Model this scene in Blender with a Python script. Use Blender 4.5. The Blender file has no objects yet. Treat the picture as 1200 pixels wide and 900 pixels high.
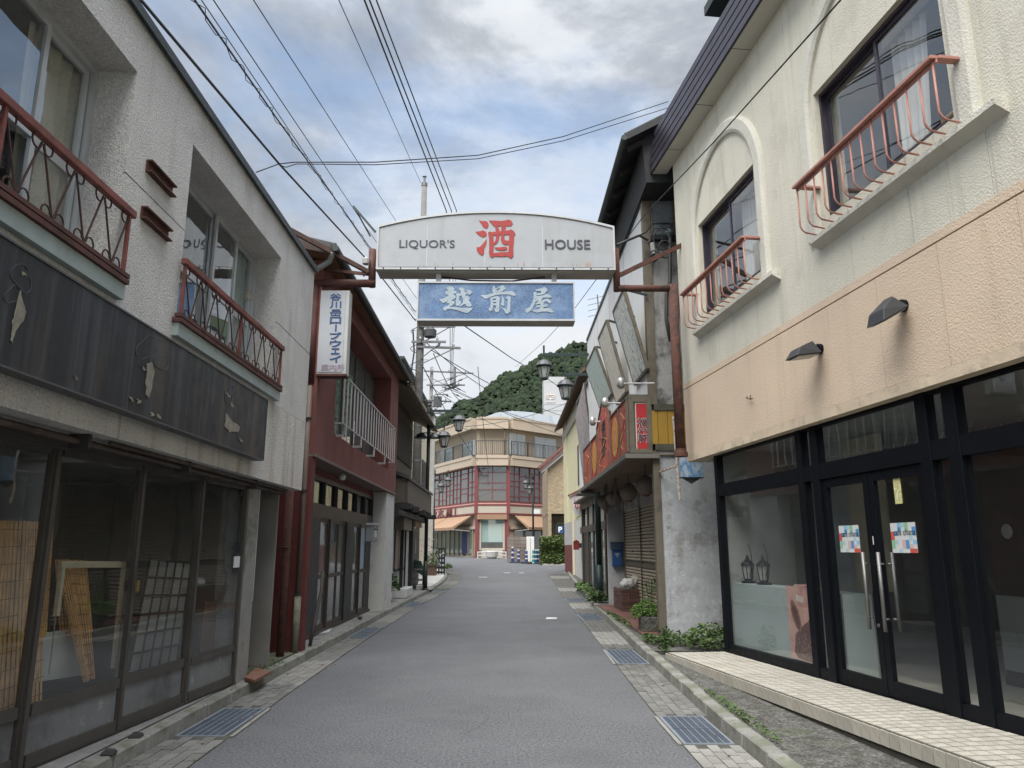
import bpy, bmesh, math, random
from mathutils import Vector, Matrix, noise
import numpy as np
random.seed(7)
SC = bpy.context.scene
COL = SC.collection

# ---------------------------------------------------------------- camera
FPX, PITCH, YAW, EYE = 880.0, math.atan(192/880.0), 0.0089, 1.6
cd = bpy.data.cameras.new('camera'); cam = bpy.data.objects.new('camera', cd); COL.objects.link(cam)
cd.sensor_fit = 'HORIZONTAL'; cd.sensor_width = 36.0; cd.lens = 36.0*FPX/1200.0
cd.clip_start = 0.05; cd.clip_end = 3000
cam.location = (0, 0, EYE); cam.rotation_euler = (math.pi/2+PITCH, 0, -YAW)
SC.camera = cam
cF = Vector((math.sin(YAW)*math.cos(PITCH), math.cos(YAW)*math.cos(PITCH), math.sin(PITCH)))
cR = Vector((math.cos(YAW), -math.sin(YAW), 0)); cU = cR.cross(cF); cC = Vector((0, 0, EYE))
def ray(px, py): return cF + cR*((px-600)/FPX) - cU*((py-450)/FPX)
def at_x(px, py, x):
    r = ray(px, py); return cC + r*(x/r.x)
def at_y(px, py, y):
    r = ray(px, py); return cC + r*(y/r.y)
def at_z(px, py, z):
    r = ray(px, py); return cC + r*((z-EYE)/r.z)

# ---------------------------------------------------------------- view, world, sun
SC.view_settings.view_transform = 'Standard'; SC.view_settings.look = 'None'
SC.view_settings.exposure = 2.85; SC.view_settings.gamma = 1.0
SC.cycles.max_bounces = 7; SC.cycles.diffuse_bounces = 3; SC.cycles.glossy_bounces = 3
SC.cycles.transparent_max_bounces = 12; SC.cycles.caustics_reflective = False; SC.cycles.caustics_refractive = False
SUN_EL, SUN_AZ = math.radians(60), math.radians(198)       # compass: 0 = +Y, clockwise
W = bpy.data.worlds.new('World'); SC.world = W; W.use_nodes = True
nt = W.node_tree; N = nt.nodes; L = nt.links; N.clear()
def wn(t, **k):
    n = N.new(t)
    for a, b in k.items(): setattr(n, a, b)
    return n
out = wn('ShaderNodeOutputWorld'); bg = wn('ShaderNodeBackground'); bg.inputs['Strength'].default_value = 0.1
sky = wn('ShaderNodeTexSky', sky_type='NISHITA', sun_disc=False, sun_elevation=SUN_EL, sun_rotation=SUN_AZ)
sky.air_density = 1.0; sky.dust_density = 0.6; sky.ozone_density = 1.5
tc = wn('ShaderNodeTexCoord')
sep = wn('ShaderNodeSeparateXYZ'); L.new(tc.outputs['Generated'], sep.inputs[0])
# project the clouds on a flat layer: direction / (z + 0.12)
za = wn('ShaderNodeMath', operation='ADD'); za.inputs[1].default_value = 0.16; L.new(sep.outputs['Z'], za.inputs[0])
zm = wn('ShaderNodeMath', operation='MAXIMUM'); zm.inputs[1].default_value = 0.05; L.new(za.outputs[0], zm.inputs[0])
vx = wn('ShaderNodeMath', operation='DIVIDE'); L.new(sep.outputs['X'], vx.inputs[0]); L.new(zm.outputs[0], vx.inputs[1])
vy = wn('ShaderNodeMath', operation='DIVIDE'); L.new(sep.outputs['Y'], vy.inputs[0]); L.new(zm.outputs[0], vy.inputs[1])
cmb = wn('ShaderNodeCombineXYZ'); L.new(vx.outputs[0], cmb.inputs[0]); L.new(vy.outputs[0], cmb.inputs[1])
def wnoise(scale, off, detail=8, rough=0.55, dist=0.3):
    mp = wn('ShaderNodeMapping'); mp.inputs['Location'].default_value = off; mp.inputs['Scale'].default_value = (0.8, 0.8, 1.5)
    L.new(tc.outputs['Generated'], mp.inputs[0])
    n = wn('ShaderNodeTexNoise'); n.inputs['Scale'].default_value = scale; n.inputs['Detail'].default_value = detail
    n.inputs['Roughness'].default_value = rough; n.inputs['Distortion'].default_value = dist
    L.new(mp.outputs[0], n.inputs['Vector']); return n
def wramp(src, pts):
    r = wn('ShaderNodeValToRGB'); e = r.color_ramp.elements
    while len(e) < len(pts): e.new(0.5)
    for i, (p, c) in enumerate(pts):
        e[i].position = p; e[i].color = (c[0], c[1], c[2], 1) if isinstance(c, tuple) else (c, c, c, 1)
    L.new(src, r.inputs[0]); return r
n1 = wnoise(2.1, (7.9, 0.9, 1.2), 10, 0.6, 0.2); n2 = wnoise(3.0, (2.0, 8.7, 3.9), 12, 0.60, 0.25)
cover = wramp(n1.outputs['Fac'], [(0.36, 0.35), (0.52, 1.0)])
shade = wramp(n2.outputs['Fac'], [(0.36, (0.46, 0.51, 0.59)), (0.46, (0.74, 0.79, 0.87)), (0.53, (1.10, 1.155, 1.23)), (0.62, (1.25, 1.28, 1.32))])
horiz = wn('ShaderNodeMapRange'); horiz.inputs['From Min'].default_value = 0.12; horiz.inputs['From Max'].default_value = 0.5
horiz.inputs['To Min'].default_value = 0.7; horiz.inputs['To Max'].default_value = 0.0; horiz.clamp = True
L.new(sep.outputs['Z'], horiz.inputs[0])
hm = wn('ShaderNodeMixRGB'); hm.inputs[2].default_value = (1.16, 1.22, 1.30, 1); L.new(horiz.outputs[0], hm.inputs[0]); L.new(shade.outputs[0], hm.inputs[1])
SKYG = wn('ShaderNodeMixRGB', blend_type='MULTIPLY'); SKYG.inputs[0].default_value = 1; SKYG.inputs[2].default_value = (0.42, 0.405, 0.37, 1)
L.new(sky.outputs[0], SKYG.inputs[1])
mx = wn('ShaderNodeMixRGB'); L.new(cover.outputs[0], mx.inputs[0]); L.new(SKYG.outputs[0], mx.inputs[1]); L.new(hm.outputs[0], mx.inputs[2])
zen = wn('ShaderNodeMapRange', interpolation_type='SMOOTHSTEP'); zen.inputs['From Min'].default_value = 0.60; zen.inputs['From Max'].default_value = 1.0
zen.inputs['To Min'].default_value = 1.0; zen.inputs['To Max'].default_value = 4.0; L.new(sep.outputs['Z'], zen.inputs[0])   # an overcast sky is brightest overhead
zmul = wn('ShaderNodeVectorMath', operation='SCALE'); L.new(mx.outputs[0], zmul.inputs[0]); L.new(zen.outputs[0], zmul.inputs['Scale'])
L.new(zmul.outputs[0], bg.inputs['Color']); L.new(bg.outputs[0], out.inputs[0])

sl = bpy.data.lights.new('sun', 'SUN'); sl.energy = 0.95; sl.angle = math.radians(55); sl.color = (1, 0.965, 0.91)
so = bpy.data.objects.new('sun', sl); COL.objects.link(so)
sd = Vector((math.sin(SUN_AZ)*math.cos(SUN_EL), math.cos(SUN_AZ)*math.cos(SUN_EL), math.sin(SUN_EL)))
so.rotation_euler = (-sd).to_track_quat('-Z', 'Y').to_euler()

# ---------------------------------------------------------------- materials
MATS = {}
def mat(name, col, rough=0.8, var=0.12, vs=2.5, bump=0.0, bs=40, bdist=0.01, metal=0.0, spec=0.4, streak=None,
        dirt=None, rnd=0.0, blotch=None, bvor=False, coat=0.0, spot=None):
    """col base; var value variation by noise; streak=(colour, amount, threshold) vertical runs; dirt=(colour, amount, scale, thr) patches;
       rnd = per object value variation; spot = speckle amount."""
    if name in MATS: return MATS[name]
    m = bpy.data.materials.new(name); m.use_nodes = True; t = m.node_tree; n = t.nodes; l = t.links
    b = n['Principled BSDF']
    b.inputs['Roughness'].default_value = rough; b.inputs['Metallic'].default_value = metal
    b.inputs['Specular IOR Level'].default_value = spec
    if coat: b.inputs['Coat Weight'].default_value = coat
    tcd = n.new('ShaderNodeTexCoord'); co = tcd.outputs['Object']
    def noi(scale, det=6, ro=0.6, vec=None, off=None):
        q = n.new('ShaderNodeTexNoise'); q.inputs['Scale'].default_value = scale; q.inputs['Detail'].default_value = det
        q.inputs['Roughness'].default_value = ro; l.new(vec or co, q.inputs['Vector']); return q.outputs['Fac']
    def rmp(src, a, bb, lo=0.0, hi=1.0):
        q = n.new('ShaderNodeMapRange'); q.clamp = True; q.inputs[1].default_value = a; q.inputs[2].default_value = bb
        q.inputs[3].default_value = lo; q.inputs[4].default_value = hi; l.new(src, q.inputs[0]); return q.outputs[0]
    def mul(cs, fs):
        q = n.new('ShaderNodeVectorMath'); q.operation = 'SCALE'
        if isinstance(cs, tuple): q.inputs[0].default_value = cs
        else: l.new(cs, q.inputs[0])
        l.new(fs, q.inputs['Scale']); return q.outputs[0]
    c = mul(tuple(col), rmp(noi(vs), 0.3, 0.7, 1-var, 1+var))
    if spot:
        c = mul(c, rmp(noi(spot[1], 3, 0.7), 0.35, 0.65, 1-spot[0], 1+spot[0]))
    if rnd:
        oi = n.new('ShaderNodeObjectInfo'); c = mul(c, rmp(oi.outputs['Random'], 0, 1, 1-rnd, 1+rnd))
    def mixc(a, colr, fac):
        q = n.new('ShaderNodeMix'); q.data_type = 'RGBA'; l.new(fac, q.inputs[0]); l.new(a, q.inputs[6])
        q.inputs[7].default_value = (*colr, 1); return q.outputs[2]
    if dirt:
        for d in (dirt if isinstance(dirt, list) else [dirt]):
            c = mixc(c, d[0], rmp(noi(d[2], 8, 0.65), d[3], d[3]+0.12, 0, d[1]))
    if streak:
        for st in (streak if isinstance(streak, list) else [streak]):
            mp = n.new('ShaderNodeMapping'); mp.inputs['Scale'].default_value = (st[3] if len(st) > 3 else 7, st[3] if len(st) > 3 else 7, 0.35)
            mp.inputs['Location'].default_value = (st[2]*9, 0, 0)
            l.new(co, mp.inputs[0]); c = mixc(c, st[0], rmp(noi(1.0, 5, 0.6, mp.outputs[0]), st[2], st[2]+0.18, 0, st[1]))
    l.new(c, b.inputs['Base Color'])
    if bump:
        bp = n.new('ShaderNodeBump'); bp.inputs['Strength'].default_value = bump; bp.inputs['Distance'].default_value = bdist
        if bvor:
            v = n.new('ShaderNodeTexVoronoi'); v.inputs['Scale'].default_value = bs; v.feature = 'SMOOTH_F1'
            l.new(co, v.inputs['Vector'])
            a = n.new('ShaderNodeMath'); a.operation = 'ADD'; l.new(v.outputs['Distance'], a.inputs[0]); l.new(noi(bs*1.3, 5), a.inputs[1])
            l.new(a.outputs[0], bp.inputs['Height'])
        else: l.new(noi(bs, 5), bp.inputs['Height'])
        l.new(bp.outputs[0], b.inputs['Normal'])
    rr = rmp(noi(vs*4, 4), 0.3, 0.7, max(0.02, rough-0.08), min(1, rough+0.08)); l.new(rr, b.inputs['Roughness'])
    MATS[name] = m; return m

def glass(name, tint=(0.85, 0.9, 0.9), ior=1.5, base=0.05, body=None, bodyf=0.0, rough=0.0, wob=0.0):
    """thin pane: mostly transparent, mirror by fresnel, optional milky body"""
    if name in MATS: return MATS[name]
    m = bpy.data.materials.new(name); m.use_nodes = True; t = m.node_tree; n = t.nodes; l = t.links; n.clear()
    o = n.new('ShaderNodeOutputMaterial'); tr = n.new('ShaderNodeBsdfTransparent'); tr.inputs[0].default_value = (*tint, 1)
    gl = n.new('ShaderNodeBsdfGlossy'); gl.inputs['Roughness'].default_value = rough; gl.inputs[0].default_value = (0.92, 0.95, 0.96, 1)
    lw = n.new('ShaderNodeFresnel'); lw.inputs[0].default_value = ior
    ad = n.new('ShaderNodeMath'); ad.operation = 'ADD'; ad.inputs[1].default_value = base; ad.use_clamp = True; l.new(lw.outputs[0], ad.inputs[0])
    if wob:
        tcd = n.new('ShaderNodeTexCoord'); q = n.new('ShaderNodeTexNoise'); q.inputs['Scale'].default_value = 1.5; l.new(tcd.outputs['Object'], q.inputs['Vector'])
        bp = n.new('ShaderNodeBump'); bp.inputs['Strength'].default_value = wob; bp.inputs['Distance'].default_value = 0.02; l.new(q.outputs[0], bp.inputs['Height'])
        l.new(bp.outputs[0], gl.inputs['Normal'])
    ge = n.new('ShaderNodeNewGeometry'); inv = n.new('ShaderNodeMath'); inv.operation = 'SUBTRACT'; inv.inputs[0].default_value = 1; l.new(ge.outputs['Backfacing'], inv.inputs[1])
    fm = n.new('ShaderNodeMath'); fm.operation = 'MULTIPLY'; l.new(ad.outputs[0], fm.inputs[0]); l.new(inv.outputs[0], fm.inputs[1])   # mirror only on the outer skin
    src = tr.outputs[0]
    if body:
        df = n.new('ShaderNodeBsdfDiffuse'); df.inputs[0].default_value = (*body, 1)
        mm = n.new('ShaderNodeMixShader'); mm.inputs[0].default_value = bodyf; l.new(tr.outputs[0], mm.inputs[1]); l.new(df.outputs[0], mm.inputs[2]); src = mm.outputs[0]
    ms = n.new('ShaderNodeMixShader'); l.new(fm.outputs[0], ms.inputs[0]); l.new(src, ms.inputs[1]); l.new(gl.outputs[0], ms.inputs[2])
    l.new(ms.outputs[0], o.inputs[0]); MATS[name] = m; return m

# ---------------------------------------------------------------- mesh builder
class M:
    def __init__(s): s.v = []; s.f = []
    def add(s, vs, fs):
        o = len(s.v); s.v += [tuple(v) for v in vs]; s.f += [tuple(i+o for i in f) for f in fs]; return s
    def hexa(s, p):   # 8 points: bottom loop 4, top loop 4
        return s.add(p, [(0, 3, 2, 1), (4, 5, 6, 7), (0, 1, 5, 4), (1, 2, 6, 5), (2, 3, 7, 6), (3, 0, 4, 7)])
    def box(s, x0, x1, y0, y1, z0, z1):
        return s.hexa([(x0, y0, z0), (x1, y0, z0), (x1, y1, z0), (x0, y1, z0), (x0, y0, z1), (x1, y0, z1), (x1, y1, z1), (x0, y1, z1)])
    def fbox(s, F, s0, s1, w0, w1, z0, z1):
        return s.hexa([F.pt(s0, w0, z0), F.pt(s1, w0, z0), F.pt(s1, w1, z0), F.pt(s0, w1, z0), F.pt(s0, w0, z1), F.pt(s1, w0, z1), F.pt(s1, w1, z1), F.pt(s0, w1, z1)])
    def prism(s, pts, d):     # polygon of 3D points pushed along vector d
        d = Vector(d); n = len(pts); a = [Vector(p) for p in pts]
        return s.add(a+[p+d for p in a], [tuple(range(n))[::-1], tuple(range(n, 2*n))]+[(i, (i+1) % n, (i+1) % n+n, i+n) for i in range(n)])
    def tube(s, pts, r, k=6, cap=True):
        pts = [Vector(p) for p in pts]; rs = r if isinstance(r, (list, tuple)) else [r]*len(pts); vs = []; fs = []
        up = None
        for i, p in enumerate(pts):
            t = (pts[min(i+1, len(pts)-1)]-pts[max(i-1, 0)])
            if t.length < 1e-9: t = Vector((0, 0, 1))
            t.normalize()
            if up is None:
                up = Vector((0, 0, 1)) if abs(t.z) < 0.9 else Vector((1, 0, 0))
            a = t.cross(up)
            if a.length < 1e-4: a = t.cross(Vector((0, 1, 0)))
            a.normalize(); b = a.cross(t).normalized(); up = b
            for j in range(k):
                an = 2*math.pi*(j+0.5)/k; vs.append(p+(a*math.cos(an)+b*math.sin(an))*rs[i])
        for i in range(len(pts)-1):
            for j in range(k): fs.append((i*k+j, i*k+(j+1) % k, (i+1)*k+(j+1) % k, (i+1)*k+j))
        if cap: fs += [tuple(range(k))[::-1], tuple((len(pts)-1)*k+j for j in range(k))]
        return s.add(vs, fs)
    def bar(s, a, b, w, h, up=(0, 0, 1)):    # rectangular bar from a to b
        a = Vector(a); b = Vector(b); t = (b-a).normalized(); sd_ = t.cross(Vector(up)).normalized()*w/2; u = sd_.cross(t).normalized()*h/2
        return s.hexa([a-sd_-u, a+sd_-u, b+sd_-u, b-sd_-u, a-sd_+u, a+sd_+u, b+sd_+u, b-sd_+u])
    def lathe(s, c, prof, k=16, ph=0.0):   # prof [(r,z)]
        vs = []; fs = []; c = Vector(c)
        for r, z in prof:
            for j in range(k):
                an = 2*math.pi*j/k+ph; vs.append(c+Vector((r*math.cos(an), r*math.sin(an), z)))
        for i in range(len(prof)-1):
            for j in range(k): fs.append((i*k+j, i*k+(j+1) % k, (i+1)*k+(j+1) % k, (i+1)*k+j))
        fs += [tuple(range(k))[::-1], tuple((len(prof)-1)*k+j for j in range(k))]
        return s.add(vs, fs)
    def mesh(s, name, m=None, off=(0, 0, 0), smooth=False, recalc=True):
        me = bpy.data.meshes.new(name); o = Vector(off)
        me.from_pydata([(v[0]-o.x, v[1]-o.y, v[2]-o.z) for v in s.v], [], s.f)
        if recalc and len(s.f) < 60000:
            bm = bmesh.new(); bm.from_mesh(me); bmesh.ops.recalc_face_normals(bm, faces=bm.faces); bm.to_mesh(me); bm.free()
        if m: me.materials.append(m)
        if smooth:
            for p in me.polygons: p.use_smooth = True
        me.update(); return me
ORI = {}
def place(name, me, loc, parent=None, **kw):
    """loc is a world location; rot only for roots/pieces with unrotated parents"""
    o = bpy.data.objects.new(name, me); COL.objects.link(o); loc = Vector(loc)
    if parent is not None:
        o.parent = parent; o.location = loc-ORI[parent.name]
    else: o.location = loc
    ORI[o.name] = loc
    for k, v in kw.items():
        if v is not None: o[k] = v
    return o
def thing(name, label, cat, loc, group=None):
    return place(name, None, loc, label=label, category=cat, group=group)
def part(name, mb, m, parent, label=None, smooth=False, kind=None, bev=0, loc=None):
    loc = Vector(loc) if loc is not None else ORI[parent.name]
    me = mb.mesh(name, m, loc, smooth)
    o = place(name, me, loc, parent, label=label, kind=kind)
    if bev:
        b = o.modifiers.new('bevel', 'BEVEL'); b.width = bev; b.segments = 1; b.limit_method = 'ANGLE'
    return o
def solo(name, mb, m, label, cat, loc=(0, 0, 0), group=None, smooth=False, kind=None, bev=0):
    o = place(name, mb.mesh(name, m, loc, smooth), loc, None, label=label, category=cat, group=group, kind=kind)
    if bev:
        b = o.modifiers.new('bevel', 'BEVEL'); b.width = bev; b.segments = 1; b.limit_method = 'ANGLE'
    return o
def struct(name, mb, m, smooth=False, loc=(0, 0, 0), parent=None):
    return place(name, mb.mesh(name, m, loc, smooth), loc, parent, kind='structure' if parent is None else None)

class Fr:
    """vertical facade frame: s along, w outwards, z up"""
    def __init__(s, p0, d, nrm):
        s.p = Vector((p0[0], p0[1], 0)); s.d = Vector((d[0], d[1], 0)).normalized(); s.n = Vector((nrm[0], nrm[1], 0)).normalized()
    def pt(s, a, w, z): return s.p + s.d*a + s.n*w + Vector((0, 0, z))
    def sz(s, px, py, w=0.0):
        r = ray(px, py); q = s.p+s.n*w; t = ((q-cC).dot(s.n))/r.dot(s.n); P = cC+r*t
        return (P-q).dot(s.d), P.z
def wall_cells(mb, F, s0, s1, z0, z1, holes, w0, w1):
    ss = sorted({s0, s1, *[h[0] for h in holes], *[h[1] for h in holes]}); zs = sorted({z0, z1, *[h[2] for h in holes], *[h[3] for h in holes]})
    ss = [a for a in ss if s0 <= a <= s1]; zs = [a for a in zs if z0 <= a <= z1]
    for i in range(len(ss)-1):
        for j in range(len(zs)-1):
            cs = (ss[i]+ss[i+1])/2; cz = (zs[j]+zs[j+1])/2
            if any(h[0] < cs < h[1] and h[2] < cz < h[3] for h in holes): continue
            mb.fbox(F, ss[i], ss[i+1], w0, w1, zs[j], zs[j+1])
    return mb
def text_shape(body, bold=0.0, ext=0.01):
    """outline of lettering as raw verts / faces in its own unit box"""
    cu = bpy.data.curves.new('lettering', 'FONT'); cu.body = body; cu.size = 1; cu.extrude = ext; cu.offset = bold
    cu.resolution_u = 3; cu.offset = min(bold, 0.008); heavy = max(0, bold-0.008)
    o = bpy.data.objects.new('lettering', cu); COL.objects.link(o)
    dg = bpy.context.evaluated_depsgraph_get(); me = o.evaluated_get(dg).to_mesh()
    vs = [v.co.copy() for v in me.vertices]; fs = [tuple(p.vertices) for p in me.polygons]
    o.evaluated_get(dg).to_mesh_clear(); bpy.data.objects.remove(o); bpy.data.curves.remove(cu)
    if heavy:      # thicken the strokes by laying shifted copies a hair apart
        v0, f0 = vs, fs; vs, fs = [], []
        for k in range(6):
            a = k*math.pi/3; n_ = len(vs); vs += [v+Vector((math.cos(a)*heavy, math.sin(a)*heavy, (1 if v.z > 0 else 0)*k*.15)) for v in v0]; fs += [tuple(i+n_ for i in f) for f in f0]
    return vs, fs
def text_on(mb, body, o, ux, uz, w, h, bold=0.0, ext=0.004, shear=0.0):
    """fit lettering into w x h, centred on o, right = ux, up = uz"""
    vs, fs = text_shape(body, bold)
    x0 = min(v.x for v in vs); x1 = max(v.x for v in vs); y0 = min(v.y for v in vs); y1 = max(v.y for v in vs)
    ux = Vector(ux).normalized(); uz = Vector(uz).normalized(); nn = ux.cross(uz)
    o = Vector(o); res = []
    for v in vs:
        a = ((v.x-x0)/(x1-x0)-0.5)*w; b = ((v.y-y0)/(y1-y0)-0.5)*h
        res.append(o+ux*(a+b*shear)+uz*b+nn*(ext*(1+max(0, v.z-.01)) if v.z > 0 else 0))
    return mb.add(res, fs)
def emb(vs, w, h, k): return vs
def brush(mb, polys, x0, y0, sc, yy, ext=.006):
    """brush strokes outlined as polygons, lying on the plane y = yy"""
    for i, pl in enumerate(polys):
        pts = [at_y(x0+a/sc, y0+b/sc, yy-i*.0004) for a, b in pl]; mb.prism(pts, (0, -ext, 0))
    return mb
def zr(y):
    if y <= 24: return 0.0
    if y < 32: return 0.024*(y-24)**2/16
    return 0.096+0.024*(y-32) if y < 75 else 0.096+0.024*43
def grp(name, parent, loc=None, label=None): return place(name, None, loc or ORI[parent.name], parent, label=label)
# ================================================================ palette
asphalt = mat('asphalt', (0.098, 0.101, 0.107), 0.9, 0.10, 0.7, 0.8, 110, 0.01, spot=(0.5, 42), dirt=[((0.075, 0.077, 0.08), 0.5, 0.45, 0.52), ((0.125, 0.126, 0.13), 0.4, 1.3, 0.55), ((.05, .05, .052), .7, 2.6, .66)], streak=((.12, .12, .124), .5, .5, 1.6))
concrete = mat('concrete', (0.215, 0.21, 0.20), 0.9, 0.2, 2.2, 0.5, 60, 0.006, dirt=[((0.12, 0.12, 0.10), 0.75, 2.0, 0.5), ((0.36, 0.35, 0.33), 0.5, 5, 0.55)], spot=(0.15, 90))
rough_conc = mat('rough_concrete', (0.135, 0.132, 0.122), 0.95, 0.35, 5, 1.0, 38, 0.035, dirt=[((0.065, 0.065, 0.052), 0.85, 9, 0.48), ((0.10, 0.13, 0.05), 0.5, 1.6, 0.56)], spot=(0.7, 45), bvor=True)
kerbm = mat('kerb_concrete', (0.20, 0.197, 0.18), 0.9, 0.2, 3, 0.5, 50, 0.008, dirt=[((0.11, 0.12, 0.08), 0.8, 3.5, 0.5)], rnd=0.14, spot=(0.2, 80))
paver = mat('paver', (0.135, 0.134, 0.125), 0.9, 0.2, 4, 0.5, 70, 0.006, rnd=0.2, dirt=((0.11, 0.11, 0.09), 0.7, 3, 0.5), spot=(0.25, 80))
paver_pale = mat('pale_paver', (0.205, 0.20, 0.185), 0.9, 0.15, 4, 0.5, 70, 0.006, rnd=0.14, spot=(0.2, 80))
def cracks(m, scale, amt):
    t = m.node_tree; n = t.nodes; l = t.links; b = n['Principled BSDF']; src = b.inputs['Base Color'].links[0].from_socket
    c = n.new('ShaderNodeTexCoord'); q = n.new('ShaderNodeTexNoise'); q.inputs['Scale'].default_value = 1.3; q.inputs['Detail'].default_value = 8; l.new(c.outputs['Object'], q.inputs['Vector'])
    mx_ = n.new('ShaderNodeMix'); mx_.data_type = 'RGBA'; mx_.inputs[0].default_value = .35; l.new(c.outputs['Object'], mx_.inputs[6]); l.new(q.outputs['Color'], mx_.inputs[7])
    v = n.new('ShaderNodeTexVoronoi'); v.feature = 'DISTANCE_TO_EDGE'; v.inputs['Scale'].default_value = scale; l.new(mx_.outputs[2], v.inputs['Vector'])
    r = n.new('ShaderNodeMapRange'); r.clamp = True; r.inputs[1].default_value = 0.0; r.inputs[2].default_value = .006; r.inputs[3].default_value = amt; r.inputs[4].default_value = 0; l.new(v.outputs['Distance'], r.inputs[0])
    q2 = n.new('ShaderNodeTexNoise'); q2.inputs['Scale'].default_value = .5; l.new(c.outputs['Object'], q2.inputs['Vector'])
    r2 = n.new('ShaderNodeMapRange'); r2.clamp = True; r2.inputs[1].default_value = .5; r2.inputs[2].default_value = .6; l.new(q2.outputs['Fac'], r2.inputs[0])
    mu = n.new('ShaderNodeMath'); mu.operation = 'MULTIPLY'; l.new(r.outputs[0], mu.inputs[0]); l.new(r2.outputs[0], mu.inputs[1])
    o = n.new('ShaderNodeMix'); o.data_type = 'RGBA'; l.new(mu.outputs[0], o.inputs[0]); l.new(src, o.inputs[6]); o.inputs[7].default_value = (.03, .03, .03, 1); l.new(o.outputs[2], b.inputs['Base Color'])
cracks(asphalt, .55, .4)
joint = mat('joint_dirt', (0.06, 0.06, 0.05), 0.95, 0.3, 5, 0.5, 80, 0.01, dirt=((0.07, 0.1, 0.03), 0.5, 4, 0.55))
moss = mat('mossy_soil', (0.13, 0.13, 0.09), 0.95, 0.35, 5, 1.0, 50, 0.02, dirt=((0.07, 0.09, 0.03), 0.8, 3, 0.5), spot=(0.3, 60))
whitepaint = mat('white_paint', (0.46, 0.46, 0.45), 0.8, 0.1, 5, 0.3, 60)
steelgrate = mat('grate_steel', (0.095, 0.115, 0.15), 0.55, 0.2, 4, 0.3, 90, 0.004, metal=0.35)
grate_dark = mat('grate_dark', (0.055, 0.07, 0.095), 0.7, 0.2, 4, metal=0.2)
grate_light = mat('grate_edge', (0.22, 0.245, 0.27), 0.5, 0.1, 4, metal=0.3)
leafm = mat('weed_leaf', (0.062, 0.105, 0.028), 0.7, 0.4, 9, rnd=0.15, dirt=[((.12, .11, .04), .7, 7, .58), ((.03, .06, .02), .7, 3, .52)])
leafd = mat('dark_leaf', (0.045, 0.085, 0.022), 0.55, 0.4, 7)

# ================================================================ ground
def interp(line, y):
    if y <= line[0][1]: return line[0][0]
    for a, b in zip(line, line[1:]):
        if y <= b[1]: return a[0]+(b[0]-a[0])*(y-a[1])/(b[1]-a[1])
    return line[-1][0]
KL = [(-2.86, -4), (-2.86, 19), (-2.76, 26), (-2.62, 32), (-2.68, 36), (-3.0, 40), (-3.7, 44), (-4.8, 47)]
AL = [(-2.35, -4), (-2.35, 6), (-2.42, 9), (-2.47, 14), (-2.42, 22), (-2.2, 28), (-2.0, 33), (-2.02, 37), (-2.4, 41), (-3.2, 45), (-4.0, 47)]
KR = [(1.92, -4), (1.93, 7), (2.04, 11), (2.09, 13), (2.34, 20), (2.78, 29), (2.95, 34), (3.1, 38), (3.4, 42)]
AR = [(1.46, -4), (1.47, 8), (1.6, 13), (1.78, 20), (1.95, 26), (2.1, 34), (2.3, 42)]
def frange(a, b, st):
    k = []; x = a
    while x < b-1e-6: k.append(x); x += st
    return k+[b]
def strip(mb, ys, fx0, fx1, fz, nx=2):
    o = []
    for y in ys:
        a, b = fx0(y), fx1(y); o.append([(a+(b-a)*i/(nx-1), y, fz(y)) for i in range(nx)])
    vs = [p for r in o for p in r]; fs = []
    for i in range(len(o)-1):
        for j in range(nx-1): fs.append((i*nx+j, i*nx+j+1, (i+1)*nx+j+1, (i+1)*nx+j))
    return mb.add(vs, fs)
mb = M(); ys = [-60, -20]+frange(-4, 80, 2)+[120, 200, 500, 1500]
strip(mb, ys, lambda y: -1500, lambda y: 1500, lambda y: zr(y)-0.03)
struct('ground', mb, mat('packed_ground', (0.2, 0.195, 0.18), 0.95, 0.3, 0.4, 0.4, 8, 0.05, dirt=((0.08, 0.11, 0.04), 0.8, 0.3, 0.5)))
mb = M(); strip(mb, frange(-4, 43, 1), lambda y: -3.6, lambda y: 3.2, zr, 5)
strip(mb, frange(43, 66, 1), lambda y: -16, lambda y: 30, zr, 9)
struct('road', mb, asphalt)
# worn white dash painted on the asphalt, and the far stop marks
p = at_z(646, 724.5, 0.0)
mb = M(); 
for (x0, x1, y, z) in ((639.5, 653, 726, 0),):
    a = at_z(x0, 725.6, 0.006); b = at_z(x1-1, 725.4, 0.006); c = at_z(x1, 723.6, 0.006); d = at_z(x0+1, 723.3, 0.006)
    mb.prism([a, b, c, d], (0, 0, 0.002))
struct('road_marking', mb, whitepaint)
mb = M()
for (x0, x1, yy) in ((590, 598, 673.5), (608, 614, 673.5), (561, 571, 676.5)):
    z = zr(37)
    a = at_z(x0, yy+0.35, z+0.006); b = at_z(x1, yy+0.35, z+0.006); c = at_z(x1, yy-0.2, z+0.006); d = at_z(x0, yy-0.2, z+0.006)
    z2 = max(zr(v.y) for v in (a, b, c, d))+0.006
    for v in (a, b, c, d): v.z = z2
    mb.prism([a, b, c, d], (0, 0, 0.002))
struct('road_marking', mb, whitepaint)

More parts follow.
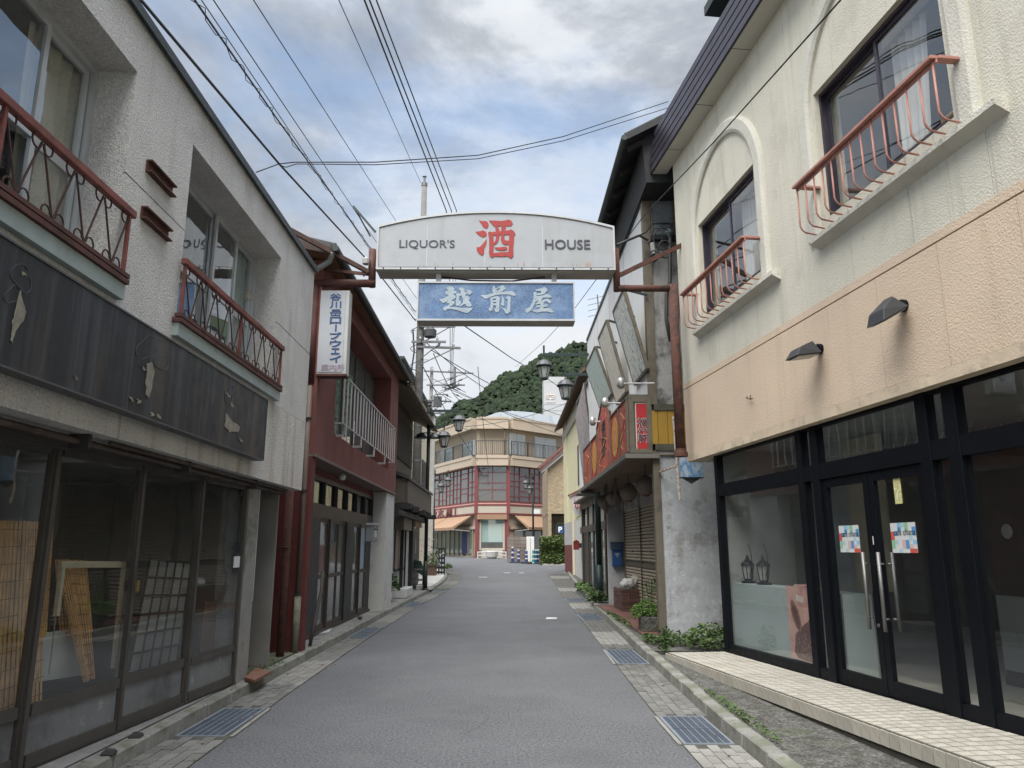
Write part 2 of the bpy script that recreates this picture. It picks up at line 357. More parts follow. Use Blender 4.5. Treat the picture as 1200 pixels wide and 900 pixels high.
# pavements behind the kerbs
mb = M(); strip(mb, frange(-4, 46, 1), lambda y: -9, lambda y: interp(KL, y)-0.14, lambda y: zr(y)+0.115, 6)
struct('pavement', mb, concrete)
mb = M(); strip(mb, frange(-4, 11.6, 0.6), lambda y: interp(KR, y)+0.14, lambda y: 12, lambda y: zr(y)+0.105, 6)
strip(mb, frange(11.6, 42, 0.9), lambda y: interp(KR, y)+0.14, lambda y: 12, lambda y: zr(y)+0.115, 6)
struct('pavement', mb, rough_conc)
mb = M(); strip(mb, frange(9.55, 11.4, 0.3), lambda y: -3.9, lambda y: interp(KL, y)-0.15, lambda y: zr(y)+0.135, 4)
struct('mossy_ground', mb, moss)
# white-washed apron of concrete in front of the red house, and pale patches
mb = M(); pts = [at_z(*p, 0.124) for p in ((362, 752), (366, 742), (395, 722), (438, 707), (456, 706), (430, 716), (403, 724), (391, 733), (386, 741), (368, 744))]
mb.prism(pts, (0, 0, 0.006)); struct('whitewashed_patch', mb, mat('white_patch', (0.5, 0.5, 0.48), 0.85, 0.15, 6, 0.4, 50, dirt=((0.25, 0.25, 0.23), 0.7, 6, 0.52)))
mb = M(); strip(mb, frange(31, 44, 1), lambda y: -7, lambda y: interp(KL, y)-0.16, lambda y: zr(y)+0.125, 3)
struct('pale_pavement', mb, mat('pale_concrete', (0.42, 0.42, 0.40), 0.9, 0.15, 1.5, 0.3, 50))

# kerb stones, one by one
def kerbs(line, side, y0, y1, lab):
    root = place('kerb', None, (line[0][0], 0, 0), kind='structure')
    lens = 0.6; y = y0; prev = None
    while y < y1:
        l2 = lens*(1 if y < 30 else 1.6)
        a = Vector((interp(line, y), y, zr(y))); b = Vector((interp(line, y+l2), y+l2, zr(y+l2)))
        d = (b-a).normalized(); nn = Vector((-side*abs(d.y), side*d.x, 0)) if side < 0 else Vector((d.y, -d.x, 0))
        nn = Vector((side*d.y, -side*d.x, 0)).normalized(); j = random.uniform(-0.006, 0.006); g = 0.008
        a2 = a+d*g; b2 = b-d*g; h = 0.125+j; o = nn*(0.003+j)
        mb = M().hexa([a2+o+Vector((0, 0, -.05)), b2+o+Vector((0, 0, -.05)), b2+nn*.145+Vector((0, 0, -.05)), a2+nn*.145+Vector((0, 0, -.05)),
                       a2+o+nn*.012+Vector((0, 0, h)), b2+o+nn*.012+Vector((0, 0, h)), b2+nn*.145+Vector((0, 0, h)), a2+nn*.145+Vector((0, 0, h))])
        part('kerb_stone', mb, kerbm, root, bev=0.012, loc=(a2.x, a2.y, a2.z)); y += l2
    return root
kerbs(KL, -1, -0.6, 46, 'l'); kerbs(KR, 1, -0.6, 40, 'r')

# gutter strips of small pavers with steel grates let into them
GL = [(7.0, 8.15), (14.2, 16.0), (21.5, 23.3), (28.5, 30)]; GR = [(6.7, 7.75), (11.1, 12.6), (17.6, 19.2), (23.6, 25.0)]
def gutter(A, K, side, grates, y1):
    root = place('paved_gutter', None, (K[0][0], 0, 0), kind='structure')
    mb = M(); lo, hi = (K, A) if side < 0 else (A, K)
    strip(mb, frange(-3, y1, 1), lambda y: interp(lo, y), lambda y: interp(hi, y), lambda y: zr(y)+0.005)
    part('gutter_bed', mb, joint, root)
    rows = 5; bl = 0.215; n = 0; rest = M(); restp = M(); y = 4.0 if True else 0; me = None
    for k in range(int((y1-3.0)/bl)):
        y = 3.0+k*bl
        for r in range(rows):
            off = (r % 2)*bl*0.5; ya = y+off+0.005; yb = y+off+bl-0.006; ym = (ya+yb)/2
            if any(g[0]-0.08 < ym < g[1]+0.08 for g in grates): continue
            a0, a1 = interp(A, ya), interp(K, ya); b0, b1 = interp(A, yb), interp(K, yb)
            u0 = r/rows+0.006; u1 = (r+1)/rows-0.006
            z = zr(ym)+0.013+random.uniform(-0.002, 0.003)
            x00, x01, x10, x11 = a0+(a1-a0)*u0, a0+(a1-a0)*u1, b0+(b1-b0)*u0, b0+(b1-b0)*u1
            pts = [(x00, ya, z-.02), (x01, ya, z-.02), (x11, yb, z-.02), (x10, yb, z-.02), (x00, ya, z), (x01, ya, z), (x11, yb, z), (x10, yb, z)]
            pale = (int(ym/1.9+side) % 4 == 0)
            if ym < 10.5 and 4.6 < ym and n < 290:
                q = M().hexa(pts); part('paver_brick', q, paver_pale if pale else paver, root, loc=pts[0]); n += 1
            else: (restp if pale else rest).hexa(pts)
    part('paver_bricks', rest, paver, root, kind='stuff'); part('paver_bricks', restp, paver_pale, root, kind='stuff')
gutter(AL, KL, -1, GL, 44); gutter(AR, KR, 1, GR, 40)
def grate(A, K, y0, y1, lab, bars=True):
    x0, x1 = sorted((interp(A, (y0+y1)/2), interp(K, (y0+y1)/2))); x0 += 0.01; x1 -= 0.03
    g = thing('drain_grate', lab, 'drain grate', (x0, y0, zr(y0)), 'steel grates in the paved gutters')
    z = zr(y0)
    fr = M(); 
    for a in ((x0, x1, y0, y0+.02), (x0, x1, y1-.02, y1), (x0, x0+.02, y0+.02, y1-.02), (x1-.02, x1, y0+.02, y1-.02)): fr.box(a[0], a[1], a[2], a[3], z, z+.016)
    part('frame', fr, grate_light, g); part('grate_bottom', M().box(x0+.02, x1-.02, y0+.02, y1-.02, z-.02, z+.004), grate_dark, g)
    rails = 6
    for i in range(rails):
        xx = x0+.02+(x1-x0-.04)*(i+.0)/rails
        part('bar', M().box(xx, xx+.008, y0+.02, y1-.02, z+.004, z+.0175), grate_light, g)
    cr = M(); yy = y0+.03
    while yy < y1-.04: cr.box(x0+.02, x1-.02, yy, yy+.012, z+.004, z+.0145); yy += .021
    part('cross_bars', cr, steelgrate, g, kind='stuff')
    ym = (y0+y1)/2; part('panel_joint', M().box(x0+.02, x1-.02, ym-.008, ym+.008, z+.004, z+.019), steelgrate, g)
glab = ['steel drain grate in the gutter beside the wide bronze framed shop window', 'steel drain grate in the gutter just before the red stucco house door',
        'steel drain grate in the gutter by the white pillar of the red house', 'small far drain grate in the gutter before the dark wooden house']
for g, lb in zip(GL, glab): grate(AL, KL, g[0], g[1], lb)
glab = ['steel drain grate in the gutter below the tiled cafe platform', 'steel drain grate in the gutter at the gap between cafe and shuttered shop',
        'steel drain grate in the gutter before the roller shutters', 'small far drain grate in the gutter beside the dark green lamp post']
for g, lb in zip(GR, glab): grate(AR, KR, g[0], g[1], lb)
mb = M()
for (A, ya, yb, dd) in ((AR, 6.7, 7.75, -.035), (AR, 11.1, 12.6, -.035), (AL, 7.0, 8.15, .035)):
    x = interp(A, ya); mb.prism([(x, ya, 0.004), (x+dd, ya, 0.004), (interp(A, yb)+dd, yb, 0.004), (interp(A, yb), yb, 0.004)], (0, 0, .011))
struct('grate_kerb_strip', mb, paver_pale)
# ================================================================ LEFT: grey stucco building
stucco_grey = mat('grey_stucco', (0.545, 0.54, 0.525), 0.92, 0.10, 1.5, 0.8, 85, 0.009, bvor=True, dirt=[((0.33, 0.32, 0.30), 0.45, 1.6, 0.55)],
                  streak=[((0.34, 0.31, 0.26), 0.4, 0.57, 5), ((0.47, 0.46, 0.44), 0.4, 0.6, 9)], spot=(0.22, 60))
stucco_low = mat('stained_stucco', (0.56, 0.545, 0.51), 0.92, 0.12, 2, 0.9, 75, 0.012, bvor=True,
                 streak=[((0.30, 0.21, 0.12), 0.75, 0.53, 4), ((.17, .10, .055), .75, .62, 11), ((0.5, 0.49, 0.46), 0.4, 0.6, 9)], spot=(0.22, 60))
darkmetal = mat('dark_metal', (0.035, 0.045, 0.045), 0.5, 0.2, 3, metal=0.3)
greenmetal = mat('grey_green_metal', (0.30, 0.36, 0.35), 0.6, 0.15, 4, dirt=((0.2, 0.14, 0.1), 0.6, 9, 0.6))
alu = mat('aluminium', (0.52, 0.54, 0.55), 0.42, 0.08, 4, metal=0.55)
bronze = mat('bronze_frame', (0.10, 0.092, 0.082), 0.5, 0.15, 3, metal=0.35, streak=((0.16, 0.15, 0.14), 0.3, 0.62))
bronze_d = mat('bronze_recess', (0.035, 0.031, 0.028), 0.6, 0.15, 3)
kick = mat('kick_panel', (0.20, 0.203, 0.205), 0.6, 0.15, 3, metal=0.1, dirt=[((0.42, 0.42, 0.4), 0.7, 7, 0.58), ((.07, .07, .07), .6, 2, .52)])
rustred = mat('rust_red_paint', (0.18, 0.055, 0.045), 0.65, 0.25, 6, 0.4, 60, 0.004, dirt=((0.07, 0.035, 0.025), 0.7, 7, 0.5))
rust = mat('rusty_steel', (0.095, 0.040, 0.028), 0.85, 0.4, 5, 0.6, 60, 0.006, dirt=[((0.035, 0.02, 0.018), 0.8, 5, 0.48), ((0.26, 0.10, 0.045), 0.6, 9, 0.6), ((.34, .30, .26), .5, 6, .64)])
rustdark = mat('dark_rusty_steel', (0.075, 0.03, 0.024), 0.75, 0.3, 5, 0.5, 60, 0.005, dirt=((0.16, 0.07, 0.04), 0.6, 9, 0.58))
black_rod = mat('black_rod', (0.05, 0.022, 0.02), 0.7, 0.3, 5)
pane = glass('window_pane', tint=(.93, .95, .95), base=0.20, wob=0.2)
pane_dark = glass('shop_pane', tint=(0.95, 0.96, 0.96), base=0.05, wob=0.12, body=(.42, .43, .42), bodyf=.008)
curtain = mat('beige_curtain', (0.46, 0.42, 0.32), 0.95, 0.2, 3, 0.3, 30, dirt=((0.25, 0.22, 0.15), 0.6, 4, 0.55))
sheet = mat('green_curtain', (0.32, 0.42, 0.38), 0.9, 0.1, 3, streak=((0.22, 0.3, 0.27), 0.5, 0.5, 20))
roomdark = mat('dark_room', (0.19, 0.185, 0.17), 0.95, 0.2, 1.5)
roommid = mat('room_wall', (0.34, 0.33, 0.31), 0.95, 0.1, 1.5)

XL = -2.8
FL = Fr((XL, 0), (0, 1), (1, 0))
lb = thing('shop_building', 'two storey grey stucco building with two recessed windows over a bronze framed shop front', 'building', (XL, 4, 0.12))
S0, S1 = -3.0, 10.42; ZB, ZT = 2.37, 5.56; ZJ = 4.30
zw2b, zw2t = 3.46, 5.13; w2a, w2b = FL.sz(226, 175)[0], FL.sz(330, 295)[0]; w1b = FL.sz(160, 92)[0]; w1a = w1b-2.7
RD = 0.31
holes = [(w1a, w1b, zw2b, zw2t), (w2a, w2b, zw2b, zw2t)]
mb = M(); wall_cells(mb, FL, S0, S1, ZJ+.006, ZT, holes, -0.02-.0, 0); wall_cells(mb, FL, S0, S1, 3.3, ZJ-.006, holes, -0.02, 0)
for (a, b) in ((S0, w1a), (w1b, w2a), (w2b, S1)): pass
part('wall', mb, stucco_grey, lb)
mb = M(); wall_cells(mb, FL, S0, S1, ZB, 3.298, [], -0.02, 0.0); part('lower_wall', mb, stucco_low, lb)
mb = M(); wall_cells(mb, FL, S0, S1-.001, ZB+.002, ZT-.002, holes, -0.25, -0.021)
mb.box(XL-8, XL-.25, S0, S1-.001, 2.9, 3.2); mb.box(XL-8, XL-.02, S1-.25, S1, ZB, ZT-.01); mb.box(XL-8, XL-.25, S0, S0+.2, 0.1, ZT); mb.box(XL-8.2, XL-8, S0, S1, 0.1, ZT)
part('core_wall', mb, stucco_grey, lb)
# reveals of the two recesses
for (a, b) in ((w1a, w1b), (w2a, w2b)):
    mb = M(); mb.fbox(FL, a-.05, b+.05, -RD-.1, -.25, zw2t, zw2t+.1); mb.fbox(FL, b, b+.1, -RD-.1, -.25, ZJ+.006, zw2t); mb.fbox(FL, b, b+.1, -RD-.1, -.25, zw2b, ZJ-.006)
    mb.fbox(FL, a-.1, a, -RD-.1, -.25, zw2b-.1, zw2t); mb.fbox(FL, a-.05, b+.05, -RD-.1, -.25, zw2b-.1, zw2b)
    part('window_reveal', mb, stucco_grey, lb)
mb = M().fbox(FL, S0, S1+.03, -.26, .045, ZT, ZT+.05); mb.fbox(FL, S0, S1+.03, .03, .05, ZT-.03, ZT+.05); part('parapet_cap', mb, darkmetal, lb)
mb = M().fbox(FL, S0, S1+.02, -.22, .028, ZT+.052, ZT+.075); part('parapet_flashing', mb, greenmetal, lb)
mb = M().box(XL-8, XL-.2, S0, S1, ZT-.15, ZT-.02); part('roof', mb, darkmetal, lb)
# windows: aluminium sliding sashes, panes, curtains
def left_window(a, b, splits, cur):
    w = grp('window', lb)
    f = M(); z0, z1 = zw2b, zw2t; wr = -RD
    f.fbox(FL, a, b, wr-.05, wr+.022, z1-.05, z1-.001); f.fbox(FL, a, b, wr-.05, wr+.022, z0+.001, z0+.06); f.fbox(FL, b-.04, b-.001, wr-.05, wr+.022, z0+.06, z1-.05); f.fbox(FL, a+.001, a+.05, wr-.05, wr+.022, z0+.06, z1-.05)
    part('frame', f, alu, w)
    zm = z0+(z1-z0)*0.47
    for i, (sa, sb) in enumerate(splits):
        wo = wr+(.012 if i % 2 else -.03); q = M()
        q.fbox(FL, sa, sa+.045, wo-.012, wo+.014, z0+.06, z1-.05); q.fbox(FL, sb-.045, sb, wo-.012, wo+.014, z0+.06, z1-.05)
        q.fbox(FL, sa+.045, sb-.045, wo-.012, wo+.014, z0+.06, z0+.11); q.fbox(FL, sa+.045, sb-.045, wo-.012, wo+.014, z1-.09, z1-.05); q.fbox(FL, sa+.045, sb-.045, wo-.012, wo+.014, zm-.035, zm+.035)
        part('sash', q, alu, w)
        part('pane', M().fbox(FL, sa+.04, sb-.04, wo-.003, wo+.001, z0+.1, zm-.03), pane, w); part('pane', M().fbox(FL, sa+.04, sb-.04, wo-.003, wo+.001, zm+.03, z1-.08), pane, w)
    for (ca, cb, cm) in cur:
        vs = []; n = int((cb-ca)/.02)
        for i in range(n+1):
            s = ca+(cb-ca)*i/n
            for j in range(6):
                z = z0+.05+(z1-z0-.12)*j/5; vs.append(FL.pt(s+.015*math.sin(j+i*.3), wr-.085+.024*math.sin(i*.9+1.1*math.sin(i*.23))*(1.2-.1*j), z))
        part('curtain', M().add(vs, [(i*6+j, (i+1)*6+j, (i+1)*6+j+1, i*6+j+1) for i in range(n) for j in range(5)]), cm, w, smooth=True)
    mb = M(); mb.fbox(FL, a-.3, b+.3, wr-2.4, wr-2.3, z0-.2, z1+.1); mb.fbox(FL, a-.3, a-.2, wr-2.3, wr-.08, z0-.2, z1+.1); mb.fbox(FL, b+.2, b+.3, wr-2.3, wr-.08, z0-.2, z1+.1)
    mb.fbox(FL, a-.2, b+.2, wr-2.3, wr-.08, z1+.02, z1+.1); mb.fbox(FL, a-.2, b+.2, wr-2.3, wr-.08, z0-.2, z0-.1)
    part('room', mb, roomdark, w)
left_window(w1a, w1b, [(w1a+.05, w1a+1.1), (w1a+1.05, 4.50), (4.47, w1b-.05)], [(4.45, w1b+.0, curtain), (w1a, w1a+.8, curtain)])
e1 = FL.sz(243, 260, -RD)[0]; 
left_window(w2a, w2b, [(w2a+.05, 7.53), (7.50, 8.15), (8.17, w2b-.05)], [(8.2, w2b-.06, sheet)])
part('wall_light', M().fbox(FL, w2b-.12, w2b-.001, -.42, -.32, 4.55, 4.67).fbox(FL, w2b-.15, w2b-.12, -.41, -.33, 4.56, 4.65), mat('plastic_cream', (0.45, 0.43, 0.36), 0.6, dirt=((0.12, 0.1, 0.06), 0.7, 12, 0.5)), lb, label='small stained cream light box in the window recess')
# rusted channel brackets left on the wall
for (pa, pb) in (((175, 197), (205, 222)), ((169, 250), (200, 275))):
    s0, z0 = FL.sz(*pa, .03); s1, z1 = FL.sz(*pb, .03); zc = (z0+z1)/2
    mb = M().fbox(FL, s0, s1, 0, .012, zc-.05, zc+.05).fbox(FL, s0, s1, .012, .05, zc+.038, zc+.05).fbox(FL, s0, s1, .012, .05, zc-.05, zc-.038)
    part('rusty_bracket', mb, rust, lb)
# balcony railings with zigzag scroll rods
def hook(mb, F, s, z, w, dirs, up, r=.045):
    pts = []
    for i in range(9):
        an = math.pi*(i/8)*1.25; pts.append(F.pt(s+dirs*(r-r*math.cos(an)), w, z+up*(r*math.sin(an))))
    mb.tube(pts, .006, 4)
def left_rail(a, b, tag_):
    rz0, rz1 = 3.53, 4.0; w = .02+.03
    part('rail_bar', M().fbox(FL, a-.03, b+.06, w-.026, w+.026, rz1-.03, rz1+.028), rustred, lb, label='rust red top rail of the '+tag_+' balcony', bev=.006)
    mb = M().fbox(FL, a-.05, b+.05, w-.03, w+.03, rz0-.03, rz0); mb.fbox(FL, a-.05, b+.05, w-.045, w+.03, rz0-.075, rz0-.04); part('rail_bar', mb, rustdark, lb)
    part('sill_flashing', M().fbox(FL, a-.03, b+.05, 0, .055, rz0-.19, rz0-.078), greenmetal, lb)
    for s in (a, b, (a+b)/2): part('rail_post', M().fbox(FL, s-.012, s+.012, w-.012, w+.012, rz0, rz1-.03), rustred, lb)
    n = max(4, round((b-a)/.36)); p = (b-a)/n
    for i in range(n):
        s = a+i*p; mb = M()
        mb.tube([FL.pt(s+.01, w, rz1-.05), FL.pt(s+p*.5, w, rz0+.02)], .007, 4); mb.tube([FL.pt(s+p*.5+.012, w, rz0+.02), FL.pt(s+p-.01, w, rz1-.05)], .007, 4)
        mb.tube([FL.pt(s+p*.25, w+.01, rz0+.01), FL.pt(s+p*.02+.02, w+.01, rz1-.05)], .006, 4) if False else None
        hook(mb, FL, s+p*.5-.02, rz0+.03, w, -1, 1); hook(mb, FL, s+p*.5+.03, rz0+.03, w, 1, 1)
        hook(mb, FL, s+.01, rz1-.06, w, 1, -1); hook(mb, FL, s+p-.01, rz1-.06, w, -1, -1)
        part('scroll_rod', mb, black_rod, lb)
left_rail(w1a-.05, FL.sz(142, 265)[0], 'near'); left_rail(FL.sz(209, 325)[0], FL.sz(325, 410)[0], 'far')
# long fascia sign board, stained, lettering torn off
sa, sb = -1.0, FL.sz(311, 500, .12)[0]; z0, z1 = FL.sz(306, 538, .12)[1], FL.sz(314, 470, .12)[1]
signm = mat('weathered_board', (0.012, 0.015, 0.020), 0.42, 0.2, 1.5, 0.15, 20, 0.004, streak=[((0.085, 0.072, 0.05), 0.75, 0.52, 3.2), ((0.045, 0.052, 0.062), 0.8, 0.5, 9), ((0.13, 0.135, 0.135), 0.6, 0.58, 22)])
sgn = solo('fascia_board', M().fbox(FL, sa, sb, .02, .12, z0, z1), signm, 'long weathered black board with its lettering torn off above the shop windows', 'sign board', (XL, 4, 2.6))
part('edge_trim', M().fbox(FL, sa, sb+.006, .02, .128, z1, z1+.012).fbox(FL, sa, sb+.006, .02, .128, z0-.012, z0).fbox(FL, sb, sb+.012, .02, .128, z0, z1), mat('edge_trim', (0.07, 0.075, 0.08), 0.5), sgn)
gl = mat('dried_glue', (0.22, 0.205, 0.165), 0.9, 0.25, 14, 0.6, 60)
def scar(poly):
    rr = random.Random(int(poly[0][0]*7+poly[0][1])); P_ = []
    for (a, b) in zip(poly, poly[1:]+poly[:1]):       # ragged torn edge
        for k in range(3):
            t = k/3; P_.append((a[0]+(b[0]-a[0])*t+rr.uniform(-.7, .7), a[1]+(b[1]-a[1])*t+rr.uniform(-1.1, 1.1)))
    pts = []
    for px, py in P_:
        s, z = FL.sz(px, py, .12); pts.append(FL.pt(s, .121, z))
    part('glue_scar', M().prism(pts, (.006, 0, 0)), gl, sgn)
scar([(23, 340), (26, 356), (29, 366), (26, 377), (18, 387), (13, 401), (12, 396), (14, 378), (18, 360)])
scar([(172, 426), (177, 425), (180, 434), (178, 448), (174, 467), (170, 462), (171, 442)])
scar([(265, 485), (268, 490), (273, 494), (280, 500), (279, 506), (268, 506), (263, 500)])
for (x, y) in ((86, 442), (151, 467), (160, 470), (265, 463), (280, 516), (270, 475), (166, 432), (184, 488), (176, 485), (25, 320)):
    scar([(x, y-2.5), (x+3.5, y), (x+4.5, y+2.5), (x+1, y+2)])
glue2 = mat('glue_film', (0.05, 0.055, 0.06), 0.5)
for (cx, cy, r) in ((25, 325, 14), (15, 345, 10), (172, 408, 13), (190, 425, 9), (268, 462, 8)):
    mb = M(); pts = []
    for i in range(30):
        an = i*.19; rr = r*(1+.22*math.sin(2*an+cx)+.12*math.sin(3*an+cy)); s, z = FL.sz(cx+rr*math.cos(an)*.8, cy+rr*math.sin(an)*1.1, .12); pts.append(FL.pt(s, .1215, z))
    part('glue_line', M().tube(pts, .0035, 4), glue2, sgn)

# ---- shop front
FS = Fr((-3.243, 5.567), (.0675, 1), (1, -.0675))
def fs(px, py, w=0): return FS.sz(px, py, w)
SE = fs(281, 680)[0]; m3 = fs(228, 680)[0]; m2 = fs(158, 650)[0]; m1 = fs(51, 660)[0]; pitch_ = m2-m1
mull = [m1-2*1.45, m1-1.45, m1, m2, m3, SE]
HB, HT, HR = 0.13, 2.30, 0.52
sfr = grp('shop_front', lb)
mb = M().fbox(FS, mull[0], SE+.04, -.1, .06, HT, HT+.12); part('frame', mb, bronze, sfr)
mb = M().fbox(FS, mull[0], SE+.03, -.1, .03, HB-.03, HB+.015); part('sill', mb, bronze_d, sfr)
for i, s in enumerate(mull):
    part('mullion', M().fbox(FS, s-.022, s+.022, -.05, .022, HB, HT).fbox(FS, s-.045, s-.022, -.04, .003, HB, HT).fbox(FS, s+.022, s+.042, -.04, .008, HB, HT), bronze, sfr)
for i in range(len(mull)-1):
    a, b = mull[i]+.05, mull[i+1]-.06; w = -.02 if i % 2 else 0
    part('rail', M().fbox(FS, a, b, w-.02, w+.02, HR-.04, HR+.035), bronze, sfr)
    part('rail', M().fbox(FS, a, b, w-.02, w+.02, HB+.015, HB+.1), bronze, sfr)
    part('rail', M().fbox(FS, a, b, w-.02, w+.02, HT-.04, HT), bronze, sfr)
    part('kick_panel', M().fbox(FS, a, b, w-.012, w, HB+.1, HR-.04), kick, sfr)
    part('pane', M().fbox(FS, a, b, w-.004, w, HR+.035, HT-.04), pane_dark, sfr)
part('pillar', M().fbox(FS, SE+.045, SE+.36, -.3, .02, .1, ZB), mat('pillar_stucco', (0.27, 0.265, 0.25), 0.9, 0.2, 3, 0.6, 60, dirt=((0.1, 0.1, 0.07), 0.7, 3, 0.5), streak=((0.5, 0.49, 0.46), 0.4, 0.58)), lb)
s, z = fs(313.5, 700, 0); 
part('cable_trunking', M().fbox(FS, SE+.40, SE+.50, -.13, -.03, .98, ZB), mat('white_plastic', (0.55, 0.55, 0.52), 0.6), lb)
part('pane_sticker', M().fbox(FS, *sorted((fs(274, 652)[0], fs(281, 652)[0])), .002, .004, fs(277, 665)[1], fs(277, 652)[1]), mat('sticker_white', (0.7, 0.72, 0.72), 0.6), lb)
part('lock', M().fbox(FS, m2-.02, m2+.02, .045, .06, 1.24, 1.33), mat('brass_lock', (0.3, 0.22, 0.1), 0.5, metal=.6), lb)
# underside and roller of an old awning
mb = M().box(XL-.9, XL-.25, S0, S1, ZB+.005, ZB+.06); part('soffit', mb, mat('dark_soffit', (0.05, 0.045, 0.04), 0.9, dirt=((0.12, 0.08, 0.05), 0.6, 5, 0.5)), lb)
pipe = M().tube([FL.pt(S0, -.16, ZB-.045), FL.pt(6.2, -.16, ZB-.05), FL.pt(S1-.25, -.16, ZB-.06)], .022, 8)
pipe.tube([FL.pt(5.5, -.1, ZB-.02), FL.pt(10.1, -.1, ZB-.03)], .016, 6)
part('awning_roller', pipe, mat('rusty_roller', (0.08, 0.06, 0.05), 0.8, 0.4, 6, 0.5, 60, dirt=((0.04, 0.03, 0.03), 0.8, 4, 0.5)), lb, smooth=True)
for s in (5.2, 6.9, 8.8): part('roller_bracket', M().fbox(FL, s-.02, s+.02, -.22, -.08, ZB-.1, ZB+.005), bronze_d, lb)
# interior
mb = M()
I0, I1 = -3.2, 10.1
mb.box(-6.6, -6.5, I0, I1, .1, 2.9); mb.box(-6.6, -3.0, I1-.05, I1+.0, .1, 2.4); mb.box(-6.6, -3.3, I0, I0+.1, .1, 2.9)
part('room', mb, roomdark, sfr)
part('room_floor', M().box(-6.5, -3.32, I0, I1-.06, .06, .135), mat('room_floor', (0.2, 0.19, 0.18), 0.7), sfr)
part('room_ceiling', M().box(-6.5, -3.1, I0, I1-.06, 2.45, 2.5), roommid, sfr)
mb = M()
for k in range(34): mb.box(-5.9, -5.86-.012*(k % 2), 5.6, 7.4, .9+k*.045, .9+k*.045+.03)
part('inner_shutter', mb, mat('inner_shutter', (0.26, 0.25, 0.235), 0.6), sfr)
part('inner_partition', M().box(-5.95, -5.86, 7.5, 9.3, .14, 2.45), roommid, sfr)

# things standing inside the window
reedm = mat('reed', (0.62, 0.36, 0.14), 0.8, 0.3, 8, 0.3, 90, streak=[((0.36, 0.19, 0.07), 0.6, 0.5, 30), ((0.6, 0.4, 0.2), 0.5, 0.58, 40)])
thread = mat('blind_thread', (0.22, 0.12, 0.05), 0.9)
def blind(poly, lab, w0=-.12):
    """poly: TL TR BR BL pixels on the plane w0 behind the glass"""
    P = [FS.sz(x, y, w0) for x, y in poly]; P = [FS.pt(s, w0-(.0 if i > 1 else .10), z) for i, (s, z) in enumerate(P)]
    TL, TR, BR, BL = P; n = max(8, int((TR-TL).length/.016)); mb = M()
    nn = FS.n
    for i in range(n):
        a, b = (i+.08)/n, (i+.92)/n; bul = nn*(.006*(i % 2)+.01*math.sin(i*.35))
        p = [BL.lerp(BR, a), BL.lerp(BR, b), TL.lerp(TR, b)+Vector((0, 0, random.uniform(-.01, .01))), TL.lerp(TR, a)]
        p = [q+bul for q in p]
        mb.prism(p, nn*.005)
    o = thing('reed_blind', lab, 'blind', BL, 'reed blinds stored behind the shop glass')
    part('reeds', mb, reedm, o)
    m2_ = M(); k = 11
    for j in range(k):
        t = (j+.5)/k; m2_.bar(TL.lerp(BL, t)+nn*.014, TR.lerp(BR, t)+nn*.014, .003, .005)
    part('threads', m2_, thread, o)
blind([(-40, 608), (66, 612), (48, 822), (-100, 880)], 'wide reed blind unrolled upright behind the nearest shop pane')
blind([(60, 613), (76, 615), (53, 745), (38, 750)], 'narrow leaning reed blind just right of the wide one', -.2)
blind([(78, 656), (112, 656), (106, 740), (70, 748)], 'short reed blind hanging behind the empty wooden frame', -.3)
blind([(80, 664), (112, 668), (109, 795), (97, 800)], 'rolled reed blind leaning within the empty wooden frame', -.16)
P = [FS.sz(x, y, -.3) for x, y in ((45, 742), (92, 736), (104, 790), (36, 800))]
solo('white_board', M().prism([FS.pt(s, -.3, z) for s, z in P], FS.n*.012), mat('board_white', (0.5, 0.52, 0.5), 0.6, 0.08, 3), 'plain white board leaning low behind the shop glass', 'board', FS.pt(P[3][0], -.3, P[3][1]))
fw = mat('pale_batten', (0.50, 0.44, 0.31), 0.8, 0.15, 8)
o = thing('empty_picture_frame', 'empty pale wooden frame with torn edges leaning behind the second shop pane', 'frame', FS.pt(m1+.2, -.1, .5))
def fp(x, y, w=-.1):
    s, z = FS.sz(x, y, w); return FS.pt(s, w, z)
part('rail', M().bar(fp(70, 661.5), fp(148, 661.5), .03, .05), fw, o); part('upright', M().bar(fp(145.5, 664), fp(133, 783), .03, .045, (0, 1, 0)), fw, o); part('upright', M().bar(fp(73, 664), fp(66, 722), .03, .04, (0, 1, 0)), fw, o)
part('cord', M().tube([fp(65, 722), fp(61, 760), fp(57, 790)], .006, 5), mat('cord_beige', (0.3, 0.26, 0.2), 0.9), o)
# paper screen of dark lattice leaning in the third bay
o = thing('lattice_screen', 'dark wooden lattice screen with grey panels leaning behind the third shop pane', 'screen', fp(160, 780, -.35))
TL, TR, BR, BL = fp(176, 655, -.35), fp(224, 660, -.35), fp(207, 775, -.35), fp(150, 790, -.35)
dw = mat('lattice_wood', (0.045, 0.037, 0.03), 0.7)
for j in range(6):
    for i in range(5):
        a, b, c, d = i/5+.012, (i+1)/5-.012, j/6+.012, (j+1)/6-.012
        def bl(u, v): return TL.lerp(TR, u).lerp(BL.lerp(BR, u), v)
        part('panel', M().prism([bl(a, c), bl(b, c), bl(b, d), bl(a, d)], -FS.n*.004), mat('screen_paper', (0.26, 0.26, 0.25), 0.8, rnd=.15), o)
mbb = M()
for i in range(6): mbb.bar(TL.lerp(TR, i/5), BL.lerp(BR, i/5), .016, .02, FS.n)
for j in range(7): mbb.bar(TL.lerp(BL, j/6)+FS.n*.002, TR.lerp(BR, j/6)+FS.n*.002, .016, .02, FS.n)
part('lattice', mbb, dw, o)
solo('leaning_board', M().prism([fp(238, 705, -.25), fp(252, 705, -.25), fp(249, 762, -.25), fp(232, 768, -.25)], FS.n*.02), mat('leaning_board', (0.14, 0.085, 0.06), 0.8), 'brown timber board leaning in the last shop bay', 'board', fp(232, 768, -.25))
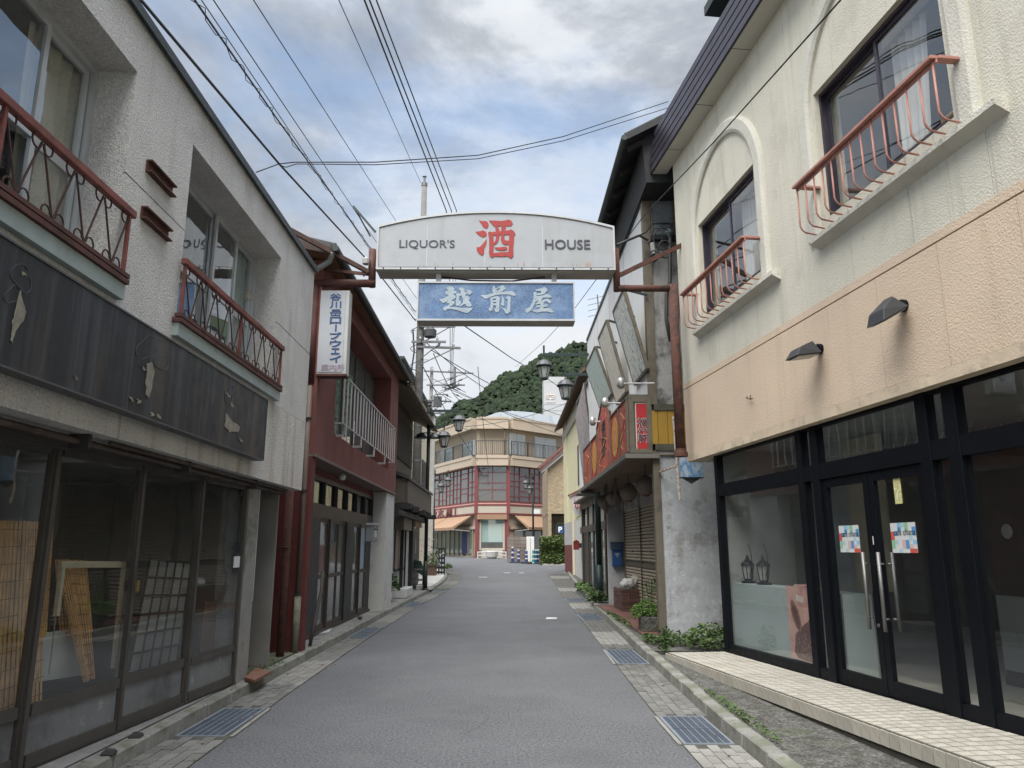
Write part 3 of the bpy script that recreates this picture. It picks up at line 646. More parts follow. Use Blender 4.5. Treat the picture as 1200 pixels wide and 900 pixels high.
solo('board_strip', M().prism([fp(258, 620, -.4), fp(264, 620, -.4), fp(258, 758, -.4), fp(252, 760, -.4)], FS.n*.02), mat('board_white', (0.5, 0.52, 0.5)), 'tall narrow pale strip of board standing in the last shop bay', 'board', fp(252, 760, -.4))

# ledge, rubble at its foot
mb = M(); strip(mb, frange(-2, 8.9, .5), lambda y: -3.6, lambda y: -3.02, lambda y: zr(y)+.127, 3); struct('concrete_ledge', mb, concrete)
o = solo('broken_roof_tile', M().prism([at_z(286, 797, .14), at_z(300, 785, .14), at_z(317, 790, .14), at_z(298, 800, .14)], (0, 0, .03)), mat('terracotta', (0.17, 0.085, 0.06), 0.9, 0.2, 8), 'broken terracotta tile lying on the kerb by the grey pillar', 'tile', at_z(298, 798, .14))
for i, (x, y, lb2) in enumerate(((160, 864, 'dark lump of rubber wedged behind the kerb, farther of the two'), (128, 884, 'dark lump of rubber wedged behind the kerb, nearer of the two'))):
    c = at_z(x, y, .12); M_ = M(); M_.hexa([c+Vector(v) for v in ((-.05, -.06, 0), (.05, -.05, 0), (.04, .06, 0), (-.06, .05, 0), (-.03, -.04, .03), (.04, -.03, .035), (.03, .04, .03), (-.04, .03, .04))])
    solo('rubber_wedge', M_, mat('black_rubber', (0.03, 0.03, 0.03), 0.8), lb2, 'wedge', c, bev=.008)
# ================================================================ LEFT: wine red stucco house
redst = mat('wine_stucco', (0.175, 0.066, 0.056), 0.9, 0.14, 2, 0.7, 80, 0.01, streak=[((0.09, 0.035, 0.03), 0.6, 0.52, 4), ((0.22, 0.09, 0.075), 0.4, 0.6, 8)])
redlow = mat('red_pier', (0.10, 0.021, 0.020), 0.75, 0.25, 2.5, 0.4, 50, 0.008, dirt=[((0.09, 0.03, 0.025), 0.8, 2.2, 0.5), ((0.33, 0.17, 0.14), 0.4, 8, 0.66)])
rooftile = mat('dark_roof_tile', (0.045, 0.045, 0.047), 0.6, 0.25, 5, 0.3, 40, rnd=.2)
woodsoff = mat('soffit_wood', (0.17, 0.085, 0.045), 0.8, 0.2, 3, streak=((0.08, 0.045, 0.03), 0.5, 0.5, 6))
rwhite = mat('white_wall', (0.50, 0.50, 0.48), 0.85, 0.08, 2, 0.3, 50, dirt=((0.3, 0.3, 0.28), 0.5, 1.5, 0.56))
dkdoor = mat('dark_door_panel', (0.02, 0.022, 0.026), 0.5, 0.1, 4)
brownfr = mat('brown_frame', (0.065, 0.05, 0.04), 0.5, 0.12, 4, metal=.3)
frost = glass('frosted_pane', tint=(.6, .62, .62), base=.05, body=(.22, .23, .225), bodyf=.45, rough=.05)
railw = mat('rail_paint', (0.46, 0.45, 0.45), 0.5, 0.15, 8, metal=.2, dirt=((0.25, 0.12, 0.09), 0.6, 10, 0.6))
XR = -2.94
FR = Fr((XR, 0), (0, 1), (1, 0))
rb = thing('red_house', 'wine red stucco house with white pillar, brown doors and a railed upper window', 'house', (XR, 11.5, .12))
R0, R1 = 11.48, 20.25; ZO = 3.0
wl = FR.sz(394, 450)[0]; wr = 18.9; wz0, wz1 = 3.72, 5.85
mb = M(); wall_cells(mb, FR, R0, R1, ZO, 6.15, [(wl, wr, wz0-.2, wz1)], -.25, 0); part('wall', mb, redst, rb)
mb = M(); mb.box(-8, XR-.25, R0, R0+.22, .1, 6.15); mb.box(-8, XR-.25, R1-.2, R1, .1, 6.15); mb.box(-8.2, -8, R0, R1, .1, 6.1); part('side_wall', mb, redst, rb)
mb = M().fbox(FR, wl-.05, wr+.05, -.55, -.45, wz0-.3, wz1+.1).fbox(FR, wl-.05, wr+.05, -.45, -.25, wz1+.001, wz1+.1).fbox(FR, wl-.05, wr+.05, -.45, -.25, wz0-.3, wz0-.2).fbox(FR, wr, wr+.1, -.45, -.25, wz0-.2, wz1).fbox(FR, wl-.1, wl, -.45, -.25, wz0-.2, wz1)
part('balcony_recess', mb, redst, rb)
mb = M().fbox(FR, R0, R1, -.6, .012, ZO-.03, ZO-.002).fbox(FR, R0, R1, .0, .02, ZO-.03, ZO+.02); part('ledge_trim', mb, mat('ledge_trim', (0.16, 0.12, 0.10), .7), rb)
# upper sliding window inside the recess
w = grp('window', rb); a, b = wl+.02, wr-.02; wo = -.42
f = M().fbox(FR, a, b, wo-.05, wo, wz1-.08, wz1-.01).fbox(FR, a, b, wo-.05, wo, wz0-.15, wz0-.08)
for i in range(6):
    s = a+(b-a)*i/5; f.fbox(FR, s-.03, s+.03, wo-.05, wo+.01, wz0-.08, wz1-.08)
part('frame', f, bronze, w)
for i in range(5):
    s = a+(b-a)*i/5; part('pane', M().fbox(FR, s+.03, s+(b-a)/5-.03, wo-.03, wo-.025, wz0-.08, wz1-.08), glass('upper_pane', tint=(.55, .62, .6), base=.12, body=(.30, .36, .34), bodyf=.5), w)
# railing of bowed bars
rl = grp('railing', rb); ra, rc = FR.sz(393, 450)[0], 18.75; zt, zb2 = 4.52, 3.68
part('top_rail', M().tube([FR.pt(ra, .02, zt), FR.pt(ra, .16, zt), FR.pt(rc, .16, zt), FR.pt(rc, .02, zt)], .018, 6), railw, rl)
part('bottom_rail', M().tube([FR.pt(ra, .02, zb2), FR.pt(ra, .16, zb2), FR.pt(rc, .16, zb2), FR.pt(rc, .02, zb2)], .015, 6), railw, rl)
nb = 21
bme = M().box(-.008, .008, -.022, .022, 0, zt-zb2).mesh('bar', railw)
for i in range(nb): place('bar', bme, FR.pt(ra+(rc-ra)*i/(nb-1), .16, zb2), rl)
for i in (1, 7, 13, 19): part('stay', M().fbox(FR, ra+(rc-ra)*i/25-.02, ra+(rc-ra)*i/25+.02, .0, .16, zb2-.2, zb2-.16).fbox(FR, ra+(rc-ra)*i/25-.02, ra+(rc-ra)*i/25+.02, .145, .175, zb2-.2, zb2), railw, rl)
# roof: eave over the street with tile ends, wooden soffit, gutter
XE = XR+.22; ZE = 6.17
rf = M().prism([(XE, R0-.45, ZE), (XE-.02, R0-.45, ZE+.10), (-5.6, R0-.45, ZE+.75), (-8.5, R0-.45, ZE+.2), (-8.5, R0-.45, ZE+.1), (-5.6, R0-.45, ZE+.63)], (0, R1-R0+.8, 0))
roof = part('roof', rf, rooftile, rb)
k = 0; y = R0-.45; tm = M(); 
for i in range(34):
    yy = R0-.45+i*(R1-R0+.8)/34; tm.tube([(XE+.03, yy+.13, ZE+.09), (-5.6, yy+.13, ZE+.79)], .055, 6)
part('tile_rows', tm, rooftile, roof, kind='stuff')
mb = M()
for i in range(12):
    ya = R0-.42+i*(R1-R0+.74)/12; mb.prism([(XE-.02, ya, ZE-.012), (XE-.02, ya+(R1-R0+.74)/12-.012, ZE-.012), (XR-.5, ya+(R1-R0+.74)/12-.012, ZE+.12), (XR-.5, ya, ZE+.12)], (0, 0, -.012))
part('soffit_boards', mb, woodsoff, roof)
part('eave_gutter', M().tube([(XE+.07, R0-.5, ZE-.01), (XE+.07, R1+.4, ZE-.01)], .055, 8), darkmetal, roof)
part('barge_board', M().bar((XE-.02, R0-.44, ZE-.03), (-5.6, R0-.44, ZE+.6), .03, .12), mat('brown_barge', (0.05, 0.032, 0.028), .8), roof)
dp = M().tube([(XE+.02, R0-.42, ZE-.05), (XE-.06, R0-.3, ZE-.16), (XR-.25, R0-.12, ZE-.34), (XR-.3, R0-.10, ZE-.9)], .045, 8); part('downpipe_elbow', dp, mat('grey_pipe', (.22, .23, .23), .6, dirt=((.08, .07, .06), .7, 8, .5)), rb, smooth=True)
# ground floor
pier = M().box(XR-.28, XR-.01, R0, R0+.22, .1, ZO-.03); part('pier', pier, redlow, rb); part('pier', M().box(-3.75, -3.50, 11.2, 11.46, .1, 3.1), redlow, rb); part('side_panel', M().box(-3.5, XR-.29, R0-.02, R0-.001, .1, 3.1), redlow, rb)
G0, G1 = R0+.3, FR.sz(441, 600, -.26)[0]; GW = -.35
part('doorhead', M().fbox(FR, R0+.24, R1-.02, GW-.1, GW, 2.84, ZO-.035), redst, rb); part('door_surround', M().fbox(FR, R0+.23, G0+1.0, GW-.12, GW-.02, .12, 2.84), redst, rb)
d0 = G0+1.05; d1 = G1-.05
f = M().fbox(FR, d0, d1, GW-.1, GW+.02, 2.12, 2.36).fbox(FR, d0, d1, GW-.1, GW+.02, 2.76, 2.84).fbox(FR, d0, d1, GW-.1, GW+.03, .12, .17)
part('door_frame', f, brownfr, rb)
nT = 6
for i in range(nT+1):
    s = d0+(d1-d0)*i/nT; part('transom_bar', M().fbox(FR, s-.03, s+.03, GW-.08, GW+.015, 2.36, 2.76), dkdoor, rb)
for i in range(nT):
    s = d0+(d1-d0)*i/nT; part('transom_pane', M().fbox(FR, s+.03, s+(d1-d0)/nT-.03, GW-.05, GW-.045, 2.36, 2.76), glass('transom_pane', tint=(.5, .5, .5), base=.03, wob=.1), rb)
kinds = 'gdgwdgwd'; kinds = 'fdfpfdfd'[:8]; nD = 8
kinds = 'dfffdf2d'
for i in range(nD):
    s = d0+(d1-d0)*i/nD; e = s+(d1-d0)/nD; wo = GW-(.03 if i % 2 else .0); kd = kinds[i]
    dr = grp('sliding_door', rb)
    if kd == 'd':
        part('panel', M().fbox(FR, s+.01, e-.01, wo-.03, wo+.02, .17, 2.12), dkdoor, dr); part('panel_rail', M().fbox(FR, s+.01, e-.01, wo+.02, wo+.026, 1.08, 1.12), darkmetal, dr)
    else:
        fr = M().fbox(FR, s+.005, s+.065, wo-.03, wo+.02, .17, 2.12).fbox(FR, e-.065, e-.005, wo-.03, wo+.02, .17, 2.12).fbox(FR, s+.065, e-.065, wo-.03, wo+.02, .17, .27).fbox(FR, s+.065, e-.065, wo-.03, wo+.02, 1.06, 1.13).fbox(FR, s+.065, e-.065, wo-.03, wo+.02, 2.05, 2.12)
        part('frame', fr, brownfr, dr); part('pane', M().fbox(FR, s+.065, e-.065, wo-.006, wo, .27, 1.06), frost, dr)
        part('pane', M().fbox(FR, s+.065, e-.065, wo-.006, wo, 1.13, 2.05), frost if kd == 'f' else glass('blue_poster_pane', tint=(.5, .6, .7), base=.08, body=(.25, .42, .6), bodyf=.6), dr)
part('inner_room', M().box(-6, -5.9, R0+.3, R1-.3, .12, 2.9).box(-6, XR+GW-.2, R1-.32, R1-.25, .12, 2.9).box(-6, XR+GW-.2, R0+.3, R1-.32, 2.86, 2.9), roommid, rb)
part('white_pillar', M().fbox(FR, G1, R1+.02, -.6, -.02, .1, ZO-.04), rwhite, rb)
mbx = thing('wall_mailbox', 'grey wall mailbox fixed on the white pillar of the red house', 'mailbox', FR.pt(G1+.55, -.02, 1.4))
ma, mz = FR.sz(436, 620)[0], 0
ms0 = R0+0; s0, z0 = FR.sz(435.5, 635, .1); s1, z1 = FR.sz(446, 616, .1)
part('box', M().fbox(FR, s0-.1, s0+.55, -.02, .14, z0, z1), mat('mailbox_grey', (.20, .215, .23), .45, metal=.3), mbx, bev=.01); part('lid', M().fbox(FR, s0-.13, s0+.58, -.02, .17, z1-.03, z1+.02), mat('mailbox_grey2', (.26, .28, .30), .45, metal=.3), mbx, bev=.006)
part('plate', M().fbox(FR, s0+.08, s0+.34, .14, .146, z0+.1, z0+.3), mat('plate_pale', (.45, .47, .48), .5), mbx); part('slot', M().fbox(FR, s0, s0+.45, .14, .146, z1-.12, z1-.09), darkmetal, mbx)
s, z = FR.sz(402, 568, -.1); part('ceiling_lamp', M().lathe(FR.pt(s, -.12, ZO-.16), [(.03, 0), (.06, .02), (.065, .07), (.03, .13)], 10), mat('lamp_white', (.6, .6, .58), .5), rb, label='small white spot lamp under the red overhang', smooth=True)
# pipes in the gap beside the grey building
c = at_z(328, 769, .14)
solo('rusty_pole', M().tube([c, c+Vector((0, 0, 1.1)), c+Vector((0, 0, 2.42))], .055, 12).tube([c+Vector((-.02, 0, 1.45)), c+Vector((-.02, 0, 1.48))], .075, 12), rust, 'rusty steel pole standing on moss between the grey building and the red house', 'pole', c, smooth=True)
c = Vector((-3.02, 11.38, .12)); top = Vector((-3.02, 11.38, 4.05))
dpp = thing('drainpipe', 'thin brown drainpipe running down the corner of the red house', 'drainpipe', c)
part('pipe', M().tube([c, c+Vector((0, 0, .8))], .05, 10), mat('pipe_green_grey', (.16, .16, .12), .8, dirt=((.06, .07, .04), .7, 6, .5)), dpp, smooth=True); part('pipe', M().tube([c+Vector((0, 0, .8)), top], .036, 10), mat('pipe_brown', (.13, .10, .085), .6), dpp, smooth=True)
for z in (.8, 2.3, 3.4): part('clip', M().lathe(c+Vector((0, 0, z)), [(.055, 0), (.055, .03)], 10), darkmetal, dpp)
solo('alley_wall', M().box(-4.6, -3.8, 10.55, 10.7, .1, 2.4), mat('mossy_wall', (.12, .12, .10), .95, .3, 3, .6, 40, dirt=((.05, .05, .045), .8, 2, .5)), 'low dark mossy wall closing the narrow gap beside the grey building', 'wall', (-4.2, 10.6, .1))
for (px, py, h, t) in ((372, 735, .75, 'x'),):
    c = at_z(363, 757, .13); solo('bent_rod', M().tube([c, c+Vector((.03, .1, .35)), c+Vector((.05, .35, .8)), c+Vector((.02, .5, 1.1))], .028, 7), mat('dark_pipe', (.05, .045, .04), .7), 'dark bent pipe stub rising at the foot of the red pier', 'pipe', c, smooth=True)

# ================================================================ LEFT: dark wooden house
dkwood = mat('dark_slat_wood', (0.045, 0.035, 0.028), 0.8, 0.25, 4, 0.3, 50, rnd=.15, streak=((.09, .07, .055), .5, .55, 9))
blackwood = mat('black_beam', (0.022, 0.021, 0.021), 0.7, 0.15, 4)
browncl = mat('brown_cladding', (0.10, 0.085, 0.07), 0.75, 0.15, 3, streak=((.06, .05, .045), .6, .5, 7))
D0, D1 = 20.5, 29.0
dh = thing('dark_wooden_house', 'small dark timber house with slatted upper wall and projecting pent roof', 'house', (-3.3, D0, .12))
FD = Fr((-3.35, 0), (0, 1), (1, 0)); FU = Fr((-3.55, 0), (0, 1), (1, 0))
zz = lambda y: zr(y)+.12
part('wall', M().fbox(FD, D0, D1, -.18, -.02, .1, 3.7), rwhite, dh)
part('upper_wall', M().fbox(FU, D0, D1-.3, -.3, -.02, 3.9, 6.6).box(-8, -3.85, D0, D1-.3, .1, 6.6), browncl, dh)
n = 60
for i in range(24):
    s = D0+1.6+i*(D1-D0-2.2)/24
    part('slat', M().fbox(FU, s, s+(D1-D0-2.2)/24-.05, -.02, .03, 4.5, 5.95), dkwood, dh)
E_x = -2.75
ez = 6.02
rf = M().prism([(E_x, D0, ez), (E_x, D0, ez+.09), (-5.8, D0, ez+1.7), (-8.3, D0, ez+.4), (-5.8, D0, ez+1.6)], (0, D1-D0, 0)); rr = part('roof', rf, rooftile, dh)
part('soffit', M().prism([(E_x+.01, D0+.02, ez-.012), (E_x+.01, D1-.02, ez-.012), (-3.6, D1-.02, ez+.42), (-3.6, D0+.02, ez+.42)], (0, 0, -.02)), mat('soffit_pale', (.22, .17, .12), .85, .15, 2), rr)
part('eave_gutter', M().tube([(E_x+.06, D0-.1, ez+.03), (E_x+.06, D1+.1, ez+.03)], .05, 8), mat('brown_gutter', (.08, .05, .04), .6), rr)
tm = M()
for i in range(26): tm.tube([(E_x+.02, D0+.2+i*.33, ez+.1), (-5.8, D0+.2+i*.33, ez+1.75)], .05, 6)
part('tile_rows', tm, rooftile, rr, kind='stuff')
# pent roof and hanging fascia over the ground floor
zp0, zp1 = 2.85, 3.5
part('pent_roof', M().prism([(-2.72, D0+.9, zp1), (-2.72, D0+.9, zp1+.09), (-3.56, D0+.9, zp1+.42), (-3.56, D0+.9, zp1+.3)], (0, D1-D0-1.4, 0)), rooftile, dh)
part('hanging_fascia', M().box(-2.82, -2.76, D0+1.0, D1-.6, zp0, zp1-.01).box(-3.35, -2.83, D0+1.0, D0+1.06, zp0, zp1+.05), browncl, dh)
for i in range(5): part('beam_end', M().box(-3.35, -2.60-.0*i, D0+.5+i*1.9, D0+.66+i*1.9, zp0-.2, zp0-.05), blackwood, dh)
part('head_beam', M().box(-3.05, -2.9, D0+.3, D1-.5, zp0-.36, zp0-.21), blackwood, dh)
sa, sb = FD.sz(463, 620)[0], FD.sz(472.5, 620)[0]
part('shutter_case', M().fbox(FD, sa-.1, sb+.9, -.02, .28, 2.14, 2.5), mat('shutter_case', (.15, .13, .11), .6), dh)
q = M(); 
for k in range(20): q.fbox(FD, sa, sb, .02, .05-.01*(k % 2), .98+k*.06, .98+k*.06+.05)
part('roller_shutter', q, mat('beige_shutter', (.34, .27, .22), .6, .1, 3), dh); part('shutter_foot', M().fbox(FD, sa, sb+.03, .0, .07, .9, .98), darkmetal, dh)
for (px, y0, w) in ((471, 690, .10), (481.5, 697, .13), (475, 696, .05)):
    c = at_z(px, y0, .14); s = c.y; xx = -3.22 if px != 481.5 else -3.1
    s = (xx*0+FD.sz(px, 640, xx+3.35)[0]); part('post', M().box(xx-w/2, xx+w/2, s-w/2, s+w/2, .12, 2.9), blackwood, dh)
s = FD.sz(489, 640, .1)[0]
part('door', M().fbox(FD, s-.9, s+1.2, -.02, .03, .15, 2.3), dkdoor, dh); part('door_oval', M().fbox(FD, s-.2, s+.2, .03, .04, 1.4, 1.9), mat('grey_oval', (.2, .2, .2), .5), dh)
s, z = FD.sz(489.5, 608, .3); solo('wooden_plaque', M().fbox(FD, s-1.0, s+1.0, .28, .34, z-.28, z+.28), mat('plaque_wood', (.27, .17, .09), .7, .2, 5, streak=((.15, .09, .05), .6, .5, 6)), 'brown wooden name plaque hanging beside the dark timber house door', 'plaque', FD.pt(s, .3, z))
# bits at its foot
def rock_box(c, a, b, h, m, name, lab, cat, rz=0): 
    q = M().box(-a/2, a/2, -b/2, b/2, 0, h); me = q.mesh(name, m); o = place(name, me, c, None, label=lab, category=cat); o.rotation_euler[2] = rz
    bb = o.modifiers.new('bevel', 'BEVEL'); bb.width = .02; return o
c = at_z(468, 700, .12); rock_box(c+Vector((0, .3, 0)), .55, 1.6, .28, rwhite, 'planter_trough', 'white concrete planter trough at the foot of the dark timber house', 'planter')
c = at_z(489, 690, .12)
tb = thing('outdoor_table', 'low weathered plant table outside the dark timber house', 'table', c)
part('table_top', M().box(c.x-.3, c.x+.32, c.y-.5, c.y+.5, c.z+.68, c.z+.74), mat('grey_board', (.28, .27, .24), .8), tb)
for a in (-.25, .25):
    for b_ in (-.4, .4): part('leg', M().box(c.x+a-.03, c.x+a+.03, c.y+b_-.03, c.y+b_+.03, c.z, c.z+.68), blackwood, tb)
part('shelf', M().box(c.x-.28, c.x+.3, c.y-.45, c.y+.45, c.z+.3, c.z+.34), mat('grey_board', ()), tb)
solo('folded_cover', M().prism([c+Vector((-.2, -.45, .75)), c+Vector((.3, -.5, .45)), c+Vector((.36, -.5, .5)), c+Vector((.15, -.45, 1.0)), c+Vector((-.1, -.45, 1.05))], (0, .25, 0)), mat('dark_green_cloth', (.05, .09, .07), .8), 'dark green folded cloth cover leaning on the plant table', 'cover', c+Vector((.1, -.1, .75)))
solo('white_block', M().box(c.x+.05, c.x+.6, c.y-.9, c.y+.1, c.z, c.z+.16), rwhite, 'white concrete step block below the plant table', 'block', c, bev=.02)

# ================================================================ LEFT: cream building beyond the lamp
cream = mat('cream_wall', (0.60, 0.54, 0.42), 0.85, 0.06, 1.5, 0.2, 40, streak=((.45, .4, .32), .5, .58, 3))
cb = thing('cream_building', 'tall cream rendered building behind the left street lamp', 'building', (-4.4, 31, zr(31)))
part('wall', M().box(-10, -4.45, 30.5, 45, 0, 9.3), cream, cb); part('pilaster', M().box(-4.45, -4.3, 37.0, 38.3, .2, 9.2), mat('white_render', (.66, .64, .6), .8), cb); part('pilaster', M().box(-4.45, -4.25, 44.2, 45.1, .2, 9.35), mat('white_render', ()), cb)
part('window_box', M().box(-4.45, -4.39, 40, 42.4, 4.6, 6.2), bronze_d, cb); part('coping', M().box(-10.05, -4.22, 30.4, 45.2, 9.3, 9.42), darkmetal, cb)
# ================================================================ sign arch over the street
YS = 11.3
signw = mat('sign_white', (0.31, 0.325, 0.345), 0.5, 0.06, 1.5, dirt=[((0.27, 0.28, 0.29), 0.6, 1.2, 0.5), ((.25, .2, .15), .7, 14, .68)], streak=[((.25, .25, .245), .5, .55, 4), ((.33, .27, .2), .5, .64, 12)])
signside = mat('sign_frame', (0.38, 0.38, 0.375), 0.5, 0.1, 2, metal=.2, dirt=((0.32, 0.2, 0.12), 0.55, 5, 0.6))
signunder = mat('sign_under', (0.36, 0.34, 0.30), 0.6, 0.15, 2, dirt=((0.28, 0.15, 0.07), 0.6, 4, 0.58))
lettergrey = mat('letter_grey', (0.05, 0.055, 0.07), 0.6)
letterred = mat('letter_red', (0.29, 0.028, 0.026), 0.6, 0.12, 5, dirt=((.38, .06, .05), .4, 9, .55))
ar = thing('liquor_sign_gantry', 'arched white overhead sign lettered LIQUOR\'S HOUSE with a big red kanji across the street', 'sign', (-.2, YS, 5.9))
P = lambda x, y, yy=YS: at_y(x, y, yy)
xl, xr_ = P(441, 300).x, P(721, 300).x; zb_, zs = P(580, 316).z, P(441, 264).z; zt_ = P(580, 247.5).z; TH = .42
def arch_outline(inset=0, n=24):
    a, b = xl+inset, xr_-inset; r = [(a, zb_+inset), (b, zb_+inset)]
    for i in range(n+1):
        u = i/n; x = b+(a-b)*u; t = 2*u-1; r.append((x, zs-inset+(zt_-zs)*(1-abs(t)**2.1)))
    return r
part('box', M().prism([(x, YS+.02, z) for x, z in arch_outline(0)], (0, TH, 0)), signside, ar)
part('face', M().prism([(x, YS+.012, z) for x, z in arch_outline(.05)], (0, .012, 0)), signw, ar)
rim = arch_outline(0); rin = arch_outline(.030)
for i in range(14):
    for zz2 in (zb_+.02,): part('bolt', M().lathe((xl+.12+i*(xr_-xl-.24)/13, YS-.010, zz2), [(.010, -.008), (.010, .008)], 8), darkmetal, ar)
mb = M()
for i in range(len(rim)):
    j = (i+1) % len(rim); mb.add([(rim[i][0], YS-.006, rim[i][1]), (rim[j][0], YS-.006, rim[j][1]), (rin[j][0], YS-.006, rin[j][1]), (rin[i][0], YS-.006, rin[i][1]),
       (rim[i][0], YS+.03, rim[i][1]), (rim[j][0], YS+.03, rim[j][1]), (rin[j][0], YS+.03, rin[j][1]), (rin[i][0], YS+.03, rin[i][1])],
       [(0, 1, 2, 3), (0, 4, 5, 1), (3, 2, 6, 7)])
part('face_trim', mb, mat('trim_bright', (.38, .39, .40), .45, metal=.2, dirt=((.35, .22, .14), .5, 6, .62)), ar)
rn5 = random.Random(4)
for i in range(16):
    x5 = rn5.uniform(xl+.15, xr_-.15); h5 = rn5.uniform(.03, .12); w5 = rn5.uniform(.004, .014)
    part('rust_run', M().add([(x5-w5, YS+.0095, zb_+.05+h5*.2), (x5+w5, YS+.0095, zb_+.05+h5*.15), (x5+w5*.4, YS+.0095, zb_+.05+h5), (x5-w5*.3, YS+.0095, zb_+.05+h5*.9)], [(0, 1, 2, 3)]), mat('rust_stain', (.30, .21, .14), .8, .3, 20), ar)
part('underside', M().box(xl+.01, xr_-.01, YS+.03, YS+TH-.01, zb_-.012, zb_-.001), signunder, ar)
for xx in (P(500, 300).x, P(568, 300).x, P(636, 300).x): part('face_joint', M().box(xx-.003, xx+.003, YS+.009, YS+.0125, zb_+.05, zs+(.0)), mat('faint_joint', (.50, .51, .52), .5), ar)
def letters(root, body, cx, cy, w, h, m, y, bold=0, ext=.006, name='lettering', sc=1.0):
    c = at_y(cx, cy, y); a = at_y(cx-w/2, cy, y); b = at_y(cx+w/2, cy, y); u = at_y(cx, cy-h/2, y); d = at_y(cx, cy+h/2, y)
    return part(name, text_on(M(), body, (c.x, y, c.z), (1, 0, 0), (0, 0, 1), abs(b.x-a.x), abs(u.z-d.z), bold, ext), m, root)
letters(ar, "LIQUOR'S", 500.5, 286.5, 65, 11, lettergrey, YS+.010, .006)
letters(ar, 'HOUSE', 665, 286.5, 53, 11, lettergrey, YS+.010, .009)
# hand drawn big kanji built from brush strokes (bold)
SAKE = [[(168,122),(220,140),(285,135),(325,160),(340,205),(325,255),(285,270),(250,250),(215,195)], [(110,325),(180,318),(240,300),(285,320),(308,365),(295,405),(245,425),(190,400),(140,360)],
 [(305,450),(300,520),(262,640),(260,710),(225,742),(170,710),(130,650),(130,590),(150,600),(190,590),(250,520)], [(345,125),(400,128),(560,135),(640,125),(685,108),(735,130),(765,180),(740,220),(690,225),(560,225),(450,240),(410,205),(360,150)],
 [(455,235),(480,240),(525,275),(530,350),(525,440),(500,510),(450,555),(430,545),(425,520),(450,500),(470,440),(465,330)], [(565,220),(625,215),(645,250),(625,300),(615,400),(615,460),(640,480),(695,480),(695,550),(630,555),(580,530),(555,470),(560,350)],
 [(328,335),(370,320),(410,335),(420,400),(430,520),(425,640),(420,700),(440,750),(410,785),(360,760),(345,700),(350,600),(348,450)], [(370,335),(450,325),(600,310),(690,300),(735,282),(790,320),(810,365),(785,400),(700,375),(560,380),(420,392)],
 [(700,370),(785,395),(782,500),(770,620),(775,750),(730,795),(680,760),(690,640),(700,500)], [(440,600),(520,600),(620,588),(665,600),(668,635),(620,650),(530,655),(480,640)], [(420,700),(560,685),(690,682),(690,750),(560,762),(440,755)]]
part('red_kanji', brush(M(), SAKE, 550, 250, 15.0, YS+.011), letterred, ar)
# rusty bracket pipes on both sides
lp = P(368, 325); 
xlp, xrp = P(366, 340).x, P(792, 340).x; zbar = P(400, 327, YS).z; zbarR = P(750, 333, YS).z
ym = YS+.2
br = M().tube([(xlp, ym, P(362, 446).z), (xlp, ym, zbar)], .07, 12).tube([(xlp-.02, ym, zbar), (P(437, 326).x, ym, zbar)], .065, 12).tube([(P(433.5, 326).x, ym, zbar-.06), (P(433.5, 300).x, ym, P(433, 287).z)], .06, 12)
part('bracket_pipe', br, rustdark, ar, smooth=True)
br = M().tube([(xrp, ym, P(799, 531).z), (xrp, ym, zbarR+.06)], .075, 12).tube([(xrp+.03, ym, zbarR), (P(726, 333).x-.02, ym, zbarR)], .055, 12).tube([(P(725, 333).x, ym, zbarR-.05), (P(725, 333).x, ym, P(725, 286).z)], .055, 12)
part('bracket_pipe', br, rust, ar, smooth=True); part('pipe_flange', M().lathe((xrp, ym, P(799, 531).z-.03), [(.11, 0), (.11, .07), (.085, .08), (.085, .12)], 14), rust, ar)
zz_ = P(434, 315).z
part('stay', M().bar((P(432, 315).x, ym, zz_), (-3.7, 10.3, 6.45), .05, .07), mat('rust_bright', (.085, .05, .042), .8, .3, 6, dirt=((.06, .03, .02), .8, 5, .5)), ar)
part('stay', M().bar((P(432, 316).x, ym, zz_-.02), (-3.1, 11.6, 6.05), .035, .05), rustdark, ar)
part('stay', M().bar((P(727, 318).x, ym, P(727, 318).z), (2.98, 11.72, at_x(800, 283, 2.93).z), .05, .07), rust, ar)
part('wall_bracket', M().box(xlp-.32, xlp-.05, ym-.04, ym+.1, P(350, 350).z-.5, P(350, 350).z-.28).box(xlp-.32, xlp-.27, ym-.04, ym+.1, P(350, 350).z-1.0, P(350, 350).z-.28), darkmetal, ar)
part('insulator', M().lathe((P(431, 300).x-.05, ym-.06, P(431, 307).z), [(.02, 0), (.06, .02), (.06, .1), (.02, .14)], 10), mat('porcelain', (.3, .3, .3), .4), ar)
part('cable', M().tube([(P(424, 326).x, ym-.1, zbar+.08), (P(430, 320).x, ym-.12, zbar+.15), (P(431, 310).x, ym-.08, zbar+.35)], .012, 5), black_rod, ar)

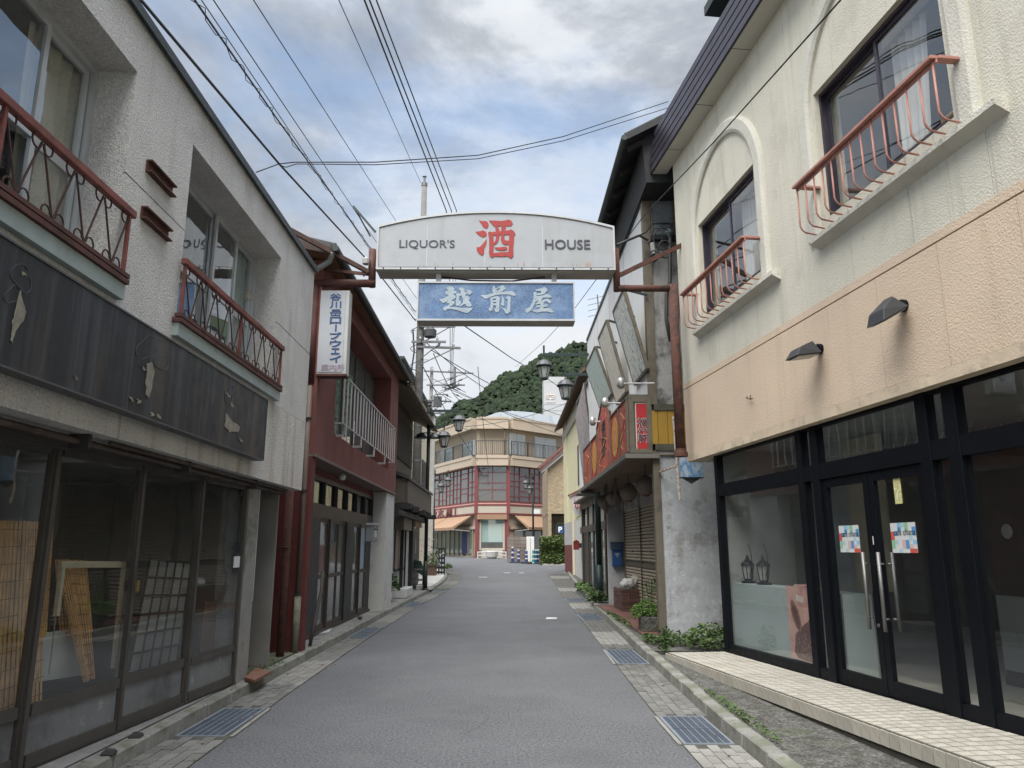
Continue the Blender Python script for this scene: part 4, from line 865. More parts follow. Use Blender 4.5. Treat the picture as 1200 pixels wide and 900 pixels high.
# hanging blue lower board
bluep = mat('faded_blue', (0.075, 0.135, 0.25), 0.6, 0.18, 3, spot=(.4, 70), dirt=[((0.17, 0.245, 0.36), 0.6, 2.2, 0.48), ((.26, .34, .45), .5, 40, .58)])
palet = mat('pale_letter', (0.29, 0.345, 0.39), 0.7, 0.15, 8, spot=(.15, 60))
bs = thing('blue_hanging_sign', 'faded blue rectangular sign with three pale kanji hung below the arched white sign', 'sign', (-.2, YS+.1, 5.1))
x0, x1, z0, z1 = P(489, 330).x, P(673.5, 330).x, P(489, 374.5).z, P(489, 329).z; yb = YS+.04
part('box', M().box(x0, x1, yb+.02, yb+.30, z0, z1), signside, bs)
part('face', M().box(x0+.015, x1-.015, yb+.012, yb+.0199, z0+.02, z1-.02), bluep, bs)
mb = M().box(x0, x1, yb-.004, yb+.025, z1-.022, z1+.003).box(x0, x1, yb-.004, yb+.025, z0-.003, z0+.028).box(x0, x0+.022, yb-.004, yb+.025, z0+.028, z1-.022).box(x1-.022, x1, yb-.004, yb+.025, z0+.028, z1-.022)
part('face_trim', mb, mat('trim_bright', ()), bs); part('underside', M().box(x0+.01, x1-.01, yb+.03, yb+.29, z0-.012, z0-.001), signunder, bs)
K1 = [[(280,170),(330,125),(400,120),(465,150),(480,195),(460,225),(530,240),(535,290),(440,320),(500,345),(520,400),(470,440),(400,480),(490,500),(480,560),(400,620),(330,650),(300,690),(260,735),(205,710),(205,650),(260,620),(310,610),(370,560),(290,540),(310,480),(250,530),(190,540),(110,470),(110,440),(200,430),(340,350),(260,310),(260,250),(330,220)],
 [(300,640),(500,640),(700,665),(860,660),(945,650),(920,710),(810,795),(700,770),(540,715),(400,690),(310,690)], [(580,200),(630,150),(700,165),(745,200),(740,260),(790,280),(800,310),(760,330),(770,370),(820,360),(880,430),(840,480),(880,520),(925,610),(850,640),(790,620),(750,560),(620,635),(600,620),(690,530),(700,460),(670,400),(655,300),(640,250),(630,215)],
 [(515,300),(650,295),(665,350),(610,370),(600,480),(660,480),(640,560),(590,610),(540,620),(515,580),(520,450),(540,370)], [(770,215),(830,205),(900,225),(925,280),(890,325),(820,330),(800,280)]]
K2 = [[(60,340),(200,340),(380,290),(560,260),(750,250),(860,245),(920,285),(955,330),(925,365),(850,350),(770,325),(600,325),(450,340),(330,380),(230,430),(170,425)], [(385,110),(410,105),(450,180),(490,250),(430,310),(385,290),(360,230)],
 [(455,180),(540,130),(620,85),(660,120),(705,185),(650,220),(600,250),(560,270),(480,280),(490,240),(560,170),(530,160),(470,210)], [(300,410),(370,400),(385,500),(385,660),(360,735),(310,750),(260,690),(312,640),(322,500)], [(450,370),(500,360),(555,410),(540,520),(535,740),(490,780),(440,760),(400,660),(455,680),(460,500)],
 [(300,410),(470,362),(500,400),(440,430),(370,440)], [(375,470),(460,460),(460,515),(375,515)], [(375,550),(470,545),(470,600),(375,600)], [(600,370),(630,380),(660,450),(665,600),(640,620),(590,590),(578,560),(600,530)],
 [(700,420),(760,355),(810,380),(830,420),(815,500),(815,760),(740,815),(690,790),(650,720),(580,640),(590,635),(730,700),(745,600),(745,440),(700,430)]]
K3 = [[(340,200),(450,190),(540,165),(600,130),(650,170),(690,220),(610,290),(590,320),(420,345),(410,310),(520,285),(515,240),(400,235)], [(330,265),(370,255),(410,290),(400,400),(370,520),(300,680),(240,740),(170,795),(125,750),(130,690),(230,640),(290,540),(330,400)],
 [(400,370),(560,350),(680,310),(740,340),(785,380),(740,410),(620,400),(480,420),(420,480),(380,520),(360,500),(400,420)], [(460,420),(560,400),(510,485),(620,440),(690,430),(750,470),(775,520),(730,555),(680,520),(640,490),(580,520),(500,560),(370,580),(350,560),(420,530)],
 [(500,520),(580,510),(575,690),(490,690)], [(380,605),(500,600),(640,570),(690,600),(660,635),(500,640),(400,655)], [(250,735),(420,700),(580,680),(700,665),(760,680),(830,760),(790,785),(680,755),(530,755),(420,785),(330,755)]]
for K_, x_ in ((K1, 510), (K2, 560), (K3, 610)): part('kanji', brush(M(), K_, x_, 330, 21.42, yb+.012), palet, bs)
for cx in (513, 650): part('hanger', M().box(P(cx-3, 320).x, P(cx+3, 320).x, yb+.1, yb+.16, z1, zb_-.01), signside, bs)
part('cable', M().tube([(P(515, 326).x, YS+.25, zb_-.03), (P(550, 327).x, YS+.25, zb_-.09), (P(600, 327).x, YS+.25, zb_-.10), (P(640, 326).x, YS+.25, zb_-.03)], .014, 6), black_rod, bs)

# vertical sign hung from the left bracket pipe
blueletter = mat('blue_letter', (0.03, 0.085, 0.23), 0.6)
vs_ = thing('vertical_rope_way_sign', 'narrow white vertical sign with blue Japanese lettering hung beside the red house', 'sign', (-2.8, YS, 4.2))
yv = YS+.15; q = lambda x, y: at_y(x, y, yv)
x0, x1, z0, z1 = q(376, 340).x, q(405.5, 340).x, q(375, 438).z, q(376, 340).z
part('box', M().box(x0, x1+.06, yv+.01, yv+.22, z0, z1), mat('vertical_sign_side', (.42, .43, .42), .5, .08, 2), vs_, bev=.006); part('face', M().box(x0+.012, x1+.0, yv+.002, yv+.0099, z0+.03, z1-.015), mat('sign_white2', (.38, .40, .43), .45, .04, 2), vs_)
part('base_trim', M().box(x0-.005, x1+.065, yv, yv+.225, z0-.03, z0-.001), rustdark, vs_)
chars = '谷川岳ロープウェイ'; ya, yb_ = 343.5, 425
hs = (yb_-ya)/9
for i, ch in enumerate(chars):
    cy = ya+hs*(i+.5)
    if ch == 'ー': letters(vs_, '|', 393.6, cy, 1.8, 8, blueletter, yv-.001, .03, .004)
    else: letters(vs_, ch, 393.4-.2*i*.3, cy, 13.2 if ch not in 'ェ' else 10, 7.9 if ch != 'ェ' else 7, blueletter, yv-.001, .016 if ch in '谷川ロプウェイ' else .009, .004)
for i, ch in enumerate('案内所'): letters(vs_, ch, 380.8+i*9.2, 430.6, 8.6, 7.5, mat('faded_pink', (.33, .26, .33), .6), yv-.001, .008, .003)
# ================================================================ RIGHT: cafe building
creamst = mat('cream_stucco', (0.60, 0.57, 0.475), 0.9, 0.06, 1.2, 0.42, 62, 0.010, bvor=True, streak=[((0.42, 0.40, 0.33), 0.6, 0.54, 4), ((.34, .32, .26), .65, .60, 14)], dirt=[((0.46, 0.43, 0.35), 0.5, 1.4, 0.54), ((.36, .33, .27), .5, 5, .63)])
tanst = mat('tan_stucco', (0.60, 0.475, 0.355), 0.9, 0.06, 1.2, 0.38, 62, 0.010, bvor=True, streak=[((0.46, 0.35, 0.25), 0.45, 0.56, 5), ((.40, .29, .2), .5, .63, 12)], dirt=((0.62, 0.50, 0.38), 0.5, 1.6, 0.52))
tanedge = mat('tan_edge', (0.56, 0.46, 0.34), 0.9, 0.15, 3, 0.4, 40, dirt=((.3, .25, .18), .6, 5, .54))
smoothcream = mat('moulding_cream', (0.57, 0.55, 0.48), 0.9, 0.08, 2, 0.45, 60, 0.010, bvor=True, streak=((0.36, 0.34, 0.27), 0.5, 0.56, 4), dirt=((.42, .4, .33), .4, 6, .55))
fascia = mat('purple_black_metal', (0.060, 0.053, 0.070), 0.38, 0.1, 2, metal=.45)
blackal = mat('black_aluminium', (0.0035, 0.0045, 0.007), 0.5, 0.1, 3, spec=.14)
pink = mat('salmon_paint', (0.40, 0.19, 0.15), 0.6, 0.15, 6, 0.3, 60, 0.003, dirt=((0.27, 0.12, 0.09), 0.6, 9, 0.54))
FC = Fr((3.138, 11.101), (.118, -1), (-1, -.118))
WU = .15
cf = thing('cafe_building', 'cream and tan stucco building with arched upper windows over a black framed glass cafe front', 'building', (3.6, 11, .2))
CS0, CS1 = -.82, 12.0; ZC0, ZTAN, ZGR, ZSO = 2.93, 4.19, 4.10, 8.10
w2 = (3.66, 5.64, 5.03, 6.52); w1 = (.16, 2.12, 5.03, 6.52)
# rendered wall panels (fine joints between them)
js = [CS0]; 
for k in range(14): js.append(.35+k*.93) if .35+k*.93 < CS1 else None
js.append(CS1)
for a, b in zip(js, js[1:]):
    mb = M(); wall_cells(mb, FC, a+.003, b-.003, ZTAN+.0, ZSO-.02, [w1, w2], WU-.03, WU); part('wall_panel', mb, creamst, cf)
js2 = [CS0]+[.1+k*.86 for k in range(14) if .1+k*.86 < CS1]+[CS1]
for a, b in zip(js2, js2[1:]):
    part('tan_panel', M().fbox(FC, a+.003, b-.003, WU-.03, WU+.004, ZC0+.11, ZGR-.008), tanst, cf)
part('tan_band', M().fbox(FC, CS0, CS1, WU-.03, WU+.004, ZGR+.008, ZTAN-.0005), tanst, cf)
part('tan_edge', M().fbox(FC, CS0-.003, CS1, WU-.25, WU+.008, ZC0, ZC0+.107), tanedge, cf)
mb = M(); wall_cells(mb, FC, CS0+.002, CS1, ZC0+.11, ZSO-.021, [w1, w2], -.15, WU-.031); part('core_wall', mb, creamst, cf)
mb = M().fbox(FC, CS0, CS0+.2, -6, -.15, ZC0, ZSO-.02).fbox(FC, .06-.2, .0, -6, -.1, .1, ZC0).fbox(FC, CS0, CS1, -6.2, -6, .1, ZSO-.02).fbox(FC, CS1-.2, CS1, -6, -.15, .1, ZSO)
mb.fbox(FC, CS0+.2, CS1-.2, -6, -.15, ZC0+.2, ZC0+.35)
part('side_wall', mb, creamst, cf)
# arched mouldings
def arch(c, ro, ri, zspring, name):
    mb = M(); n = 26; pr = [(c+ro, 4.87)]+[(c+ro*math.cos(math.pi*i/n), zspring+ro*math.sin(math.pi*i/n)) for i in range(n+1)]+[(c-ro, 4.87)]
    pi_ = [(c+ri, 4.87)]+[(c+ri*math.cos(math.pi*i/n), zspring+ri*math.sin(math.pi*i/n)) for i in range(n+1)]+[(c-ri, 4.87)]
    lay = [(pr, WU-.01), (pr, WU+.030), ([((a[0]*.8+b[0]*.2), (a[1]*.8+b[1]*.2)) for a, b in zip(pr, pi_)], WU+.055), ([((a[0]*.2+b[0]*.8), (a[1]*.2+b[1]*.8)) for a, b in zip(pr, pi_)], WU+.055), (pi_, WU+.035), (pi_, WU-.01)]
    vs = [FC.pt(s, w, z) for P_, w in lay for s, z in P_]; m_ = len(pr); fs_ = []
    for k in range(len(lay)-1):
        for i in range(m_-1): fs_.append((k*m_+i, k*m_+i+1, (k+1)*m_+i+1, (k+1)*m_+i))
    for i in (0, m_-1): fs_.append(tuple(k*m_+i for k in range(len(lay))))
    part('arch_moulding', mb.add(vs, fs_), smoothcream, cf, smooth=False)
arch(1.14, 1.28, 1.06, 6.33, 'a'); arch(4.65, 1.30, 1.06, 6.33, 'b')
def cafe_window(H, lab):
    a, b, z0, z1 = H; w = grp('window', cf); wr = WU-.09
    f = M().fbox(FC, a+.001, b-.001, wr-.07, wr+.03, z1-.035, z1-.001).fbox(FC, a+.001, b-.001, wr-.07, wr+.03, z0+.001, z0+.045).fbox(FC, a+.001, a+.035, wr-.07, wr+.03, z0+.045, z1-.035).fbox(FC, b-.035, b-.001, wr-.07, wr+.03, z0+.045, z1-.035)
    part('frame', f, fascia, w); m_ = (a+b)/2
    for (sa, sb, wo) in ((a+.035, m_+.02, -.045), (m_-.02, b-.035, -.01)):
        q = M().fbox(FC, sa, sa+.04, wr+wo-.012, wr+wo+.012, z0+.045, z1-.035).fbox(FC, sb-.04, sb, wr+wo-.012, wr+wo+.012, z0+.045, z1-.035).fbox(FC, sa+.04, sb-.04, wr+wo-.012, wr+wo+.012, z0+.045, z0+.1).fbox(FC, sa+.04, sb-.04, wr+wo-.012, wr+wo+.012, z1-.075, z1-.035)
        part('sash', q, fascia, w); part('pane', M().fbox(FC, sa+.04, sb-.04, wr+wo-.003, wr+wo, z0+.1, z1-.075), glass('cafe_upper_pane', tint=(.95, .96, .96), base=.10, wob=.06), w)
    part('reveal', M().fbox(FC, a-.1, a, -.35, WU-.032, z0-.1, z1+.1).fbox(FC, b, b+.1, -.35, WU-.032, z0-.1, z1+.1).fbox(FC, a, b, -.35, WU-.032, z0-.1, z0).fbox(FC, a, b, -.35, WU-.032, z1, z1+.1) if False else M().fbox(FC, a-.35, b+.35, -2.6, -2.5, z0-.6, z1+.3).fbox(FC, a-.35, a-.3, -2.5, -.16, z0-.6, z1+.3).fbox(FC, b+.3, b+.35, -2.5, -.16, z0-.6, z1+.3).fbox(FC, a-.3, b+.3, -2.5, -.16, z1+.2, z1+.3).fbox(FC, a-.3, b+.3, -2.5, -.16, z0-.6, z0-.5), mat('room_grey', (.26, .25, .24), .9), w)
    vs = []; ca, cb_ = (m_-.05, m_+.40); n = 26
    for i in range(n+1):
        s = ca+(cb_-ca)*i/n
        for j in range(5):
            t = j/4; vs.append(FC.pt(s+(t*.15-.1)*(i/n), wr-.22+.03*math.sin(i*1.1), z0+.05+(z1-z0-.1)*t))
    part('curtain', M().add(vs, [(i*5+j, (i+1)*5+j, (i+1)*5+j+1, i*5+j+1) for i in range(n) for j in range(4)]), mat('white_lace', (.62, .60, .57), .9), w, smooth=True)
    part('cardboard_box', M().fbox(FC, b-.5, b-.15, wr-.5, wr-.2, z0+.06, z0+.3), mat('cardboard', (.38, .25, .13), .8), w)
    part('vent_grille', M().fbox(FC, m_+.1, m_+.32, -2.49, -2.47, z0+.9, z0+1.2), mat('lamp_white', ()), w)
cafe_window(w1, 'a'); cafe_window(w2, 'b')
for (c, hw) in ((1.30, 1.32), (4.85, 1.33)):
    part('sill', M().prism([FC.pt(c-hw, WU-.0, 4.87), FC.pt(c-hw, WU+.115, 4.85), FC.pt(c-hw, WU+.115, 4.80), FC.pt(c-hw, WU, 4.735)], FC.d*(2*hw)), smoothcream, cf)
def cafe_rail(a, b, n):
    r = grp('railing', cf); W0, W1, zt = WU+.005, WU+.27, 5.42
    part('top_rail', M().fbox(FC, a, b, W1-.035, W1+.035, zt-.015, zt+.015).fbox(FC, b-.06, b+.01, W0, W1-.035, zt-.014, zt+.014).fbox(FC, a-.01, a+.06, W0, W1-.035, zt-.014, zt+.014).fbox(FC, a, b, W1-.028, W1-.012, zt-.05, zt-.0155), pink, r, bev=.003)
    o = FC.pt(a, W1, zt)
    me = M().tube([(0, 0, -.015), (0, 0, -.46), FC.n*-.02+Vector((0, 0, -.5)), FC.n*-.05+Vector((0, 0, -.525)), FC.n*-.19+Vector((0, 0, -.548))], .010, 6).mesh('bar', pink, smooth=True)
    for i in range(n): place('bar', me, FC.pt(a+.03+(b-a-.07)*i/(n-1), W1-.01, zt-.0), r)
cafe_rail(.02, 2.27, 13); cafe_rail(3.58, 5.84, 14)
# eaves: soffit and ribbed dark fascia
WE = .43
part('soffit', M().fbox(FC, -1.32, CS1, WU, WE-.02, ZSO-.02, ZSO), mat('soffit_white', (.52, .50, .44), .85, .1, 1, dirt=((.4, .37, .3), .4, 2, .55)), cf)
for k in range(8): part('soffit_joint', M().fbox(FC, -.3+k*1.3, -.292+k*1.3, WU, WE-.02, ZSO-.0235, ZSO-.0205), darkmetal, cf)
for k in range(5):
    z0 = ZSO-.03+k*.135; sx = -1.35+k*.13
    part('fascia_strip', M().prism([FC.pt(sx, WE+.012*k*.0, z0), FC.pt(sx, WE+.018, z0+.01), FC.pt(sx, WE+.018, z0+.115), FC.pt(sx, WE, z0+.125)], FC.d*(CS1-sx)), fascia, cf)
part('fascia_back', M().prism([FC.pt(-1.34, WE-.02, ZSO-.02), FC.pt(-.75, WE-.02, ZSO+.63), FC.pt(CS1, WE-.02, ZSO+.63), FC.pt(CS1, WE-.02, ZSO-.02)], FC.n*.019), darkmetal, cf)
part('fascia_return', M().prism([FC.pt(-1.35, WE-.021, ZSO-.02), FC.pt(-.76, WE-.021, ZSO+.63), FC.pt(-.76, -2.5, ZSO+.63), FC.pt(-1.35, -2.5, ZSO-.02)], FC.d*.02), fascia, cf)
part('roof', M().fbox(FC, -.75, CS1, -6, WE-.021, ZSO+.55, ZSO+.62), darkmetal, cf)
part('roof_hood', M().prism([FC.pt(1.6, .46, 9.12), FC.pt(1.6, -2, 9.12), FC.pt(CS1, -2, 9.12), FC.pt(CS1, .46, 9.12)], (0, 0, .14)).fbox(FC, 1.9, CS1, -2, .0, ZSO+.62, 9.12), darkmetal, cf)
# two black floodlights
for (s, z, al) in ((3.36, 3.68, .18), (4.78, 3.70, .55)):
    o = thing('wall_floodlight', 'black wedge floodlight on the tan band, '+('nearer the cafe corner' if s < 4 else 'farther from the corner, above the glass doors'), 'floodlight', FC.pt(s, WU, z), 'black floodlights on the tan wall')
    part('mount', M().tube([FC.pt(s, WU+.005, z), FC.pt(s, WU+.05, z)], .055, 12).tube([FC.pt(s, WU+.04, z), FC.pt(s-.0, WU+.13, z-.01)], .022, 8), blackal, o)
    c = FC.pt(s, WU+.13, z-.02); D = (FC.n*math.cos(al)-Vector((0, 0, 1))*math.sin(al)*1).normalized(); S = FC.d; Uv = S.cross(D); Uv = Uv if Uv.z > 0 else -Uv
    pts = [c-S*.12-Uv*.06-D*.06, c+S*.12-Uv*.06-D*.06, c+S*.13+D*.24-Uv*.05, c-S*.13+D*.24-Uv*.05, c-S*.06+Uv*.09-D*.02, c+S*.06+Uv*.09-D*.02, c+S*.11+D*.16+Uv*.04, c-S*.11+D*.16+Uv*.04]
    part('housing', M().hexa(pts), mat('matt_black', (.03, .031, .034), .6), o, bev=.006)
    q = [c-S*.10-Uv*.0635-D*.03, c+S*.10-Uv*.0635-D*.03, c+S*.11+D*.21-Uv*.0555, c-S*.11+D*.21-Uv*.0555]
    part('lens', M().prism(q, -Uv*.006), mat('lens_grey', (.30, .30, .27), .3), o)
for k in range(2): part('loose_wire', M().tube([FC.pt(1.5+k*.1, WU+.005, 3.53), FC.pt(1.56+k*.1, WU+.05, 3.5-k*.03), FC.pt(1.66+k*.06, WU+.03, 3.46)], .006, 4), rust, cf)

# ---- glazed front
gf = grp('glazed_front', cf)
zp = lambda s: .175+.0195*s
ZT0, ZT1 = 2.33, 2.50
def vbar(name, a, b, z0, z1, w0=-.05, w1=.05, m=blackal): return part(name, M().fbox(FC, a, b, w0, w1, z0, z1), m, gf, bev=.004)
posts = [(0, .11), (2.44, 2.56), (2.76, 2.90), (4.60, 4.74), (4.95, 5.10), (6.6, 6.75), (8.4, 8.5)]
for a, b in posts: vbar('post', a, b, zp(a)-.02, ZC0+.02)
for (a, b), (c, d) in zip(posts, posts[1:]): 
    part('beam', M().fbox(FC, b, c, -.045, .045, ZT0, ZT1), blackal, gf); part('head_rail', M().fbox(FC, b, c, -.04, .04, ZC0-.03, ZC0+.02), blackal, gf)
    if not (b > 2.8 and c < 4.7): 
        part('sill_rail', M().hexa([FC.pt(b, -.04, zp(b)-.02), FC.pt(c, -.04, zp(c)-.02), FC.pt(c, .04, zp(c)-.02), FC.pt(b, .04, zp(b)-.02), FC.pt(b, -.04, zp(b)+.11), FC.pt(c, -.04, zp(c)+.11), FC.pt(c, .04, zp(c)+.11), FC.pt(b, .04, zp(b)+.11)]), blackal, gf)
cpane = glass('cafe_pane', tint=(.94, .96, .96), base=.05, wob=.06, body=(.40, .42, .42), bodyf=.008)
for (a, b), (c, d) in zip(posts, posts[1:]):
    part('pane', M().fbox(FC, b, c, -.004, .0, ZT1, ZC0-.03), cpane, gf)
    if not (b > 2.8 and c < 4.7): part('pane', M().fbox(FC, b, c, -.004, .0, zp(b)+.1, ZT0), cpane, gf)
# doors
for k, (a, b) in enumerate(((2.905, 3.745), (3.755, 4.595))):
    d = grp('glass_door', gf, label='left black framed glass cafe door' if k == 0 else 'right black framed glass cafe door')
    z0, z1 = zp(a)+.012, ZT0-.005
    part('stile', M().fbox(FC, a, a+.085, -.025, .025, z0, z1), blackal, d, bev=.003); part('stile', M().fbox(FC, b-.085, b, -.025, .025, z0, z1), blackal, d, bev=.003)
    part('rail', M().fbox(FC, a+.085, b-.085, -.025, .025, z0, z0+.14), blackal, d); part('rail', M().fbox(FC, a+.085, b-.085, -.025, .025, z1-.09, z1), blackal, d)
    part('pane', M().fbox(FC, a+.085, b-.085, -.004, .0, z0+.14, z1-.09), cpane, d)
    sh = b-.12 if k == 0 else a+.12
    steel = mat('brushed_steel', (.20, .195, .19), .5, .1, 6, metal=.7)
    for sgnw in (1, -1):
        hb = M().tube([FC.pt(sh, .07*sgnw, .84), FC.pt(sh, .07*sgnw, 1.56)], .018, 10)
        for z in (.95, 1.45): hb.tube([FC.pt(sh, .02*sgnw, z), FC.pt(sh, .07*sgnw, z)], .011, 8)
        part('handle', hb, steel, d, smooth=True)
    part('lock', M().tube([FC.pt(b-.04 if k == 0 else a+.04, .025, 1.0-.12), FC.pt(b-.04 if k == 0 else a+.04, .032, 1.0-.12)], .018, 12), steel, d)
    # patchwork paper sign lettered cafe ohana
    pc = FC.pt(3.31 if k == 0 else 4.19, .006, 1.69); W_, H_ = .36, .27
    nt_ = thing('cafe_notice', 'square patchwork coloured cafe ohana notice on the '+('left' if k == 0 else 'right')+' glass door', 'notice', pc, 'cafe ohana notices on the glass doors')
    part('paper', M().fbox(FC, (pc-FC.p).dot(FC.d)-W_/2, (pc-FC.p).dot(FC.d)+W_/2, .004, .0055, 1.69-H_/2, 1.69+H_/2), mat('paper_white', (.56, .58, .58), .6, .02), nt_)
    cols = {'b': (.08, .26, .50), 'l': (.24, .44, .60), 'g': (.25, .45, .30), 'r': (.50, .09, .07), 'p': (.55, .38, .36), 'a': (.36, .50, .52)}
    grid = ['wwlagww', 'wwbwgwb', 'rbwwwwb', 'rwwwwaw', 'gawpbwl', 'gwwpbpw', 'wwawwrr']
    bym = {}
    s0 = (pc-FC.p).dot(FC.d)-W_/2
    for r, row in enumerate(grid):
        for c, ch in enumerate(row):
            if ch == 'w': continue
            u = W_/7; v = H_/7; bym.setdefault((ch, r, c), M()).fbox(FC, s0+c*u, s0+c*u+u-.0003, .0056, .0065, 1.69+H_/2-(r+1)*v, 1.69+H_/2-r*v-.0003)
    for (ch, r, c), q in bym.items(): part('colour_patch', q, mat('patch_'+ch, cols[ch], .6, .03), nt_)
    part('lettering', text_on(M(), 'cafe ohana', FC.pt(s0+W_*.55, .0068, 1.69+H_*.19), FC.d, (0, 0, 1), W_*.86, H_*.22, 0.0, .001), mat('ink', (.02, .02, .025), .6), nt_)
    part('lettering', text_on(M(), 'TEL  OPEN\n   MENU', FC.pt(s0+W_*.58, .0068, 1.69-H_*.22), FC.d, (0, 0, 1), W_*.5, H_*.2, 0, .001), mat('red_ink', (.6, .08, .06), .6), nt_) if False else None
tg = FC.sz(1052, 575, .006)
tgt = thing('hanging_tag', 'small yellow flower patterned tag hanging at the top of the right door', 'tag', FC.pt(tg[0], .006, tg[1]))
part('card', M().fbox(FC, tg[0]-.05, tg[0]+.05, .004, .009, tg[1]-.12, tg[1]+.11), mat('yellow_flowers', (.55, .52, .22), .6, .4, 40, dirt=((.75, .78, .74), .9, 30, .52)), tgt); part('loop', M().tube([FC.pt(tg[0]-.03, .006, tg[1]+.11), FC.pt(tg[0]-.025, .008, tg[1]+.16), FC.pt(tg[0]+.025, .008, tg[1]+.16), FC.pt(tg[0]+.03, .006, tg[1]+.11)], .004, 4), mat('lamp_white', ()), tgt)
part('door_seal', M().fbox(FC, 3.745, 3.755, .02, .027, 1.63, 1.71), mat('lamp_white', ()), gf)
# inside
mb = M().fbox(FC, -.0, 9, -5.6, -5.5, .1, 3.1).fbox(FC, -.0, .08, -5.5, -.06, .1, 3.1).fbox(FC, 8.9, 9, -5.5, -.06, .1, 3.1)
part('back_wall', mb, mat('cafe_wall', (.32, .31, .29), .9), gf)
part('ceiling', M().fbox(FC, .08, 8.9, -5.5, -.06, 3.0, 3.1), mat('cafe_ceiling', (.30, .31, .30), .9), gf)
part('inner_floor', M().fbox(FC, .08, 8.9, -5.5, -.06, .1, .19), mat('cafe_floor', (.5, .46, .4), .55, .1, 2), gf)
gg = mat('grey_green_board', (.31, .35, .34), .6, .06, 1.5)
part('low_partition', M().fbox(FC, .115, 2.95, -.40, -.07, .19, 1.12), gg, gf); part('low_partition', M().fbox(FC, 2.95, 6.2, -1.9, -1.84, .34, 1.1), gg, gf); part('partition_foot', M().fbox(FC, 2.95, 6.2, -1.91, -1.83, .19, .34), dkdoor, gf)
part('partition', M().fbox(FC, .09, 1.45, -1.5, -1.4, .19, 3.0), mat('partition_pale', (.42, .43, .42), .9), gf); part('partition_post', M().fbox(FC, 1.45, 1.53, -1.52, -1.36, .19, 3.0), dkdoor, gf)
part('beige_blind', M().fbox(FC, 1.60, 2.35, -1.1, -1.07, 1.1, 2.95), mat('beige_cloth', (.46, .40, .29), .9, streak=((.36, .31, .22), .5, .5, 25)), gf)
mb = M()
for i in range(26):
    s = .9+i*.2; mb.tube([FC.pt(s, -.9, 2.78), FC.pt(s-.05, -.9, 2.70), FC.pt(s-.03, -.9, 2.6), FC.pt(s+.03, -.9, 2.56)], .006, 4)
mb.tube([FC.pt(.2, -.9, 2.55), FC.pt(6.5, -.9, 2.55)], .008, 4); part('glass_rack', mb, mat('chrome', (.5, .5, .5), .3, metal=.8), gf)
for (s, nm) in ((.34, 'left'), (.82, 'right')):
    o = thing('table_lantern', 'black ornamental lantern on the low partition, the '+('one next to the window post' if nm == 'left' else 'one nearer the coffee poster'), 'lantern', FC.pt(s, -.22, 1.12), 'black ornamental lanterns inside the cafe window')
    c = FC.pt(s, -.22, 1.12)
    part('base', M().lathe(c, [(.1, 0), (.1, .02), (.05, .04), (.06, .06)], 12), blackal, o); part('cap', M().lathe(c, [(.1, .24), (.09, .27), (.03, .32), (.01, .38)], 8), blackal, o)
    q = M()
    for i in range(6): an = i*math.pi/3; q.tube([c+Vector((.055*math.cos(an), .055*math.sin(an), .05)), c+Vector((.085*math.cos(an), .085*math.sin(an), .25))], .007, 4)
    part('cage', q, blackal, o); part('glass', M().lathe(c, [(.05, .06), (.075, .24)], 8), mat('lens_grey', ()), o)
    part('handle', M().tube([c+FC.d*(.02+.13*math.sin(t*.35))+Vector((0, 0, .05+.06*t)) for t in range(9)], .006, 5), blackal, o)
# coffee bean poster
c0, z0 = FC.sz(921, 690, -.02); c1 = FC.sz(955, 740, -.02)[0]
po = thing('coffee_poster', 'pinkish brown poster of a scoop and roasted beans inside the cafe window', 'poster', FC.pt(c0, -.02, .33))
pm = bpy.data.materials.new('bean_print'); pm.use_nodes = True; t_ = pm.node_tree; v = t_.nodes.new('ShaderNodeTexVoronoi'); v.inputs['Scale'].default_value = 26; tcx = t_.nodes.new('ShaderNodeTexCoord'); t_.links.new(tcx.outputs['Object'], v.inputs['Vector'])
rmp_ = t_.nodes.new('ShaderNodeValToRGB'); rmp_.color_ramp.elements[0].color = (.26, .10, .075, 1); rmp_.color_ramp.elements[1].color = (.07, .022, .018, 1); rmp_.color_ramp.elements[1].position = .6; t_.links.new(v.outputs['Distance'], rmp_.inputs[0]); t_.links.new(rmp_.outputs[0], t_.nodes['Principled BSDF'].inputs['Base Color']); MATS['bean_print'] = pm
part('sheet', M().fbox(FC, 1.83, 2.40, -.022, -.016, .34, 1.16), mat('poster_pink', (.50, .27, .23), .6, .25, 6, dirt=((.52, .36, .30), .6, 9, .5)), po)
def ell(cs, cz, a, b, rot=0, n=22): return [(cs+a*math.cos(2*math.pi*i/n)*math.cos(rot)-b*math.sin(2*math.pi*i/n)*math.sin(rot), cz+a*math.cos(2*math.pi*i/n)*math.sin(rot)+b*math.sin(2*math.pi*i/n)*math.cos(rot)) for i in range(n)]
def onp(P_, w, name, m, d=.0015): part(name, M().prism([FC.pt(s, w, z) for s, z in P_], FC.n*d), m, po)
onp([(1.93, .42), (2.0, .36), (2.395, .345), (2.395, .86), (2.28, .78), (2.15, .72), (1.98, .62)], -.0155, 'printed_beans', MATS['bean_print'])
onp(ell(2.02, .83, .19, .085, -1.1), -.0152, 'printed_scoop', mat('scoop_brown', (.20, .09, .06), .6, .3, 8)); onp(ell(2.03, .82, .15, .05, -1.1), -.0136, 'printed_scoop', mat('scoop_dark', (.10, .04, .03), .6))
onp([(2.06, 1.0), (2.22, .98), (2.22, 1.05), (2.06, 1.07)], -.0154, 'printed_label', mat('label_pale', (.58, .5, .46), .6))
part('curled_paper', M().fbox(FC, 1.84, 2.5, -.25, -.03, 1.125, 1.14).fbox(FC, 1.95, 2.2, -.2, -.05, 1.14, 1.175), mat('poster_pink', ()), po)
